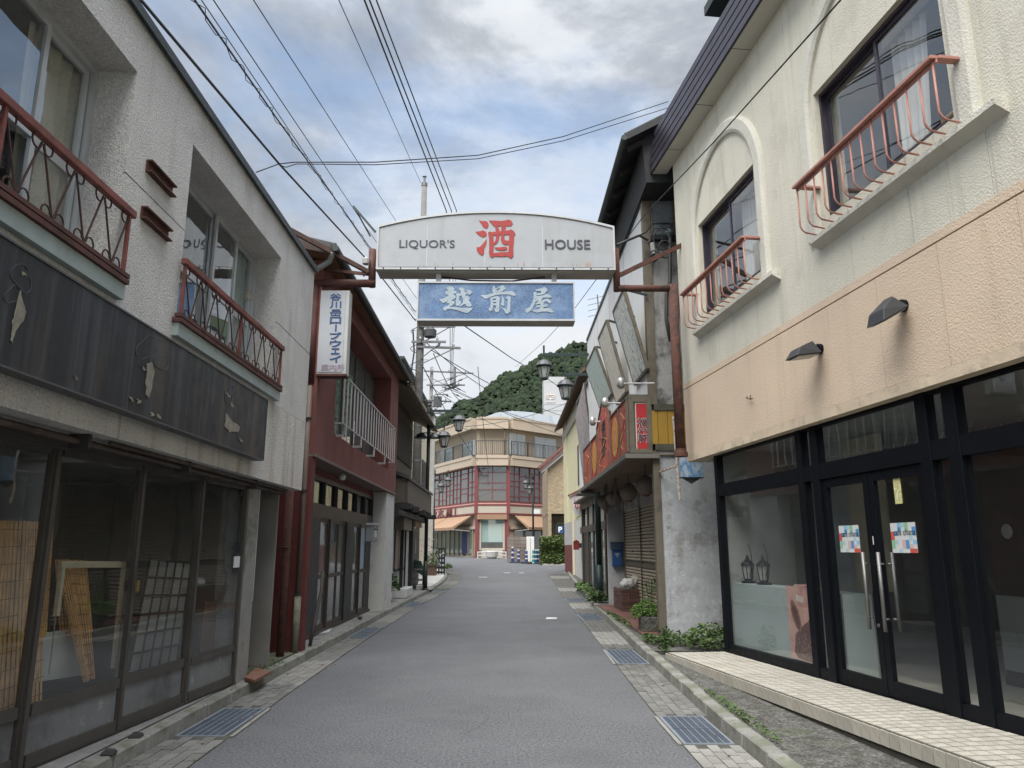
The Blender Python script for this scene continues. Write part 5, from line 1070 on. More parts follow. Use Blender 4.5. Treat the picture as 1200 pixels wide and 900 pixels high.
for (s, z) in ((5.42, 1.72),): solo('round_sticker', M().tube([FC.pt(s, .001, z), FC.pt(s, .003, z)], .055, 16), mat('dull_sticker', (.03, .03, .028), .6), 'faint round sticker on the large pane right of the doors', 'sticker', FC.pt(s, .001, z))
# ---- tiled platform
pf = thing('tiled_platform', 'low cafe entrance platform paved with small cream square tiles', 'platform', FC.pt(0, .5, .1))
PW = .91; T = .1215
E0, E1 = 0.0, 9.0
part('platform_core', M().hexa([FC.pt(E0, -.1, .0), FC.pt(E1, -.1, .0), FC.pt(E1, PW-.012, .0), FC.pt(E0, PW-.012, .0), FC.pt(E0, -.1, zp(E0)-.0045), FC.pt(E1, -.1, zp(E1)-.0045), FC.pt(E1, PW-.012, zp(E1)-.0045), FC.pt(E0, PW-.012, zp(E0)-.0045)]), mat('grout', (.055, .05, .04), .95, .2, 5), pf)
tilem = mat('cream_tile', (.38, .36, .31), .55, .12, 4, .2, 60, .002, rnd=.10, dirt=[((.30, .24, .16), .5, 2.5, .56), ((.25, .24, .21), .5, 6, .56)])
g = .013
tm_ = {}
rest = M(); er = M()
ns = int((E1-E0)/T)
base = M().hexa([Vector((0, 0, 0))+FC.d*g*.5, FC.d*(T-g)+Vector((0, 0, 0.0195*T)), FC.d*(T-g)+FC.n*(T-g)+Vector((0, 0, .0195*T)), FC.n*(T-g)+FC.d*g*.5, FC.d*g*.5+Vector((0, 0, .0185)), FC.d*(T-g)+Vector((0, 0, .0185+.0195*T)), FC.d*(T-g)+FC.n*(T-g)+Vector((0, 0, .0185+.0195*T)), FC.n*(T-g)+FC.d*g*.5+Vector((0, 0, .0185))]).mesh('tile', tilem)
for i in range(ns):
    for r in range(7):
        s = E0+i*T; w = .055+r*T*.965; z = zp(s)-.018
        jz = random.uniform(-.0012, .0012)
        if 2.0 < s < 6.9: place('tile', base, FC.pt(s, w, z+jz), pf)
        else:
            rest.hexa([FC.pt(s, w, z), FC.pt(s+T-g, w, z+.0195*T), FC.pt(s+T-g, w+T*.965-g, z+.0195*T), FC.pt(s, w+T*.965-g, z), FC.pt(s, w, z+.018+jz), FC.pt(s+T-g, w, z+.018+.0195*T+jz), FC.pt(s+T-g, w+T*.965-g, z+.018+.0195*T+jz), FC.pt(s, w+T*.965-g, z+.018+jz)])
    q = M().fbox(FC, s, s+T-g, PW-.012, PW+.003, zp(s)-.11, zp(s)-.004)
    if s > 1.2 and s < 6: part('edge_tile', q, tilem, pf, loc=FC.pt(s, PW, zp(s)))
    else: er.fbox(FC, s, s+T-g, PW-.012, PW+.003, zp(s)-.11, zp(s)-.004)
part('far_tiles', rest, tilem, pf, kind='stuff'); part('far_edge_tiles', er, tilem, pf, kind='stuff')
# ================================================================ RIGHT: shuttered restaurant with posters
plaster = mat('stained_plaster', (0.38, 0.395, 0.41), 0.9, 0.2, 1.6, 0.7, 35, 0.012, dirt=[((0.20, 0.195, 0.18), 0.8, 1.6, 0.50), ((.50, .52, .54), .6, 9, .52), ((.14, .13, .11), .8, 7, .60), ((.2, .2, .19), .6, 26, .58)], spot=(.15, 60))
greyconc = mat('black_stained_concrete', (0.30, 0.295, 0.285), 0.95, 0.2, 2, 0.7, 30, 0.012, dirt=[((0.06, 0.058, 0.052), 0.85, 2.2, 0.5), ((.4, .39, .37), .4, 8, .58)], streak=((0.07, 0.065, 0.06), 0.6, 0.52, 5))
whitecl = mat('white_cladding', (0.62, 0.62, 0.61), 0.8, 0.05, 1, dirt=[((.36, .35, .33), .5, 1.7, .58), ((.2, .19, .18), .7, 5, .66)])
brownmet = mat('olive_brown_metal', (0.14, 0.12, 0.09), 0.6, 0.15, 3, metal=.2, dirt=((.06, .055, .045), .6, 4, .52))
yellowp = mat('yellow_board', (0.36, 0.215, 0.03), 0.7, 0.12, 2, streak=((.30, .18, .03), .5, .55, 6), dirt=((.12, .12, .05), .75, 2.2, .57))
shutm = mat('shutter_beige', (0.46, 0.40, 0.31), 0.6, 0.1, 2, streak=((.22, .17, .12), .5, .54, 5))
XF = 2.55
FW = Fr((XF, 0), (0, 1), (-1, 0))
Y0, Y1 = 12.95, 22.6
sr = thing('shuttered_restaurant', 'two storey white clad restaurant with closed roller shutters and a stained plaster side wall', 'building', (XF, Y0, .12))
ZS1 = 3.3
part('side_wall', M().box(XF+.12, 9, Y0, Y0+.2, .1, ZS1-.05), plaster, sr)
part('upper_side_wall', M().box(XF+.1, 9, Y0+.02, Y0+.22, 4.06, 8.25), greyconc, sr)
part('side_ledge', M().box(XF+.05, 9, Y0-.05, Y0+.2, 3.95, 4.06).box(XF+.05, 9, Y0-.04, Y0+.2, ZS1-.05, ZS1+.06), mat('mossy_ledge', (.07, .07, .05), .9, .3, 5), sr)
bx = [2.49, 2.66, 2.83, 3.0, 3.17, 3.34]
for a, b in zip(bx, bx[1:]): part('yellow_board', M().box(a+.004, b-.004, Y0-.03, Y0+.1, ZS1+.06, 3.948), yellowp, sr)
part('corner_trim', M().box(XF-.02, XF+.12, Y0-.03, Y0+.12, 4.06, 8.2), brownmet, sr)
part('corner_post', M().box(XF+.0, XF+.12, Y0-.02, Y0+.14, .1, ZS1-.055), brownmet, sr)
part('front_wall', M().box(XF, XF+.2, Y0+.125, Y1, 3.5, 7.9), whitecl, sr)
part('wall_cap', M().prism([(XF-.03, Y0+.1, 7.9), (XF+.22, Y0+.1, 7.9), (XF+.22, Y0+.1, 7.98), (XF-.03, Y0+.1, 7.98)], (0, Y1-Y0-.08, 0)), darkmetal, sr)
part('rear_block', M().box(XF+.2, 9, Y0+.23, Y1, 3.3, 7.9), greyconc, sr)
for y in (15.3, 17.6, 20.0): part('cladding_joint', M().box(XF-.003, XF+.01, y, y+.012, 4.4, 7.89), brownmet, sr)
# window high on the side wall with a small balcony bar
wy = Y0-.0
a, b = at_y(760, 250, wy), at_y(798, 212, wy)
part('window', M().box(2.72, 3.5, wy-.02, wy+.015, 7.25, 8.15), mat('old_window', (.17, .19, .21), .3, .3, 2), sr)
for x in (2.7, 3.1, 3.5): part('window_bar', M().box(x-.02, x+.02, wy-.04, wy-.019, 7.2, 8.2), brownmet, sr)
part('window_sill', M().box(2.66, 3.9, wy-.12, wy+.015, 7.12, 7.2), darkmetal, sr)
# big dark eave
ex = 2.14; ez = 8.62; ey0, ey1 = 11.95, 17.2
blk = mat('black_eave', (.020, .021, .023), .7, .2, 4)
ev = part('eave', M().prism([(ex, ey0, ez), (ex, ey0, ez+.12), (5.6, ey0, ez+2.0), (5.6, ey0, ez+1.85)], (0, ey1-ey0, 0)).prism([(ex+.3, ey0+.25, ez+.05), (ex+.35, ey0+.25, ez+.2), (5.6, ey0+.25, ez+1.9), (5.6, ey0+.25, ez-.7), (ex+.35, ey0+.25, ez-.70)], (0, ey1-ey0-.3, 0)), blk, sr)
tm = M()
for i in range(22): tm.tube([(ex-.02, ey0+.1+i*.235, ez+.13), (5.6, ey0+.1+i*.235, ez+2.04)], .045, 6)
part('tile_rows', tm, rooftile, ev, kind='stuff')
for i in range(6): part('rafter', M().bar((ex+.05, ey0+.3+i*.9, ez-.04), (ex+1.2, ey0+.3+i*.9, ez+.6), .07, .09), mat('rafter_dark', (.035, .03, .028), .8), ev)
part('eave_gutter', M().tube([(ex-.06, ey0-.02, ez+.02), (ex-.06, ey1, ez+.02)], .055, 8), darkmetal, ev)
part('blue_band', M().box(XF-.02, XF+.1, Y0+.13, 17.1, 7.99, 8.6), mat('dark_blue_board', (.035, .055, .075), .6), sr)
# leaning film posters
def postermat(name, cols, sc, seed):
    m = bpy.data.materials.new(name); m.use_nodes = True; t = m.node_tree; n = t.nodes; l = t.links
    c = n.new('ShaderNodeTexCoord'); mp = n.new('ShaderNodeMapping'); mp.inputs['Location'].default_value = (seed, seed*2, seed*3); mp.inputs['Scale'].default_value = (1, 1.6, .7); l.new(c.outputs['Object'], mp.inputs[0])
    q = n.new('ShaderNodeTexNoise'); q.inputs['Scale'].default_value = sc; q.inputs['Detail'].default_value = 6; q.inputs['Distortion'].default_value = 1.6; l.new(mp.outputs[0], q.inputs['Vector'])
    r = n.new('ShaderNodeValToRGB'); e = r.color_ramp.elements
    while len(e) < len(cols): e.new(.5)
    for i, cc in enumerate(cols): e[i].position = .36+.28*i/(len(cols)-1); e[i].color = (*cc, 1)
    l.new(q.outputs['Fac'], r.inputs[0]); l.new(r.outputs[0], n['Principled BSDF'].inputs['Base Color']); n['Principled BSDF'].inputs['Roughness'].default_value = .55; n['Principled BSDF'].inputs['Specular IOR Level'].default_value = .15
    MATS[name] = m; return m
cols = [[(.16, .20, .28), (.66, .68, .62), (.80, .78, .60), (.34, .38, .45), (.80, .80, .72)], [(.80, .78, .58), (.56, .60, .56), (.76, .58, .42), (.80, .80, .70), (.36, .40, .44)], [(.76, .80, .60), (.48, .60, .56), (.80, .80, .66), (.56, .76, .74), (.52, .60, .52)]]
quads = [((13.85, 15.2), (2.13, 2.50), ((735, 337), (754, 438), (741, 454), (721, 355.5)), 'nearest the corner, bluish'),
         ((16.3, 17.7), (2.13, 2.50), ((714, 371), (731, 466), (720, 475), (704, 390)), 'middle one of the three'),
         ((18.7, 20.6), (2.13, 2.50), ((701.5, 404), (713, 470), (700, 484), (690, 418)), 'farthest of the three, greenish')]
for i, ((ya, yb), (xt, xb), q, lb_) in enumerate(quads):
    TR_, BR_, BL_, TL_ = [at_x(*p, x) for p, x in zip(q, (xt, xb, xb, xt))]
    z_t = (TR_.z+TL_.z)/2; z_b = (BR_.z+BL_.z)/2; y_a = (TR_.y+BR_.y)/2; y_b = (TL_.y+BL_.y)/2
    A, B, C_, D_ = Vector((xb, y_a, z_b)), Vector((xb, y_b, z_b)), Vector((xt, y_b, z_t)), Vector((xt, y_a, z_t))
    nv = (B-A).cross(D_-A).normalized(); nv = nv if nv.x < 0 else -nv
    o = thing('film_poster_board', 'faded film poster board on the white wall, '+lb_, 'poster', A, 'film poster boards on the white upper wall')
    part('print', M().prism([A, B, C_, D_], nv*.012), postermat('film_print_%d' % i, cols[i], 5.5, i*3.7+1), o)
    fr = M(); 
    for P_, Q_ in ((A, B), (B, C_), (C_, D_), (D_, A)): fr.bar(P_-nv*.01, Q_-nv*.01, .05, .06, nv)
    part('frame', fr, brownmet, o)
    part('support', M().bar(C_-nv*.03, Vector((XF+.01, y_b, z_t-.1)), .04, .04).bar(D_-nv*.03, Vector((XF+.01, y_a, z_t-.1)), .04, .04), darkmetal, o)
# floodlights on arms
for (px, py, x, lb_) in ((727.5, 447, 2.05, 'small silver floodlight on a long arm above the red sign box, nearest the corner'), (709, 470, 2.02, 'small round white lamp on an arm above the peak of the red sign box'), (694.5, 492, 1.98, 'far small floodlight on an arm at the end of the red sign box')):
    c = at_x(px, py, x); o = thing('arm_floodlight', lb_, 'floodlight', c)
    part('head', M().lathe(c+Vector((0, 0, -.14)), [(.05, .03), (.07, .05), (.07, .17), (.04, .2), (.015, .22)], 12), mat('silver_lamp', (.42, .42, .41), .35, .1, 5, metal=.5), o, smooth=True); part('lens', M().lathe(c+Vector((0, 0, -.13)), [(.04, 0), (.06, .02)], 12), mat('lens_grey', ()), o)
    part('arm', M().tube([c+Vector((0, 0, .02)), c+Vector((.05, -.05, -.05)), (XF+.02, c.y-.4, c.z-.12)], .016, 6), railw, o)
# red box sign
XS = at_y(737, 500, Y0).x; za, zb2_ = at_y(740, 531, Y0).z, at_y(740, 467, Y0).z; YE = 20.4
bxs = thing('red_box_sign', 'projecting box sign with red and gold restaurant panels and a peaked middle above the shutters', 'sign', (XS, Y0, ZS1))
redpan = []
def stripes(name, base, gold, seed): return postermat(name, [base, base, gold, base, tuple(c*.6 for c in base)], 5.0, seed)
redm = stripes('red_dragon_print', (.30, .042, .042), (.52, .22, .12), 3.3); goldm = stripes('gold_print', (.30, .035, .03), (.42, .10, .05), 7.7)
FSG = Fr((XS, 0), (0, 1), (-1, 0))
zbot = za+.02
def top_at(px, py): return FSG.sz(px, py)
# edges along the box (px, top y) in the photo
edges = [(737, 471.5), (726, 480), (716.5, 490), (700.5, 508), (693.5, 515), (687, 521)]
peak = FSG.sz(709.5, 478)
S_ = [FSG.sz(px, py) for px, py in edges]
names = ['red', 'gold', 'redpeak', 'gold', 'red']; medal = postermat('gold_medallion', [(.50, .30, .07), (.55, .24, .06), (.38, .11, .04), (.58, .40, .14)], 6, 2.2)
ss = [s for s, z in S_]; ss[0] = Y0+.02; ss[-1] = YE
zt = sum(z for s, z in S_)/len(S_)
for i in range(5):
    a, b = ss[i]+.02, ss[i+1]-.02; nm = names[i]
    if nm == 'redpeak':
        pts = [(a, zbot), (b, zbot), (b, zt+.12), ((a+b)/2, zt+.62), (a, zt+.12)]
    else: pts = [(a, zbot), (b, zbot), (b, zt), (a, zt)]
    part('sign_panel', M().prism([FSG.pt(s, .006, z) for s, z in pts], (-.012, 0, 0)), goldm if nm == 'gold' else redm, bxs)
    if nm == 'gold': part('medallion', M().prism([FSG.pt((a+b)/2+(b-a)*.36*math.cos(q_*.35), .019, (zbot+zt)/2+(zt-zbot)*.40*math.sin(q_*.35)) for q_ in range(18)], (-.006, 0, 0)), medal, bxs)
    if nm != 'gold':
        for q0 in range(2): part('flame_swirl', M().tube([FSG.pt((a+b)/2+(b-a)*(.1+.28*math.sin(q_*.9+q0*2)), .02, zbot+.12+q0*.3+q_*.07) for q_ in range(7)], [.004, .010, .016, .014, .010, .007, .003], 4), mat('dull_gold', (.50, .24, .10), .7), bxs)
    ed = M(); 
    for k in range(len(pts)):
        p_, q_ = pts[k], pts[(k+1) % len(pts)]; ed.bar(FSG.pt(p_[0], .02, p_[1]), FSG.pt(q_[0], .02, q_[1]), .03, .04, (1, 0, 0))
    part('panel_frame', ed, brownmet, bxs)
sm = (ss[2]+ss[3])/2
ink = mat('sign_ink', (.03, .02, .03), .6)
for k, ch in enumerate('福州軒'):
    part('lettering', text_on(M(), ch, (XS-.019, sm, zt+.05-.27*k-.05), (0, -1, 0), (0, 0, 1), .62, .25, .03, .004), ink, bxs)
for k, ch in enumerate('飲茶'): part('lettering', text_on(M(), ch, (XS-.019, sm+.06-.0, zt+.36-.0), (0, -1, 0), (0, 0, 1), .3, .16, .02, .004), mat('cream_ink', (.55, .4, .25), .6), bxs) if k == 9 else None
part('box_body', M().prism([(XS+.0, Y0+.0, za), (XF-.0, Y0, za), (XF, Y0, zt+.05), (XS, Y0, zt+.05)], (0, YE-Y0, 0)), brownmet, bxs)
xa, xb = XS, XF+.0
part('end_frame', M().box(xa-.0, xb, Y0-.05, Y0-.002, za-.0, za+.07).box(xa, xb, Y0-.05, Y0-.002, zb2_-.07, zb2_+.03).box(xa, xa+.085, Y0-.05, Y0-.002, za+.07, zb2_-.07).box(xb-.085, xb, Y0-.05, Y0-.002, za+.07, zb2_-.07), brownmet, bxs)
xm0, xm1 = at_y(746, 500, Y0-.03).x, at_y(760.5, 500, Y0-.03).x; zr0, zr1 = at_y(753, 528, Y0-.03).z, at_y(753, 473, Y0-.03).z
part('end_panel', M().box(xm0-.015, xm1+.015, Y0-.03, Y0-.003, zr0-.015, zr1+.015), mat('end_white', (.6, .55, .52), .6), bxs); part('end_panel', M().box(xm0, xm1, Y0-.036, Y0-.031, zr0, zr1), mat('signal_red', (.38, .018, .022), .5, .08, 4), bxs)
ym = Y0-.0365
for k, ch in enumerate('福州軒'):
    zc = zr1-(zr1-zr0)*(.40+.17*k)
    part('lettering', text_on(M(), ch, ((xm0+xm1)/2, ym-.002, zc), (1, 0, 0), (0, 0, 1), .20, .165, .02, .001), mat('end_white', ()), bxs)
    part('lettering', text_on(M(), ch, ((xm0+xm1)/2, ym-.005, zc), (1, 0, 0), (0, 0, 1), .18, .15, .004, .002), ink, bxs)
# canopy under the sign
zc0 = za-.02
can = grp('canopy', bxs)
part('canopy_edge', M().box(XS-.10, XS-.02, Y0-.06, 21.6, zc0-.08, zc0+.0).box(XS-.10, XF+.1, Y0-.13, Y0-.06, zc0-.08, zc0), mat('grey_edge', (.15, .14, .125), .6, metal=.2, dirt=((.12, .11, .09), .6, 5, .52)), can)
part('canopy_ceiling', M().box(XS-.02, 3.3, Y0-.055, 21.6, zc0-.02, zc0+.0), mat('canopy_wood', (.17, .12, .08), .85, .2, 2, streak=((.1, .07, .05), .5, .5, 5)), can)
part('canopy_lip', M().box(XS-.16, XS+.3, 20.6, 21.7, zc0-.14, zc0-.09), mat('grey_edge', ()), can)
# recess: floor, shutters, wing wall
XH = 3.2
part('recess_head', M().box(XH-.05, XH+.1, Y0+.2, 20.9, 2.55, zc0-.021), mat('recess_white', (.42, .42, .41), .9, dirt=((.2, .19, .17), .6, 3, .5)), sr)
for k in range(4): part('wall_bolt', M().lathe((XH-.07, 14.2+k*1.3, 2.85), [(.04, 0), (.04, .06)], 8), darkmetal, sr)
def shutter(ya, yb, lab):
    o = grp('roller_shutter', sr, label=lab); F_ = Fr((XH, 0), (0, 1), (-1, 0)); q = M(); z = .17
    while z < 2.75:
        if not 1.16 < z < 1.26: 
            q.add([F_.pt(ya, .0, z), F_.pt(yb, .0, z), F_.pt(ya, .035, z+.02), F_.pt(yb, .035, z+.02), F_.pt(ya, .035, z+.055), F_.pt(yb, .035, z+.055), F_.pt(ya, .0, z+.066), F_.pt(yb, .0, z+.066)], [(0, 1, 3, 2), (2, 3, 5, 4), (4, 5, 7, 6)])
        z += .075
    part('slats', q, shutm, o, kind='stuff'); part('mid_rail', M().fbox(F_, ya, yb, 0, .04, 1.16, 1.25), brownmet, o); part('backing', M().fbox(F_, ya, yb, -.03, -.001, .12, 2.8), brownmet, o)
    part('guide', M().fbox(F_, yb, yb+.07, -.03, .06, .12, 2.9), brownmet, o)
    part('latch', M().fbox(F_, (ya+yb)/2-.06, (ya+yb)/2+.06, .036, .05, 1.5, 1.54), darkmetal, o)
shutter(13.1, 15.35, 'near beige roller shutter'); shutter(15.5, 17.8, 'middle beige roller shutter with a worn painted word'); shutter(17.95, 20.2, 'far beige roller shutter')
part('wing_wall', M().box(2.78, 3.3, 20.7, 20.9, .1, 3.2).box(3.2, 3.35, 20.3, 20.7, .1, 3.2), mat('wing_white', (.40, .405, .41), .9, .1, 2, .4, 40, dirt=((.25, .24, .23), .6, 2, .52)), sr)
# red brown paved floor
pfl = place('paved_entrance', None, (2.4, 13, .12), kind='structure')
part('bed', M().box(2.38, 3.2, 12.9, 20.7, .10, .128), joint, pfl)
redtile = mat('red_brown_tile', (.15, .075, .06), .8, .2, 6, .3, 60, rnd=.2)
tb_ = M().box(.004, .21, .004, .10, 0, .022).mesh('tile', redtile)
k = 0
for j in range(70):
    for i in range(4):
        y = 13.0+j*.108
        if k < 290: place('floor_tile', tb_, (2.39+i*.212-(.05 if j % 2 else 0)*0, y, .118), pfl); k += 1
# things at the shutters
c = Vector((2.76, 18.3, .14))
pl = thing('brick_planter', 'low brown brick planter box in front of the wing wall', 'planter', c)
bm_ = mat('brown_brick', (.115, .062, .052), .85, .2, 6, .5, 50, rnd=.2)
bk = M().box(.004, .206, 0, .06, .004, .066).mesh('brick', bm_)
for r in range(7):
    for i in range(3): 
        place('brick', bk, c+Vector((-.02+i*.21-(0.0 if r % 2 else .0), 0, r*.072)), pl)
    for i in range(6):
        o = place('brick', bk, c+Vector((-.025, .06+i*.21, r*.072)), pl); o.rotation_euler[2] = math.pi/2; o.location.x += .06
part('core', M().box(c.x+.03, c.x+.6, c.y+.03, c.y+1.3, c.z, c.z+.48), joint, pl)
def lump(c, r, m, name, lab, cat, sc=(1, 1, 1), seed=0):
    bm = bmesh.new(); bmesh.ops.create_icosphere(bm, subdivisions=3, radius=1)
    for v in bm.verts:
        d = 1+.22*noise.noise(v.co*1.7+Vector((seed, 0, 0)))+.1*noise.noise(v.co*5+Vector((seed, 3, 0))); v.co = Vector((v.co.x*sc[0], v.co.y*sc[1], max(-.6, v.co.z)*sc[2]))*r*d
    me = bpy.data.meshes.new(name); bm.to_mesh(me); bm.free(); me.materials.append(m)
    return place(name, me, c, None, label=lab, category=cat)
lump(c+Vector((.2, .3, .62)), .17, mat('white_bag', (.52, .52, .5), .5), 'plastic_bag', 'crumpled white plastic bag lying on the brick planter', 'bag', (1.1, 1, .8), 2)
q = M().box(0, .42, 0, .3, 0, .05).box(0, .02, 0, .3, .05, .3).box(.4, .42, 0, .3, .05, .3); me = q.mesh('open_crate', mat('crate_grey', (.40, .38, .33), .7)); o = place('open_crate', me, c+Vector((.28, .2, .52)), None, label='tilted pale open box lying on the brick planter', category='box'); o.rotation_euler = (.2, .5, .4)
# blue mail box
cb_ = Vector((2.98, 20.68, 1.42)); mb_ = thing('blue_mailbox', 'blue wall mailbox with a dark lid on the wing wall beside the shutters', 'mailbox', cb_)
bluem = mat('mailbox_blue', (.025, .085, .24), .45, .1, 3)
part('body', M().box(cb_.x-.12, cb_.x+.14, cb_.y-.16, cb_.y, cb_.z-.3, cb_.z+.16), bluem, mb_, bev=.012); part('lid', M().prism([(cb_.x-.16, cb_.y-.2, cb_.z+.12), (cb_.x-.16, cb_.y, cb_.z+.18), (cb_.x-.16, cb_.y, cb_.z+.34), (cb_.x-.16, cb_.y-.14, cb_.z+.32)], (.34, 0, 0)), mat('mailbox_dark', (.03, .05, .09), .5), mb_, bev=.008)
part('label_mark', text_on(M(), '〒', (cb_.x+.01, cb_.y-.163, cb_.z-.02), (1, 0, 0), (0, 0, 1), .11, .11, .01, .002), mat('label_pale', ()), mb_)
part('post_bar', M().tube([(2.95, 20.62, 1.72), (3.25, 20.62, 1.74)], .012, 5), darkmetal, mb_)
solo('green_cloth', M().prism([(3.2, 20.6, 1.05), (3.3, 20.6, 1.1), (3.27, 20.6, 1.5), (3.23, 20.6, 1.55)], (0, .04, 0)), mat('green_cloth', (.04, .14, .08), .8), 'dark green cloth strip hanging beside the blue mailbox', 'cloth', (3.25, 20.6, 1.1))
# paper lanterns
lanm = mat('old_paper', (.20, .17, .145), .85, .15, 3)
for (y, x, lb_) in ((14.5, 2.70, 'nearest grey paper lantern under the canopy'), (16.3, 2.66, 'second grey paper lantern from the corner post'), (18.2, 2.62, 'third grey paper lantern from the corner post'), (19.8, 2.60, 'farthest grey paper lantern under the canopy')):
    c = Vector((x, y, zc0-.42)); o = thing('paper_lantern', lb_, 'lantern', c, 'grey paper lanterns under the canopy')
    prof = []
    for i in range(17):
        t = i/16; rr = .19*math.sin(math.pi*(.14+.72*t))**.8; prof.append((rr*(1+.03*(i % 2)), -.17+.34*t))
    part('paper', M().lathe(c, prof, 18), lanm, o); part('cap', M().lathe(c+Vector((0, 0, .16)), [(.07, 0), (.07, .03), (.01, .04), (.01, .25)], 10), darkmetal, o); part('base_ring', M().lathe(c+Vector((0, 0, -.20)), [(.06, 0), (.07, .03)], 10), mat('lantern_red', (.2, .05, .04), .7), o)
for y in (17.3, 18.9): part('hanging_board', M().box(2.5, 2.56, y, y+.05, zc0-.75, zc0-.02), brownmet, sr)
# blue and white sign remnant, and rusty thin mast
o = thing('blue_white_sign', 'blue and white hanging sign remnant with a pointed black foot behind the cafe corner', 'sign', (3.1, 12.3, 2.9))
x0, x1 = at_y(797, 550, 12.3).x, at_y(823, 550, 12.3).x; z0, z1 = at_y(810, 559, 12.3).z, at_y(810, 528, 12.3).z; xm = (x0+x1)/2
part('panel', M().box(x0, x1, 12.3, 12.34, z0, z1), postermat('blue_white_print', [(.55, .6, .66), (.10, .28, .52), (.5, .58, .66), (.05, .2, .45)], 3, 5), o)
part('foot', M().prism([(x0, 12.31, z0), (x1, 12.31, z0), (xm, 12.31, z0-.11)], (0, .03, 0)).box(x0-.01, x1+.01, 12.29, 12.35, z0-.02, z0), darkmetal, o)
part('hanger', M().tube([(xm, 12.32, z1), (xm+.1, 12.6, z1+.3), (xm+.2, 12.95, z1+.3)], .015, 6), darkmetal, o)
c = at_y(797, 586, 12.2); t = at_y(789, 488, 12.2); m_ = at_y(793, 540, 12.2)
solo('peeling_rod', M().tube([c, m_, t], .022, 8).bar(at_y(794, 545, 12.2), at_y(773, 553, 12.9), .04, .03), mat('peeling_white_rust', (.45, .40, .35), .8, .3, 10, dirt=((.2, .07, .04), .9, 14, .5)), 'thin peeling white and rusty rod hanging beside the yellow boards', 'rod', c)
# cables on the grey side wall
cabm = mat('black_cable', (.03, .03, .032), .6)
cw = thing('service_cables', 'tangle of black service cables and a pipe on the stained concrete side wall', 'cables', (2.9, 12.9, 5))
q = lambda x, y, yy=12.75: at_y(x, y, yy)
part('pipe', M().tube([q(786, 262), q(785, 300), q(785, 330), q(781, 345), q(781, 375), q(786, 400)], .035, 8), mat('pvc_black', (.05, .05, .05), .5), cw, smooth=True)
for r, (cx, cy) in ((7, (770, 276)), (10, (776, 280)), (5, (766, 300)), (8, (779, 292))):
    part('cable_loop', M().tube([q(cx+r*math.cos(i*.5), cy+r*1.3*math.sin(i*.5), 12.8-.01*i) for i in range(13)], .013, 5), cabm, cw)
part('cable', M().tube([q(723, 287, 11.6), q(737, 281, 12), q(749, 276, 12.4), q(760, 282), q(765, 298), q(768, 306)], .022, 6), cabm, cw, smooth=True); part('cable', M().tube([q(749, 276, 12.4), q(757, 272), q(764, 262), q(788, 262)], .016, 6), cabm, cw, smooth=True)
part('sleeve', M().tube([q(764, 285), q(766, 298)], .05, 8).tube([q(755, 281), q(760, 284)], .04, 8), mat('porcelain', ()), cw); part('small_dome', M().lathe(q(784, 272), [(.02, -.1), (.08, -.02), (.06, .04), (.02, .06)], 10), mat('green_grey', (.12, .17, .16), .5), cw)

# ================================================================ RIGHT: narrow brown shop with screens
nb_ = thing('narrow_brown_shop', 'narrow shop with dark brown door posts, pale door and a slanted mauve picture board', 'building', (2.95, 22.7, .2))
YB0, YB1 = 22.65, 30.5; XB = 3.0
part('wall', M().box(XB+.25, 9, YB0, YB1, .1, 7.4).box(XB, XB+.25, YB0, YB1, 3.3, 7.4), whitecl, nb_)
part('side_wall', M().box(XB, 9, YB0-.04, YB0-.001, 3.2, 7.4), whitecl, nb_)
part('wall_cap', M().box(XB-.08, 9.05, YB0-.06, YB1+.05, 7.4, 7.5), darkmetal, nb_)
for y in (22.8, 24.3, 25.9, 27.6, 29.6): part('door_post', M().box(XB-.02, XB+.12, y, y+.22, .12, 3.2), brownfr if y != 25.9 else dkdoor, nb_)
part('head_rail', M().box(XB-.01, XB+.11, YB0, YB1, 2.15, 2.4).box(XB-.01, XB+.11, YB0, YB1, 3.05, 3.3), brownfr, nb_)
for a, b, m_ in ((23.02, 24.3, frost), (24.52, 25.9, mat('pale_door', (.36, .38, .39), .5)), (26.12, 27.6, frost), (27.82, 29.6, dkdoor)): part('door', M().box(XB+.04, XB+.07, a, b, .12, 2.15), m_, nb_)
for a, b in ((23.02, 24.3), (24.52, 25.9), (26.12, 27.6)): part('transom_pane', M().box(XB+.04, XB+.07, a, b, 2.4, 3.05), mat('transom_pale', (.35, .34, .30), .5), nb_)
part('canopy', M().box(2.72, XB+.1, 22.7, 30.2, 3.3, 3.36), brownmet, nb_)
A_, B_ = at_x(690, 470, 2.42), at_x(679, 560, 2.42)
y_a, y_b = 22.9, 26.0
o = thing('mauve_picture_board', 'tall slanted mauve picture board leaning beyond the red box sign', 'poster', (2.6, 23, 3.4))
part('print', M().prism([(2.75, y_a, 3.5), (2.75, y_b, 3.5), (2.45, y_b-.4, 6.0), (2.45, y_a-.1, 6.6)], (-.03, 0, .01)), postermat('mauve_print', [(.42, .38, .38), (.28, .22, .22), (.5, .47, .46), (.35, .28, .27)], 2.5, 9), o); part('frame', M().bar((2.76, y_a, 3.5), (2.46, y_a-.1, 6.6), .05, .05).bar((2.76, y_b, 3.5), (2.46, y_b-.4, 6.0), .05, .05).bar((2.46, y_a-.1, 6.6), (2.46, y_b-.4, 6.0), .05, .05), brownmet, o)
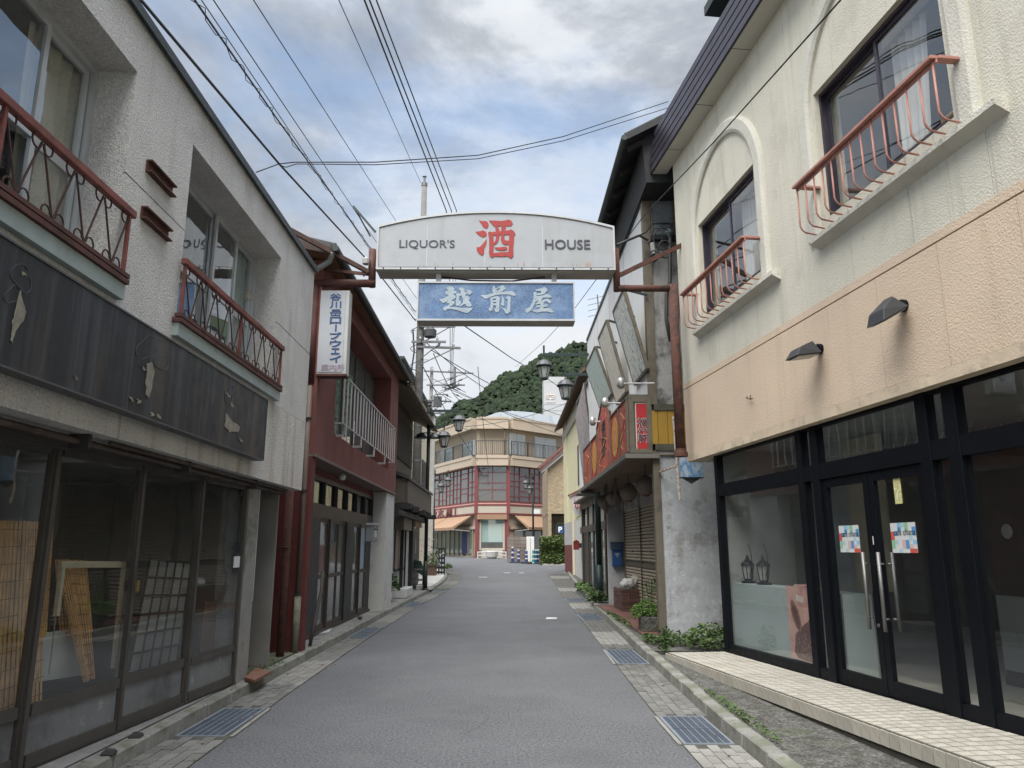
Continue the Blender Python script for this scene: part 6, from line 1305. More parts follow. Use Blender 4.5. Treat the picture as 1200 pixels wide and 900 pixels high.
# tilted red script sign
o = thing('red_script_sign', 'tilted white panel with red brush script and a brown top rail on the narrow shop', 'sign', (2.9, 30.5, 3))
yy = 30.4; P4 = [at_y(*p, yy) for p in ((667, 582), (689, 571), (690, 598), (675, 606))]
part('panel', M().prism(P4, (0, .08, 0)), mat('script_panel', (.55, .52, .52), .6), o); part('top_rail', M().bar(P4[0]+Vector((-.05, -.03, .03)), P4[1]+Vector((.05, -.03, .05)), .12, .07), rustred, o)
part('script', text_on(M(), 'わかくさ', tuple((P4[0]+P4[2])/2+Vector((.08, -.012, .04))), (1, 0, .36), (-.2, 0, 1), .55, .42, .02, .006), mat('signal_red', ()), o)
part('bottom_rail', M().bar(P4[2]+Vector((.05, -.02, -.04)), P4[3]+Vector((0, -.02, -.04)), .1, .06), mat('lime_trim', (.3, .42, .2), .6), o)

# ================================================================ RIGHT: yellow house
yel = mat('pale_yellow', (0.64, 0.60, 0.40), 0.85, 0.06, 1.2, streak=((.45, .43, .28), .4, .56, 3))
YH0, YH1 = 31.0, 42.5; XY = 3.35
yh = thing('yellow_house', 'pale yellow house with a brown eave, grey panel and dark red brick base', 'house', (XY, 36, zr(36)))
part('wall', M().box(XY, 9, YH0, YH1, 2.9, 8.9), yel, yh); part('pilaster', M().box(XY-.06, XY-.001, YH1-2.2, YH1, 2.9, 8.4), yel, yh); part('lower_wall', M().box(XY+.01, 9, YH0, YH1, .2, 2.9), rwhite, yh)
part('grey_panel', M().box(XY-.06, XY+.0, YH1-5.2, YH1-.02, 1.75, 2.9), mat('grey_panel', (.42, .42, .43), .7), yh); part('cream_strip', M().box(XY-.1, XY, YH1-5.6, YH1-5.3, .3, 3.6), cream, yh)
brd = mat('dark_red_brick', (.15, .035, .032), .7, .2, 5, rnd=.2); bk2 = M().box(0, .07, .01, .5, .008, .118).mesh('brick', brd)
part('brick_bed', M().box(XY-.03, XY+.0, YH1-5.2, YH1-.02, .3, 1.75), mat('red_mortar', (.42, .28, .25), .9), yh)
for r in range(12):
    for i in range(10): place('brick', bk2, (XY-.062, YH1-5.2+i*.515, .33+r*.118), yh)
part('eave', M().prism([(2.92, YH0-3.2, 8.15), (2.92, YH0-3.2, 8.3), (6, YH0-3.2, 9.9), (6, YH0-3.2, 9.7)], (0, YH1-YH0+3.4, 0)), mat('brown_eave', (.10, .055, .035), .8), yh)
part('eave_gutter', M().tube([(2.86, YH0-3.2, 8.15), (2.86, YH1+.2, 8.15)], .06, 8), mat('brown_gutter', ()), yh); part('eave_board', M().box(3.25, 3.34, YH0-1.0, YH1, 7.5, 7.95), mat('light_board', (.45, .43, .38), .8), yh)
part('window', M().box(XY-.02, XY+.0, 33.2, 34.6, 4.4, 6.2), bronze_d, yh)
rm = at_y(675.5, 637, 33.5); o = thing('red_mailbox', 'small dark red mailbox on the yellow house', 'mailbox', (XY-.4, 33.5, 1.5)); part('body', M().box(XY-.36, XY-.12, 33.4, 33.7, 1.52, 1.86), mat('mailbox_red', (.14, .014, .014), .5), o, bev=.02); part('lid', M().prism([(XY-.38, 33.38, 1.86), (XY-.10, 33.38, 1.86), (XY-.24, 33.38, 1.94)], (0, .36, 0)), mat('mailbox_red', ()), o); part('bracket', M().box(XY-.12, XY, 33.5, 33.7, 1.6, 1.8), darkmetal, o)
# ================================================================ FAR: corner building at the end of the street
YF = 62.0
beige = mat('beige_render', (0.40, 0.335, 0.265), 0.85, 0.06, .8, streak=((.36, .29, .21), .4, .55, 2))
latt = mat('lattice_red', (0.17, 0.045, 0.045), 0.6, 0.12, 2)
latw = mat('band_cream', (0.43, 0.40, 0.34), 0.7, 0.06, 1)
purp = glass('lattice_pane', tint=(.2, .17, .18), base=.06, body=(.085, .064, .067), bodyf=.85)
greenw = glass('shop_blind_pane', tint=(.5, .6, .58), base=.08, body=(.36, .48, .46), bodyf=.8)
orange = mat('orange_awning', (0.28, 0.18, 0.115), 0.8, 0.08, 1.2, streak=((.45, .22, .1), .4, .55, 3))
metgrey = mat('dark_shop_glass', (.09, .095, .09), .25, .2, 1)
ZF = lambda y: at_y(577, y, YF).z
z_base, z_bench, z_wt, z_awn, z_b0, z_b1, z_l0, z_l1, z_sl0, z_sl1, z_rt, z_ev, z_top = [ZF(v) for v in (653.5, 642, 608, 603, 601, 592.5, 587.5, 546, 545, 534, 517, 503, 490.5)]
C0 = Vector((at_y(557.8, 600, YF).x, YF)); C1 = Vector((at_y(595.7, 600, YF).x, YF))
LE = Vector((at_y(506, 600, YF/.874).x, YF/.874)); 
RE = Vector((at_y(668, 600, YF/.925).x, YF/.925)); 
cbld = thing('corner_building', 'beige three sided corner building with red lattice windows, balcony rail and orange awnings', 'building', (C0.x, YF, z_base))
def facet(a, b):
    d = b-a; n = Vector((d.y, -d.x)); n = n if n.y < 0 else -n; return Fr((a.x, a.y), (d.x, d.y), (n.x, n.y)), d.length
FCc, LC = facet(C0, C1); FCl, LL = facet(C0, LE); FCr, LR = facet(C1, RE)
for F_, Ln in ((FCc, LC), (FCl, LL), (FCr, LR)):
    part('wall', M().fbox(F_, .01, Ln-.01, -.6, -.25, z_base-1.5, z_top-.3), beige, cbld)
    part('roof_parapet', M().fbox(F_, -.0, Ln+.0, -.25, .55, z_ev+.02, z_top).fbox(F_, 0, Ln, .5, .6, z_top-.12, z_top+.05).fbox(F_, 0, Ln, .52, .57, z_ev-.03, z_ev+.1), beige, cbld)
    part('balcony_slab', M().fbox(F_, -.0, Ln+.0, -.25, .45, z_l1, z_sl1-.25).fbox(F_, 0, Ln, .38, .5, z_sl1-.25, z_sl1), beige, cbld)
    part('red_band', M().fbox(F_, 0, Ln, -.25, .06, z_b1, z_b1+.13).fbox(F_, 0, Ln, -.25, .05, z_l0-.12, z_l0).fbox(F_, 0, Ln, -.25, .06, z_b0-.14, z_b0), latt, cbld)
    part('pale_band', M().fbox(F_, 0, Ln, -.25, .03, z_b0+.001, z_b1-.001), latw, cbld)
    part('pink_band', M().fbox(F_, 0, Ln, -.25, .045, z_b1+.131, z_l0-.121), mat('pink_render', (.50, .30, .26), .8), cbld)
    for k in range(4): part('band_line', M().fbox(F_, 0, Ln, .03, .036, z_b0+.12+k*.13, z_b0+.135+k*.13), beige, cbld)
    # balcony railing
    rl = grp('balcony_railing', cbld); q = M().fbox(F_, 0, Ln, .38, .42, z_rt-.05, z_rt).fbox(F_, 0, Ln, .38, .42, z_sl1+.08, z_sl1+.11); n = int(Ln/.16)
    part('rail_bars', q, darkmetal, rl); q = M()
    for k in range(n): q.fbox(F_, k*Ln/n, k*Ln/n+.025, .39, .415, z_sl1+.1, z_rt-.05)
    part('balusters', q, darkmetal, rl, kind='stuff')
    for k in range(max(2, int(Ln/1.8))+1): s = k*Ln/max(2, int(Ln/1.8)); part('rail_post', M().fbox(F_, s-.03, s+.03, .37, .43, z_sl1, z_rt), darkmetal, rl)
def lattice(F_, L0, L1, cols):
    """cols: list of (width share, [row shares])"""
    w = grp('lattice_window', cbld); tot = sum(c[0] for c in cols); s = L0; fr = M(); z0, z1 = z_l0, z_l1; 
    for wd, rows, split in cols:
        e = s+(L1-L0)*wd/tot; fr.fbox(F_, s-.04, s+.04, -.05, .03, z0, z1); rt = sum(rows); z = z0
        for i, r in enumerate(rows):
            z2 = z+(z1-z0)*r/rt
            if i: fr.fbox(F_, s+.04, e-.04, -.05, .02, z-.03, z+.03)
            for k in range(split):
                a = s+(e-s)*k/split; b = s+(e-s)*(k+1)/split
                part('pane', M().fbox(F_, a+.02, b-.02, -.05, -.03, z+.03, z2-.03), purp, w)
                if k: fr.fbox(F_, a-.02, a+.02, -.05, .015, z+.03, z2-.03)
            z = z2
        s = e
    fr.fbox(F_, L1-.05, L1+.05, -.2, .04, z0, z1).fbox(F_, L0, L1, -.2, .03, z1-.06, z1-.001)
    part('frame', fr, latt, w)
lattice(FCc, .12, LC-.12, [(1, [2.4, 1.4, 2.2, 1.3], 1), (1, [2.4, 1.4, 2.2, 1.3], 1)])
c1 = [(1, [1.6, 1.6, 1.1, 2.2, 1.1], 2), (1, [2, 1.1, 2.2, 1.1, 1.2], 1), (1, [1.3, 2, 1, 2, 1.3], 2), (1, [2.1, 1, 1.5, 1.5, 1.3], 2), (1.1, [1.2, 2, 1.1, 2, 1.3], 2), (1, [1.6, 1.6, 1.1, 2.2, 1.1], 1)]
lattice(FCl, .1, LL-.1, c1); lattice(FCr, .1, LR-.1, [(c[0], c[1][::-1], c[2]) for c in c1])
for F_, s in ((FCc, 0), (FCc, LC), (FCl, LL*.42), (FCr, LR*.55)): part('red_post', M().fbox(F_, s-.14, s+.14, -.25, .09, z_b0-.1, z_l1-.001 if F_ is FCc else z_b1+.1), latt, cbld)
# upper windows
for F_, s, w_ in ((FCl, FCl.sz(549.5, 520, -.2)[0], 2.6), (FCl, FCl.sz(523, 530, -.2)[0], 3.0), (FCr, FCr.sz(606, 520, -.2)[0], 1.9), (FCr, FCr.sz(639, 520, -.2)[0], 2.7)):
    w = grp('upper_window', cbld); za_, zb__ = z_sl1+.15, z_rt+(.25 if F_ is FCl else .75)
    part('frame', M().fbox(F_, s-w_/2, s+w_/2, -.25, -.2, za_, zb__).fbox(F_, s-.04, s+.04, -.2, -.15, za_, zb__), alu, w)
    for k in range(2):
        a = s-w_/2+.06+k*w_/2; part('pane', M().fbox(F_, a, a+w_/2-.12, -.19, -.17, za_+.06, zb__-.06), glass('pale_blind_pane', tint=(.7, .75, .8), base=.08, body=(.5, .53, .55), bodyf=.75), w)
part('downpipe', M().tube([FCc.pt(LC-.3, .3, z_sl0), FCc.pt(LC-.3, .3, z_ev)], .09, 8), brownmet, cbld)
# ground floor
part('shop_window', M().fbox(FCc, .45, LC-.45, -.2, -.16, z_bench+.05, z_wt), greenw, cbld); part('shop_window_base', M().fbox(FCc, .45, LC-.45, -.22, -.15, z_bench-.9, z_bench), latw, cbld); part('shop_window_dark', M().fbox(FCc, .45, LC-.45, -.159, -.15, z_bench+.05, z_bench+.45), metgrey, cbld)
for s in (.1, LC-.1): part('red_column', M().fbox(FCc, s-.16, s+.16, -.25, .08, z_base-.5, z_b0-.15), latt, cbld); 
for s in (.36, LC-.36): part('white_jamb', M().fbox(FCc, s-.08, s+.08, -.22, -.05, z_bench-.2, z_wt), latw, cbld)
part('awning_roll', M().fbox(FCc, .1, LC-.1, -.1, .25, z_wt-.05, z_awn+.0), orange, cbld)
def awning(F_, a, b, zt_, zb__, out_, lab):
    o = grp('awning', cbld); part('cloth', M().prism([F_.pt(a, .05, zt_), F_.pt(a+.0, out_, zb__), F_.pt(a+.0, out_, zb__-.22), F_.pt(a, out_-.03, zb__-.22), F_.pt(a, .02, zt_-.05)], F_.d*(b-a)), orange, o)
    part('rod', M().tube([F_.pt(a, .05, zb__-.3), F_.pt(a, out_, zb__-.2)], .03, 6).tube([F_.pt(b, .05, zb__-.3), F_.pt(b, out_, zb__-.2)], .03, 6), alu, o)
zaw = z_awn+.0; zal = ZF(618)
awning(FCl, .9, LL*.60, z_b0-.2, z_b0-1.15, 1.7, ''); awning(FCl, LL*.62, LL, z_b0-.2, z_b0-1.15, 1.7, ''); awning(FCr, .7, LR, z_b0-.2, z_b0-1.15, 1.7, '')
for F_, Ln, n, zt2 in ((FCl, LL, 9, z_b0-1.3), (FCr, LR, 6, z_b0-1.3)):
    for k in range(n):
        a = .9+(Ln-1)*k/n; b = .9+(Ln-1)*(k+1)/n
        part('shop_pane', M().fbox(F_, a+.08, b-.08, -.2, -.17, z_base+.3, zt2), glass('grey_shop_pane', tint=(.4, .42, .4), base=.1, body=(.20, .21, .19), bodyf=.75), cbld)
        part('shop_mullion', M().fbox(F_, a-.08, a+.08, -.22, -.1, z_base, zt2+.1), mat('bronze_pale', (.27, .23, .17), .6), cbld)
    part('shop_sill', M().fbox(F_, .3, Ln, -.22, .35, z_base-1, z_base+.12), concrete, cbld); part('shop_head', M().fbox(F_, .3, Ln, -.22, -.05, zt2, zt2+.25), beige, cbld)
part('blue_banner', M().fbox(FCl, 1.9, 2.9, -.09, -.04, z_base+.3, z_b0-1.5), mat('navy_banner', (.03, .04, .14), .7), cbld)
for k, ch in enumerate('こあがり'): part('banner_text', text_on(M(), ch, FCl.pt(2.4, -.035, z_b0-2.0-k*.62), -FCl.d, (0, 0, 1), .45, .45, .01, .01), mat('pale_blue_ink', (.35, .42, .6), .7), cbld) if False else None
letz = (z_b0+z_b1)/2
for k, ch in enumerate('鈴木屋'):
    s = LL*(.93-.17*k) if k < 2 else LL*.56
    part('sign_letter', text_on(M(), ch, FCl.pt(s, .04, letz), -FCl.d, (0, 0, 1), 1.5, .72, .03, .03), latt, cbld)
# white guard rails before it
for (xa, xb, n) in ((560, 573, 3), (580, 593, 3)):
    a, b = at_y(xa, 650, 60), at_y(xb, 650, 60); g = thing('guard_rail', 'low white tubular guard rail before the corner building, '+('left' if xa < 570 else 'right')+' of the pair', 'guard rail', (a.x, 60, zr(60)), 'white guard rails')
    z0 = zr(60)
    for z in (.25, .5): part('tube', M().tube([(a.x, 60, z0+z), (b.x, 60, z0+z)], .045, 6), whitepaint, g)
    for x in (a.x, b.x): part('post', M().tube([(x, 60, z0-.1), (x, 60, z0+.55)], .05, 8), whitepaint, g)
c = at_y(576.5, 645, 60); solo('white_planter', M().lathe((c.x, 60, zr(60)), [(.3, 0), (.42, .15), (.5, .55), (.44, .6)], 12), whitepaint, 'white planter standing between the two white guard rails', 'planter', (c.x, 60, zr(60)))
# building behind with pale metal roof
Yb = 84
def hx(px, py, y=Yb): return at_y(px, py, y)
bb = thing('pale_roof_hall', 'long pale blue-white metal roof rising behind the corner building', 'building', (2, Yb, 1))
L_ = [(555, 494), (570, 488), (582, 483.5), (600, 481.5), (622, 483), (662, 490), (700, 494)]
part('roof', M().prism([hx(x, y) for x, y in L_]+[hx(700, 520), hx(555, 520)], (0, 9, 1.2)), mat('pale_metal_roof', (.37, .41, .45), .6, .06, .3, streak=((.42, .46, .5), .4, .52, 1)), bb); part('wall', M().box(hx(556, 500).x, 20, Yb+.1, Yb+8, 0, hx(600, 512).z), beige, bb)
for x in (586, 604, 624, 645): part('roof_seam', M().bar(hx(x, 484.5, Yb-.05), hx(x+2, 503, Yb-.05), .12, .12), mat('seam_grey', (.36, .4, .44), .6), bb)
Yt = 96; tw = thing('white_water_tower', 'plain white tower block with a faint pinkish kanji rising before the hillside', 'tower', (hx(650, 480, Yt).x, Yt, 2))
xa, xb = hx(637.5, 470, Yt).x, hx(664, 470, Yt).x; zt_ = hx(648, 442.5, Yt).z
wt = mat('tower_white', (.38, .385, .39), .8, .05, .3, streak=((.5, .48, .46), .5, .56, 1))
part('shaft', M().box(xa, xb, Yt, Yt+4, 0, zt_-.6), wt, tw); part('top', M().prism([(xa, Yt-.02, zt_-.599), (xb, Yt-.02, zt_-.599), (xb, Yt-.02, zt_+.1), (xa+.5, Yt-.02, zt_+.12), (xa, Yt-.02, zt_+.05)], (0, 4.04, 0)), wt, tw)
part('lettering', text_on(M(), '空', tuple(hx(645, 466, Yt-.05)), (1, 0, 0), (0, 0, 1), 1.2, 1.25, .0, .03), mat('faint_pink', (.58, .50, .46), .7), tw)
for y in (474, 481): part('joint', M().box(xa, xb, Yt-.03, Yt-.001, hx(650, y, Yt).z, hx(650, y, Yt).z+.05), mat('seam_grey', ()), tw)

# tan textured building on the right, its sign, hedge, wall, cabinet
stonem = mat('tan_stone_chip', (0.30, 0.235, 0.155), 0.9, 0.15, 3, .6, 4, .1, dirt=[((.38, .31, .22), .6, 3.5, .5), ((.26, .18, .1), .6, 5, .55)])
Yk = 52.5; k_ = lambda x, y, yy=Yk: at_y(x, y, yy)
tb2 = thing('tan_gable_building', 'tan stone-chip walled building with a sloping brown verge and parking sign', 'building', (k_(650, 640).x, Yk, zr(Yk)))
xa = k_(642, 600).x; zs_ = k_(650, 602).z
part('upper_wall', M().prism([k_(642, 602), (12, Yk, zs_), (12, Yk, k_(680, 500).z+4), k_(660, 527), k_(642, 545)], (0, 8, 0)), stonem, tb2); part('lower_wall', M().box(xa+.02, k_(646.5, 640).x, Yk+.01, Yk+8, .3, zs_-.001).box(k_(646.5, 640).x, 12, Yk+3, Yk+8, .3, zs_-.001), stonem, tb2)
part('verge', M().bar(k_(631, 549, Yk-.2), k_(664, 520, Yk-.2), .7, .16).bar(k_(632, 552, Yk-.2), k_(664, 525, Yk-.2), .6, .12), mat('verge_brown', (.16, .07, .06), .7), tb2); part('verge_soffit', M().bar(k_(634, 553, Yk-.1), k_(664, 528, Yk-.1), .5, .2), whitecl, tb2)
part('beam', M().box(k_(646.5, 640).x, 12, Yk+.2, Yk+3, zs_-.01, zs_+.0).box(k_(650, 640).x, k_(651, 640).x, Yk+.5, Yk+.6, .5, zs_-.4), dkdoor, tb2)
o = thing('parking_sign', 'blue square parking sign with a white letter P under the tan building', 'sign', tuple(k_(656, 620)))
part('plate', M().box(k_(653.3, 620).x, k_(659.5, 620).x, Yk-.4, Yk-.35, k_(656, 625).z, k_(656, 616.5).z), mat('sign_blue', (.03, .09, .25), .5), o); part('lettering', text_on(M(), 'P', (k_(656, 620).x, Yk-.405, k_(656, 620.7).z), (1, 0, 0), (0, 0, 1), .25, .36, .03, .01), mat('sticker_white', ()), o); part('frame', M().box(k_(651, 620).x, k_(652, 620).x, Yk-.4, Yk-.3, .7, k_(656, 613).z).box(k_(651, 620).x, k_(662, 620).x, Yk-.4, Yk-.3, k_(656, 614).z, k_(656, 613).z), darkmetal, o)
def leaves(name, mpts, n, size, m, seed, **kw):
    """n leaf pairs scattered by a sampling function"""
    rnd = random.Random(seed); mb = M(); vs = []; fs_ = []
    for i in range(n):
        p, sc = mpts(rnd); a = rnd.uniform(0, 6.28); t = rnd.uniform(-.9, .9); s = size*sc*rnd.uniform(.6, 1.3)
        u = Vector((math.cos(a), math.sin(a), t*.6)).normalized(); v = u.cross(Vector((rnd.uniform(-1, 1), rnd.uniform(-1, 1), rnd.uniform(.2, 1)))).normalized()
        o_ = len(vs); vs += [p-u*s, p-u*s*.2+v*s*.5, p+u*s, p-u*s*.1-v*s*.5]; fs_.append((o_, o_+1, o_+2, o_+3))
    return M().add(vs, fs_)
hxa, hxb = k_(634.5, 640, 49.5).x, k_(664, 640, 49.5).x; hz0, hz1 = zr(49.5), k_(650, 629.5, 49.5).z
def hs(r):
    x = r.uniform(hxa, hxb); y = r.uniform(49.5, 50.7); z = r.uniform(hz0+.1, hz1-.05)
    fc = r.random()
    if fc < .55: y = 49.5+r.uniform(-.1, .12)+.09*math.sin(x*5)+.07*math.sin(z*6)
    elif fc < .8: z = hz1+r.uniform(-.1, .08)+.06*math.sin(x*4)
    else: x = hxa+r.uniform(-.08, .12)
    return Vector((x, y, z)), 1
hg = thing('clipped_hedge', 'clipped green hedge in front of the tan building', 'hedge', (hxa, 49.5, hz0))
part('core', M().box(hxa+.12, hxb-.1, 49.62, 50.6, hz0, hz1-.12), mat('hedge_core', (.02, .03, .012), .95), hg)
part('leaves', leaves('leaves', hs, 7000, .085, None, 3), mat('hedge_leaf', (.085, .12, .035), .6, .4, 1.5), hg, kind='stuff')
xa, xb = k_(594.5, 640, 54).x, k_(617, 640, 54).x; z0, z1 = zr(54), k_(605, 629, 54).z
tw_ = thing('block_wall', 'brown-grey blockwork wall behind the blue and white bollards', 'wall', (xa, 54, z0))
part('core', M().box(xa, xb, 54.02, 54.3, z0-.1, z1-.01), mat('red_mortar2', (.12, .10, .09), .9), tw_)
nbk = int((xb-xa)/.4); rws = 7; bw = (xb-xa)/nbk; bh = (z1-z0)/rws
bkm = M().box(.01, bw-.01, 0, .05, .01, bh-.01).mesh('block', mat('block_brown', (.19, .155, .14), .85, .15, 4, rnd=.2))
for r in range(rws):
    for i in range(nbk): place('block', bkm, (xa+i*bw, 53.98, z0+r*bh), tw_)
xa, xb = k_(617, 640, 53.2).x, k_(626, 640, 53.2).x; z1 = k_(620, 629, 53.2).z
cbx = thing('white_cabinet', 'white electrical cabinet between the block wall and the hedge', 'cabinet', (xa, 53.2, zr(53))); part('body', M().box(xa, xb, 53.0, 53.5, zr(53)-.1, z1), whitecl, cbx, bev=.02); part('door_gap', M().box((xa+xb)/2-.01, (xa+xb)/2+.01, 52.99, 53.0, zr(53)+.1, z1-.1), darkmetal, cbx); part('plinth', M().box(xa, xb, 52.97, 53.4, zr(53)-.05, zr(53)+.08), darkmetal, cbx)
blu = mat('bollard_blue', (.02, .045, .16), .5); grn = mat('bollard_green', (.02, .25, .13), .5)
for (px, yy, h, m_, lb_) in ((600.7, 52.6, 1.0, blu, 'blue and white bollard leftmost of the row by the block wall'), (607.7, 52.5, .8, blu, 'blue and white bollard second from the left by the block wall'), (617, 52.1, .8, blu, 'blue and white bollard just before the white cabinet'), (625, 51.5, .85, grn, 'green and white bollard standing among the blue ones'), (628.2, 51.4, .85, blu, 'blue and white bollard touching the green bollard'), (631, 51.6, .85, blu, 'rightmost blue and white bollard beside the hedge')):
    c = k_(px, 650, yy); c.z = zr(yy); o = thing('traffic_bollard', lb_, 'bollard', c, 'traffic bollards at the corner'); r = .11
    part('base', M().lathe(c, [(.24, 0), (.24, .05), (.13, .09)], 12), darkmetal if m_ is blu else whitepaint, o)
    for k in range(6):
        part('band', M().lathe(c, [(r-.006*k, .09+h*(k/6+(.06 if k % 2 else 0))), (r-.006*(k+1), .09+h*((k+1)/6+(0 if k % 2 else .06)))], 12), m_ if k % 2 == 0 else whitepaint, o)
for (px, yy) in ((614, 51.8), (620.5, 51.2)): c = k_(px, 655, yy); c.z = zr(yy); solo('rubber_kerb_block', M().box(c.x-.2, c.x+.2, c.y-.15, c.y+.15, c.z, c.z+.12), mat('black_rubber', (.03, .03, .03)), 'dark rubber foot block '+('left of the green bollard' if px > 618 else 'before the white cabinet')+' at the road edge', 'block', c, bev=.03)
# pale rubble strip under the hedge
rn = random.Random(5); mb = M()
for i in range(260):
    x = rn.uniform(2.4, 7.5); y = rn.uniform(48.3, 50.2); s = rn.uniform(.04, .13); z = zr(y); mb.hexa([Vector((x, y, z))+Vector(v)*s for v in ((-1, -1, 0), (1, -.8, 0), (.9, 1, 0), (-1, .8, 0), (-.6, -.5, .9), (.5, -.6, .8), (.6, .5, 1), (-.5, .6, .8))])
struct('rubble', mb, paver_pale); COL.objects['rubble'] if 'rubble' in COL.objects else None
bpy.data.objects['rubble']['kind'] = 'stuff'
# black planter rack and flower boxes at the left bend
c = Vector((-2.95-.75, 38.5, zr(38)+.12)); px0 = at_y(511.5, 655, 37.5); px1 = at_y(521, 655, 37.5)
o = thing('black_slatted_rack', 'black slatted bin rack with white tags at the left bend', 'rack', (px0.x, 37.5, zr(37.5)+.12)); z0 = zr(37.5)+.12; z1 = at_y(515, 642, 37.5).z
for k in range(4): x = px0.x+(px1.x-px0.x)*k/3; part('post', M().box(x-.035, x+.035, 37.4, 37.47, z0-.05, z1), darkmetal, o)
for k in range(6): z = z0+.1+(z1-z0-.15)*k/5; part('slat', M().box(px0.x, px1.x, 37.47, 37.5, z-.05, z+.05), darkmetal, o)
for (u, v) in ((.5, .75), (.85, .8), (.3, .4), (.85, .35), (.55, .15)): part('white_tag', M().box(px0.x+(px1.x-px0.x)*u-.05, px0.x+(px1.x-px0.x)*u+.05, 37.37, 37.39, z0+(z1-z0)*v-.04, z0+(z1-z0)*v+.04), whitepaint, o)
px0 = at_y(499, 655, 36.5); px1 = at_y(511, 655, 36.5); z0 = zr(36.5)+.12
o = thing('flower_box', 'brown wooden flower box with straggly stems beside the black rack', 'planter', (px0.x, 36.5, z0)); part('box', M().box(px0.x, px1.x, 36.4, 36.9, z0, z0+.42), mat('box_brown', (.12, .075, .055), .85), o); part('rim', M().box(px0.x-.03, px1.x+.03, 36.37, 36.93, z0+.42, z0+.47), mat('box_brown', ()), o)
def fb(r): x = r.uniform(px0.x-.1, px1.x+.1); return Vector((x, r.uniform(36.3, 37), z0+.45+abs(r.gauss(0, .35)))), 1
part('foliage', leaves('f', fb, 420, .06, None, 11), mat('dusty_leaf', (.13, .17, .07), .7, .4, 5), o, kind='stuff')
def fb2(r): x = r.uniform(px0.x-.3, px1.x); return Vector((x, r.uniform(36.3, 37), z0+.8+r.uniform(0, .9))), 1
part('blossom', leaves('f', fb2, 60, .05, None, 12), mat('pink_blossom', (.55, .25, .3), .7), o, kind='stuff')

# ================================================================ lamps
lamppaint = mat('lamp_post_black', (.018, .024, .024), .5, .15, 4, metal=.2)
lampgreen = mat('lamp_post_green', (.018, .035, .033), .5, .15, 4, metal=.2)
lampglass = glass('lamp_pane', tint=(.8, .8, .78), base=.08, body=(.42, .42, .40), bodyf=.55)
def lantern(parent, c, s, m):
    """c: top of the hanger"""
    o = grp('lantern', parent, c)
    part('cap', M().lathe(c, [(.022*s, 0), (.022*s, -.10*s), (.05*s, -.12*s), (.16*s, -.17*s), (.23*s, -.26*s), (.27*s, -.31*s), (.26*s, -.33*s)], 12), mat('lamp_cap_grey', (.07, .072, .075), .45, metal=.3), o, smooth=False)
    part('panes', M().lathe(c, [(.20*s, -.34*s), (.115*s, -.68*s)], 6), lampglass, o)
    q = M()
    for i in range(6): an = i*math.pi/3; q.tube([c+Vector((.205*s*math.cos(an), .205*s*math.sin(an), -.33*s)), c+Vector((.12*s*math.cos(an), .12*s*math.sin(an), -.69*s))], .014*s, 4)
    q.lathe(c, [(.13*s, -.68*s), (.13*s, -.72*s), (.05*s, -.75*s)], 8).lathe(c, [(.24*s, -.33*s), (.22*s, -.36*s)], 12)
    part('cage', q, m, o); part('bulb', M().lathe(c, [(.01*s, -.36*s), (.05*s, -.4*s), (.05*s, -.55*s), (.01*s, -.62*s)], 8), mat('bulb_white', (.65, .65, .6), .5), o)
def lamp(base, h, arms, m, lab, s=1.0, r=.065):
    t = thing('street_lamp', lab, 'street lamp', base, 'twin lantern street lamps')
    part('pole', M().tube([base, base+Vector((0, 0, 1.0))], r*1.25, 12).tube([base+Vector((0, 0, 1.0)), base+Vector((0, 0, h))], r, 12), m, t, smooth=True); part('pole_foot', M().lathe(base, [(r*2, 0), (r*2, .03), (r*1.3, .06)], 12), m, t)
    part('finial', M().lathe(base+Vector((0, 0, h)), [(r*1.3, -.02), (r*1.3, .02), (r*.6, .08), (r*.8, .14), (.01, .2)], 10), m, t)
    for (z, dx) in arms:
        e = base+Vector((dx, 0, z)); sg = 1 if dx > 0 else -1
        part('arm', M().box(min(base.x, e.x), max(base.x, e.x), base.y-.03, base.y+.03, e.z-.045, e.z+.045).tube([e+Vector((0, 0, -.06)), e+Vector((0, 0, .28*s))], .03*s, 6).lathe(base+Vector((0, 0, z)), [(r*1.35, -.08), (r*1.35, .08)], 10), m, t)
        lantern(t, e+Vector((0, 0, -.04)), s, m)
    return t
bR = Vector((2.72, 22.3, .12)); zA, zB = at_y(640, 415.5, 22.3).z-.12, at_y(662, 438.5, 22.3).z-.12; xA, xB = at_y(637.5, 430, 22.3).x-2.72, at_y(662.5, 450, 22.3).x-2.72
lr = lamp(bR, zA+.15, ((zA, xA), (zB, xB)), lampgreen, 'dark green twin lantern street lamp on the right, in front of the poster boards', 1.02, .085)
yL = 27.6; bL = at_y(498, 690, yL); bL.z = zr(yL)+.12; zA, zB = at_y(538, 481.5, yL).z-bL.z, at_y(520, 500, yL).z-bL.z; xA, xB = at_y(538, 490, yL).x-bL.x, at_y(520.5, 505, yL).x-bL.x
ll = lamp(bL, zA+.2, ((zA, xA), (zB, xB)), lamppaint, 'black twin lantern street lamp on the left beside the dark timber house', 1.0, .065)
for dx in (-.28, .22): part('bell_speaker', M().lathe(bL+Vector((dx, 0, at_y(498, 513, yL).z-bL.z)), [(.05, .18), (.16, .12), (.24, 0), (.2, -.03)], 12), mat('lamp_cap_grey', ()), ll)
part('speaker_arm', M().box(bL.x-.3, bL.x+.25, bL.y-.02, bL.y+.02, at_y(498, 508, yL).z, at_y(498, 508, yL).z+.04), lamppaint, ll)
yv_ = 53.5; bF = at_y(625, 650, yv_); bF.z = zr(yv_); zA = at_y(617, 560, yv_).z-bF.z; zB = at_y(620, 566.5, yv_).z-bF.z
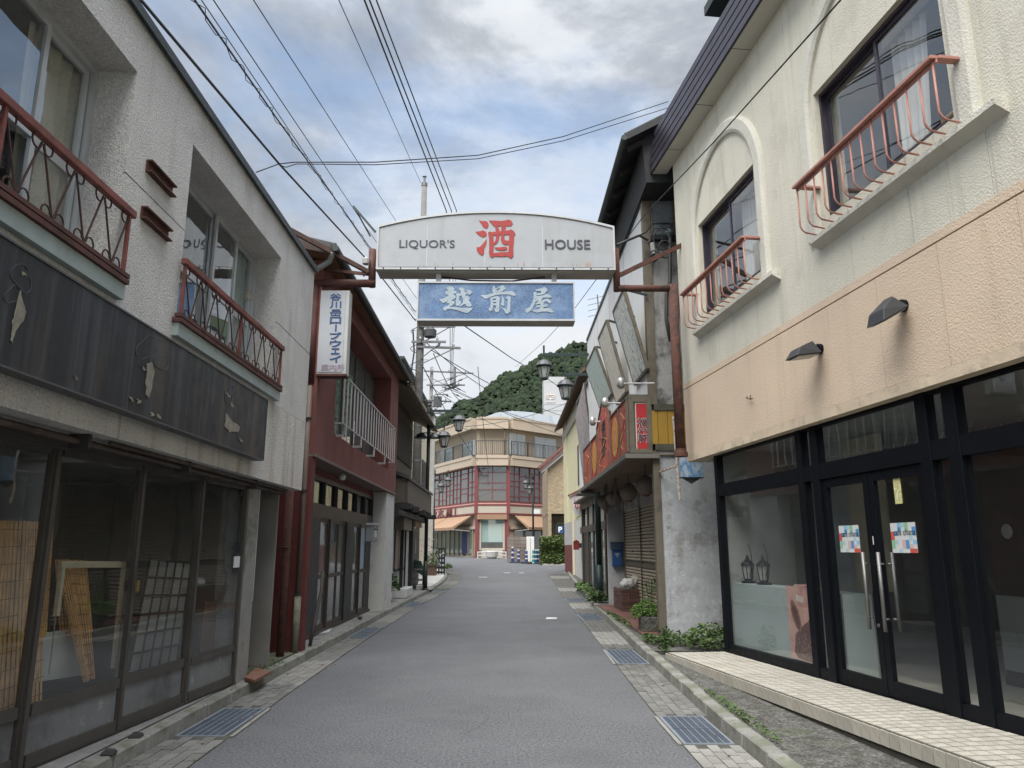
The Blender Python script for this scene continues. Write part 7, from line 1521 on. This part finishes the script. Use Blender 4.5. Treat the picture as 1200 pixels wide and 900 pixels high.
lf = lamp(bF, zA+.15, ((zA, at_y(616, 560, yv_).x-bF.x), (zB, at_y(620.5, 560, yv_).x-bF.x)), lamppaint, 'far black twin lantern street lamp beside the white cabinet', 1.0, .07)
part('camera_box', M().box(bF.x+.05, bF.x+.5, bF.y-.1, bF.y+.1, at_y(628, 602, yv_).z, at_y(628, 597, yv_).z), whitecl, lf)
yv_ = 50; bF2 = at_y(507.5, 640, yv_); bF2.z = zr(yv_); zA = at_y(517, 556, yv_).z-bF2.z; zB = at_y(517, 563, yv_).z-bF2.z
lamp(bF2, zA+.2, ((zA, at_y(525, 560, yv_).x-bF2.x), (zB, at_y(517, 560, yv_).x-bF2.x)), lamppaint, 'far black twin lantern street lamp at the corner of the cream building', 1.05, .065)

# ================================================================ utility poles and wires
conc_pole = mat('pole_concrete', (.15, .147, .14), .85, .15, 2, .3, 30, dirt=((.17, .16, .15), .5, 2.5, .55))
wire = mat('black_wire', (.025, .027, .03), .6)
galv = mat('galvanised', (.15, .155, .16), .5, .15, 4, metal=.4)
ins = mat('insulator_grey', (.35, .35, .36), .4)
yp = 32.0; pb = at_y(487, 600, yp); pb.z = zr(yp); ztop = at_y(494, 216, yp).z
up = thing('utility_pole', 'tall concrete utility pole with crossarms rising behind the left roofs', 'utility pole', (pb.x, yp, pb.z))
part('pole', M().tube([(pb.x, yp, 0), (pb.x, yp, 11.3), (pb.x, yp, ztop)], [.20, .165, .12], 16), conc_pole, up, smooth=True)
part('pole_cap', M().lathe((pb.x, yp, ztop), [(.14, -.1), (.14, .06), (.05, .1), (.05, .35), (.1, .38), (.02, .5)], 10), galv, up)
for z in (3.5, 5.2, 6.7, 7.6, 8.4, 9.3, 10.0, 10.8, 11.5, 14.9): part('band', M().lathe((pb.x, yp, z), [(.235-.006*z, 0), (.235-.006*z, .05)], 14), galv, up)
for i in range(24): z = 2+i*.45; part('step_bolt', M().tube([(pb.x, yp, z), (pb.x+(.36 if i % 2 else -.36), yp-.05, z)], .012, 4), galv, up)
def crossarm(o, x, y, z, l, ang=0, n=3, off=0):
    d = Vector((math.cos(ang), math.sin(ang), 0)); c = Vector((x, y-.2, z))+d*off
    part('crossarm', M().bar(c-d*l/2, c+d*l/2, .09, .09), galv, o); part('arm_brace', M().bar(c+d*l*.38, Vector((x, y-.15, z-.8)), .04, .04), galv, o)
    for i in range(n):
        p = c+d*(l*((i+.5)/n-.5)); part('insulator', M().lathe(p, [(.02, .03), (.06, .06), (.03, .1), (.07, .14), (.03, .2), (.02, .26)], 8), ins, o)
z1 = at_y(505, 387, yp).z
crossarm(up, pb.x, yp, at_y(505, 384, yp).z, 1.6, 0, 2, .75); crossarm(up, pb.x, yp, at_y(505, 408, yp).z, 1.9, .1, 3, .85); crossarm(up, pb.x, yp, at_y(505, 402, yp).z, 1.5, 0, 2, .4)
part('transformer', M().lathe((pb.x+.45, yp-.15, at_y(505, 391, yp).z), [(.1, -.25), (.26, -.2), (.28, .1), (.2, .18), (.05, .25)], 12), mat('lamp_cap_grey', ()), up)
part('conduit', M().tube([(pb.x-.25, yp-.1, 2), (pb.x-.24, yp-.1, 8), (pb.x-.35, yp-.1, 9), (pb.x-.24, yp-.1, 10), (pb.x-.32, yp-.1, 11)], .035, 6), cabm, up)
for k in range(5): part('cable_loop', M().tube([(pb.x-.15+.25*math.sin(i*.8+k), yp-.25, 7.2+k*.9+i*.09) for i in range(9)], .018, 4), cabm, up)
def pole2(px, pyt, y, h0, lab, r=.17, arms=()):
    b = at_y(px, 600, y); o = thing('utility_pole', lab, 'utility pole', (b.x, y, zr(y))); zt_ = at_y(px, pyt, y).z
    part('pole', M().tube([(b.x, y, zr(y)), (b.x, y, zt_)], [r, r*.65], 12), conc_pole, o, smooth=True)
    for (py, l, a, off) in arms: crossarm(o, b.x, y, at_y(px, py, y).z, l, a, 3, off)
    return o, b
o2, b2 = pole2(502, 430, 50, 0, 'farther slim utility pole with many crossarms beyond the left street lamp', .17, ((436, 3.4, .2, 1.2), (452, 2.6, 0, 1.0), (470, 2.2, .3, .3), (485, 1.5, 0, .2)))
part('riser', M().tube([(b2.x+1.6, 49.6, at_y(530, 456, 50).z), (b2.x+1.6, 49.6, at_y(532, 432, 50).z)], .09, 6), galv, o2); part('box', M().box(b2.x+.2, b2.x+.75, 49.5, 49.8, at_y(510, 478, 50).z, at_y(510, 466, 50).z), mat('lamp_cap_grey', ()), o2)
part('frame_bracket', M().bar((b2.x+.3, 49.5, at_y(510, 464, 50).z), (b2.x+1.2, 49.5, at_y(510, 464, 50).z), .06, .06).bar((b2.x+1.2, 49.5, at_y(510, 478, 50).z), (b2.x+1.2, 49.5, at_y(510, 464, 50).z), .06, .06), galv, o2)
def catenary(pts, sag, n=10):
    r = []
    for (a, b) in zip(pts, pts[1:]):
        L_ = (b-a).length
        for i in range(n): t = i/n; p = a.lerp(b, t); p = p-Vector((0, 0, sag*4*t*(1-t))); r.append(p)
    return r+[pts[-1]]
def cable(lab, pts, r=.012, sag=0.0, lash=False, grp_='overhead wires'):
    P_ = [at_y(x, y, d) for x, y, d in pts]; c = catenary(P_, sag, 8) if len(P_) < 6 else P_
    mb = M().tube(c, r, 5)
    o = solo('overhead_wire', mb, wire, lab, 'wire', c[0], grp_, smooth=True)
    if lash:
        q = M(); tot = []; 
        for a, b in zip(c, c[1:]):
            L_ = (b-a).length; n = max(2, int(L_/.35))
            for i in range(n): tot.append(a.lerp(b, i/n))
        hp = []
        for i, p in enumerate(tot):
            an = i*1.9; hp.append(p+Vector((math.cos(an)*.055, 0, math.sin(an)*.055)))
        part('lashing', M().tube(hp, r*.45, 3), wire, o)
    return o
ext = lambda a, b, k: (a[0]+(a[0]-b[0])*k, a[1]+(a[1]-b[1])*k)
cable('thick black cable running from the upper left over the grey roof to the concrete pole', [(100, -76, 6.5), (165, 0, 7.5), (327, 192, 13), (437, 312, 22), (487, 376, 31.8)], .022)
cable('lashed cable with spiral wrapping, leftmost of the parallel upper wires', [(190, -60, 7), (228, 0, 8), (325, 140, 12.5), (405, 250, 20), (487, 366, 31.8)], .016, lash=True)
cable('thin wire just right of the lashed cable', [(195, -70, 7.6), (236, 0, 9), (430, 288, 24), (487, 370, 31.8)], .009)
cable('thin wire second right of the lashed cable', [(212, -70, 8), (250, 0, 9), (430, 268, 24), (490, 352, 31.8)], .010)
cable('thin wire crossing the clouds from the top left towards the pole behind the arch sign', [(262, -60, 9), (297, 0, 10), (462, 256, 28), (492, 300, 31.8)], .010)
cable('thin wire reaching the very top of the tall concrete pole', [(370, -60, 10), (397, 0, 12), (493, 214, 31.8)], .010)
for i, (a, b, c_) in enumerate(((427, 523, 527), (433, 529, 531), (441, 535, 534))):
    cable(('left', 'middle', 'right')[i]+' wire of the three thick wires dropping behind the arch sign', [(a-30, -70, 10), (a, 0, 12.5), (b, 247, 26), (c_, 330, 38), (529+i*1.0-1, 452, 49.6)], .020-.002*i)
cable('double cross street cable swinging over the arch sign, upper strand', [(300, 202, 12.2), (327, 192, 13), (345, 190, 13.2), (440, 190, 14), (560, 182, 15), (660, 160, 16), (783, 119, 17.5)], .012)
cable('double cross street cable swinging over the arch sign, lower strand', [(327, 193, 13), (335, 196, 13.1), (347, 192, 13.2), (440, 193, 14), (560, 186, 15), (660, 165, 16), (790, 124, 17.5)], .010)
cable('thin cable slanting from the cafe eave down past the white wall to the hillside', [(1040, -60, 4.4), (985, 0, 5), (835, 168, 8), (755, 252, 11), (673, 362, 18), (640, 398, 24), (604, 430, 40)], .008)
cable('thin wire from the hanging blue sign sloping down to the yellow house', [(543, 381, 14), (600, 420, 20), (640, 443, 27), (668, 462, 33), (700, 490, 36)], .012)
for i, (p_, q_) in enumerate((((500, 402, 31.6), (600, 470, 55)), ((505, 410, 31.6), (668, 490, 60)), ((500, 440, 49.8), (690, 520, 60)), ((525, 455, 49.6), (660, 500, 62)), ((503, 452, 49.8), (600, 505, 62)), ((508, 414, 31.6), (540, 470, 49)), ((496, 430, 31.7), (560, 540, 60)), ((545, 500, 55), (665, 472, 62)), ((560, 430, 40), (572, 545, 61)), ((501, 470, 49.7), (553, 505, 61)))):
    cable(['wire from the concrete pole crossing the beige building roof', 'long wire from the concrete pole to the tan building side', 'wire from the slim far pole crossing the upper balcony', 'wire from the crossarm end to the pale metal roof', 'short wire from the slim pole to the corner building parapet', 'wire linking the two utility poles behind the blue sign', 'slack wire dropping past the left lantern to the corner building', 'pale wire rising right towards the white tower', 'steep wire in front of the corner building balcony', 'lowest wire from the slim pole to the corner building'][i], [p_, q_], .020, .35)
bundle = thing('wire_bundle', 'dark tangle of insulators and short wires around the far crossarm against the hillside', 'wires', (b2.x+1.6, 49.6, at_y(530, 456, 50).z), None)
rn = random.Random(9)
for i in range(12):
    x0, y0 = rn.uniform(516, 535), rn.uniform(446, 462); a = rn.choice([-.45, -.35, .4, .5]); l = rn.uniform(8, 18)
    P0, P1 = at_y(x0, y0, 49.4), at_y(x0+l, y0+l*abs(a)*(1 if a > 0 else -1), 49.4)
    part('strain_clamp', M().tube([P0, P0.lerp(P1, .3), P0.lerp(P1, .5), P0.lerp(P1, .7), P1], [.02, .02, .06, .02, .02], 6), wire, bundle)
mbx_ = M().bar(at_y(415, 243, 12), at_y(440, 272, 12), .03, .035)
o = thing('strain_insulator', 'dark strain insulator fitting on the wire left of the arch sign', 'insulator', at_y(415, 243, 12)); part('body', mbx_, darkmetal, o); part('clamp', M().bar(at_y(414, 241, 12), at_y(434, 277, 12.1), .02, .02), darkmetal, o)
# television aerial on the restaurant parapet
c = Vector((XF+.3, 21.8, 7.95)); o = thing('roof_aerial', 'small bent television aerial on the far end of the white parapet', 'aerial', c); part('mast', M().tube([c, c+Vector((-.05, 0, 1.2))], .02, 5), galv, o)
for k in range(4): part('rod', M().tube([c+Vector((-.35, 0, .5+k*.18)), c+Vector((.25, 0, .65+k*.18))], .01, 4), galv, o)

# ================================================================ hill with wood
RIDGE = [(-300, 20), (-170, 26), (-90, 34), (-56, 48), (-32, 60), (-17, 71), (3, 84), (18, 92), (37, 98), (85, 110), (170, 118), (300, 98)]
def hillz(x, y):
    xs = x*330/max(y, 250); r = 98
    for a, b in zip(RIDGE, RIDGE[1:]):
        if a[0] <= xs <= b[0]:
            t = (xs-a[0])/(b[0]-a[0]); t = t*t*(3-2*t); r = a[1]+(b[1]-a[1])*t
    if xs < -300: r = 20
    t = max(0, min(1, (y-185)/150)); t = t**.9
    return 1.0+(r-6)*t+3.5*noise.noise(Vector((x*.045, y*.045, 3)))*min(1, t*3)
mb = M(); gx = [-420+i*12 for i in range(76)]; gy = [176+i*6 for i in range(34)]
vs = [(x, y, hillz(x, y)-(1.5 if y > 182 else 3)) for y in gy for x in gx]; fs_ = [(j*76+i, j*76+i+1, (j+1)*76+i+1, (j+1)*76+i) for j in range(33) for i in range(75)]
mb.add(vs, fs_); struct('hill', mb, mat('hill_floor', (.025, .04, .018), .95), smooth=True)
def crown_template(seed):
    bm = bmesh.new(); bmesh.ops.create_icosphere(bm, subdivisions=2, radius=1)
    for v in bm.verts:
        d = 1+.32*noise.noise(v.co*1.6+Vector((seed*7, 0, 0)))+.26*noise.noise(v.co*3.6+Vector((0, seed*5, 0)))+.18*noise.noise(v.co*8+Vector((0, 0, seed*3)))
        v.co = v.co*d; v.co.z *= .95
    bmesh.ops.delete(bm, geom=[v for v in bm.verts if v.co.z < -.45], context='VERTS')
    V = np.array([v.co[:] for v in bm.verts]); bm.verts.index_update(); Fc = np.array([[v.index for v in f.verts] for f in bm.faces]); bm.free(); return V, Fc
T_ = [crown_template(i) for i in range(7)]
rn = random.Random(21); VV = []; FF = []; off = 0; cnt = 0
y = 196.0
while y < 350:
    x = -130+rn.uniform(0, 3)
    while x < 130:
        xx = x+rn.uniform(-1, 1); yy = y+rn.uniform(-1.2, 1.2)
        vis = xx/yy
        if -.26 < vis < .30:
            h = hillz(xx, yy); s = rn.uniform(.8, 1.9)
            V, Fc = T_[rn.randrange(7)]; a = rn.uniform(0, 6.28); c_, s_ = math.cos(a), math.sin(a)
            P_ = np.column_stack(((V[:, 0]*c_-V[:, 1]*s_)*s+xx, (V[:, 0]*s_+V[:, 1]*c_)*s+yy, V[:, 2]*s*rn.uniform(.9, 1.5)+h+s*.35))
            VV.append(P_); FF.append(Fc+off); off += len(V); cnt += 1
        x += 2.4
    y += 2.2
VV = np.vstack(VV); FF = np.vstack(FF)
me = bpy.data.meshes.new('hillside_trees'); me.vertices.add(len(VV)); me.vertices.foreach_set('co', VV.ravel()); me.loops.add(FF.size); me.loops.foreach_set('vertex_index', FF.ravel().astype(np.int32))
me.polygons.add(len(FF)); me.polygons.foreach_set('loop_start', np.arange(0, FF.size, 3, dtype=np.int32)); me.polygons.foreach_set('loop_total', np.full(len(FF), 3, dtype=np.int32)); me.update(calc_edges=True)
tm_m = mat('wood_foliage', (.021, .033, .017), .9, .5, .16, 1.0, 2.2, .6, spec=.15, dirt=[((.042, .056, .026), .6, .35, .52), ((.016, .026, .016), .7, .8, .52)], spot=(.7, 2.2))
me.materials.append(tm_m)
place('hillside_wood', me, (0, 0, 0), None, label='dense green wooded hillside behind the town', category='wood', kind='stuff')
print('crowns', cnt, len(FF))

# ================================================================ weeds
def weed(c, r, h, n, size, m, name, lab, seed, sx=1, sy=1, kind=None):
    c = Vector(c)
    def f(rd):
        a = rd.uniform(0, 6.28); q = math.sqrt(rd.random())*r; k = rd.random()**.7
        return c+Vector((math.cos(a)*q*sx, math.sin(a)*q*sy, h*k*(1-.55*(q/r)**2)+.02)), 1
    o = thing(name, lab, 'weed', c); part('leaves', leaves('l', f, n, size, None, seed), m, o, kind='stuff')
    st = M(); rd = random.Random(seed+1)
    for i in range(10): a = rd.uniform(0, 6.28); q = rd.random()*r*.7; st.tube([c+Vector((math.cos(a)*q*.4*sx, math.sin(a)*q*.4*sy, 0)), c+Vector((math.cos(a)*q*sx, math.sin(a)*q*sy, h*.8))], .005, 3)
    part('stems', st, leafd, o); return o
weed((3.05, 11.75, .12), .38, .38, 800, .036, leafm, 'broadleaf_weed', 'broad leaved green weeds at the foot of the plaster wall beside the cafe glass', 1, 1.0, .8)
weed((2.65, 12.3, .12), .28, .2, 360, .03, leafm, 'broadleaf_weed', 'low weeds by the brown corner post', 2)
weed((2.32, 11.4, .12), .12, .38, 160, .035, leafd, 'upright_weed', 'small upright dark weed growing at the kerb joint', 3)
c = Vector((2.62, 14.2, .13)); o = solo('concrete_block_pot', M().box(-.17+c.x, .17+c.x, c.y-.2, c.y+.2, c.z, c.z+.26), rough_conc, 'rough concrete block pot with an overgrown bush before the near shutter', 'pot', c, bev=.02)
weed((2.6, 14.3, .32), .30, .34, 1300, .026, mat('bush_leaf', (.085, .16, .03), .6, .4, 9), 'shrub', 'bushy overgrown green shrub spilling from the concrete block pot', 4)
weed((2.75, 14.6, .6), .22, .5, 110, .035, leafm, 'seedling', 'tall thin seedling stems above the bushy shrub', 5)
weed((2.55, 21.6, .13), .28, .3, 420, .05, leafd, 'shrub', 'low dark shrub at the foot of the dark green lamp post', 6)
weed((2.72, 26.5, .15), .3, .3, 600, .06, leafm, 'kerb_weeds', 'strip of weeds before the narrow brown shop', 7, .8, 8)
weed((2.38, 16.5, .12), .1, .06, 260, .028, leafm, 'kerb_weeds', 'low weeds along the red brown paved entrance', 8, 1, 18)
weed((2.33, 12.6, .12), .12, .12, 260, .03, leafm, 'kerb_weeds', 'grass tuft at the broken kerb corner', 9, 1, 4)
weed((2.12, 7.35, .11), .06, .05, 520, .013, leafm, 'kerb_weeds', 'line of small green weeds behind the near right kerb', 10, 1, 20)
weed((-3.05, 16.5, .12), .05, .06, 40, .03, leafm, 'kerb_weeds', 'tiny green sprig on the kerb by the red house', 11)
weed((-3.05, 10.0, .13), .3, .02, 400, .012, leafd, 'moss_patch', 'low green moss between the grey building and the red house', 12, .7, 2)
weed((-2.95, 39.5, .55), .25, .25, 300, .05, leafm, 'kerb_weeds', 'grass patch at the left bend of the pavement', 13, 1, 4)
weed((-3.2, 21.9, .40), .22, .5, 260, .06, leafd, 'potted_shrub', 'dark leafy plant rising from the white trough', 14, 1, 2)
# fallen bits on the asphalt and pavement
rn = random.Random(77); mb = M()
for i in range(240):
    x = rn.choice([rn.uniform(-2.8, -2.3), rn.uniform(1.5, 2.0), rn.uniform(-3.3, -2.9), rn.uniform(2.1, 2.5)]); y = rn.uniform(4.5, 22); z = (0.02 if -2.86 < x < 1.93 else .125); s = rn.uniform(.004, .014)
    mb.prism([(x-s, y-s, z), (x+s, y-s*.6, z), (x+s*.7, y+s, z), (x-s, y+s*.8, z)], (0, 0, s*.5))
o = struct('litter', mb, mat('leaf_litter', (.16, .12, .08), .9, .4, 3)); o['kind'] = 'stuff'
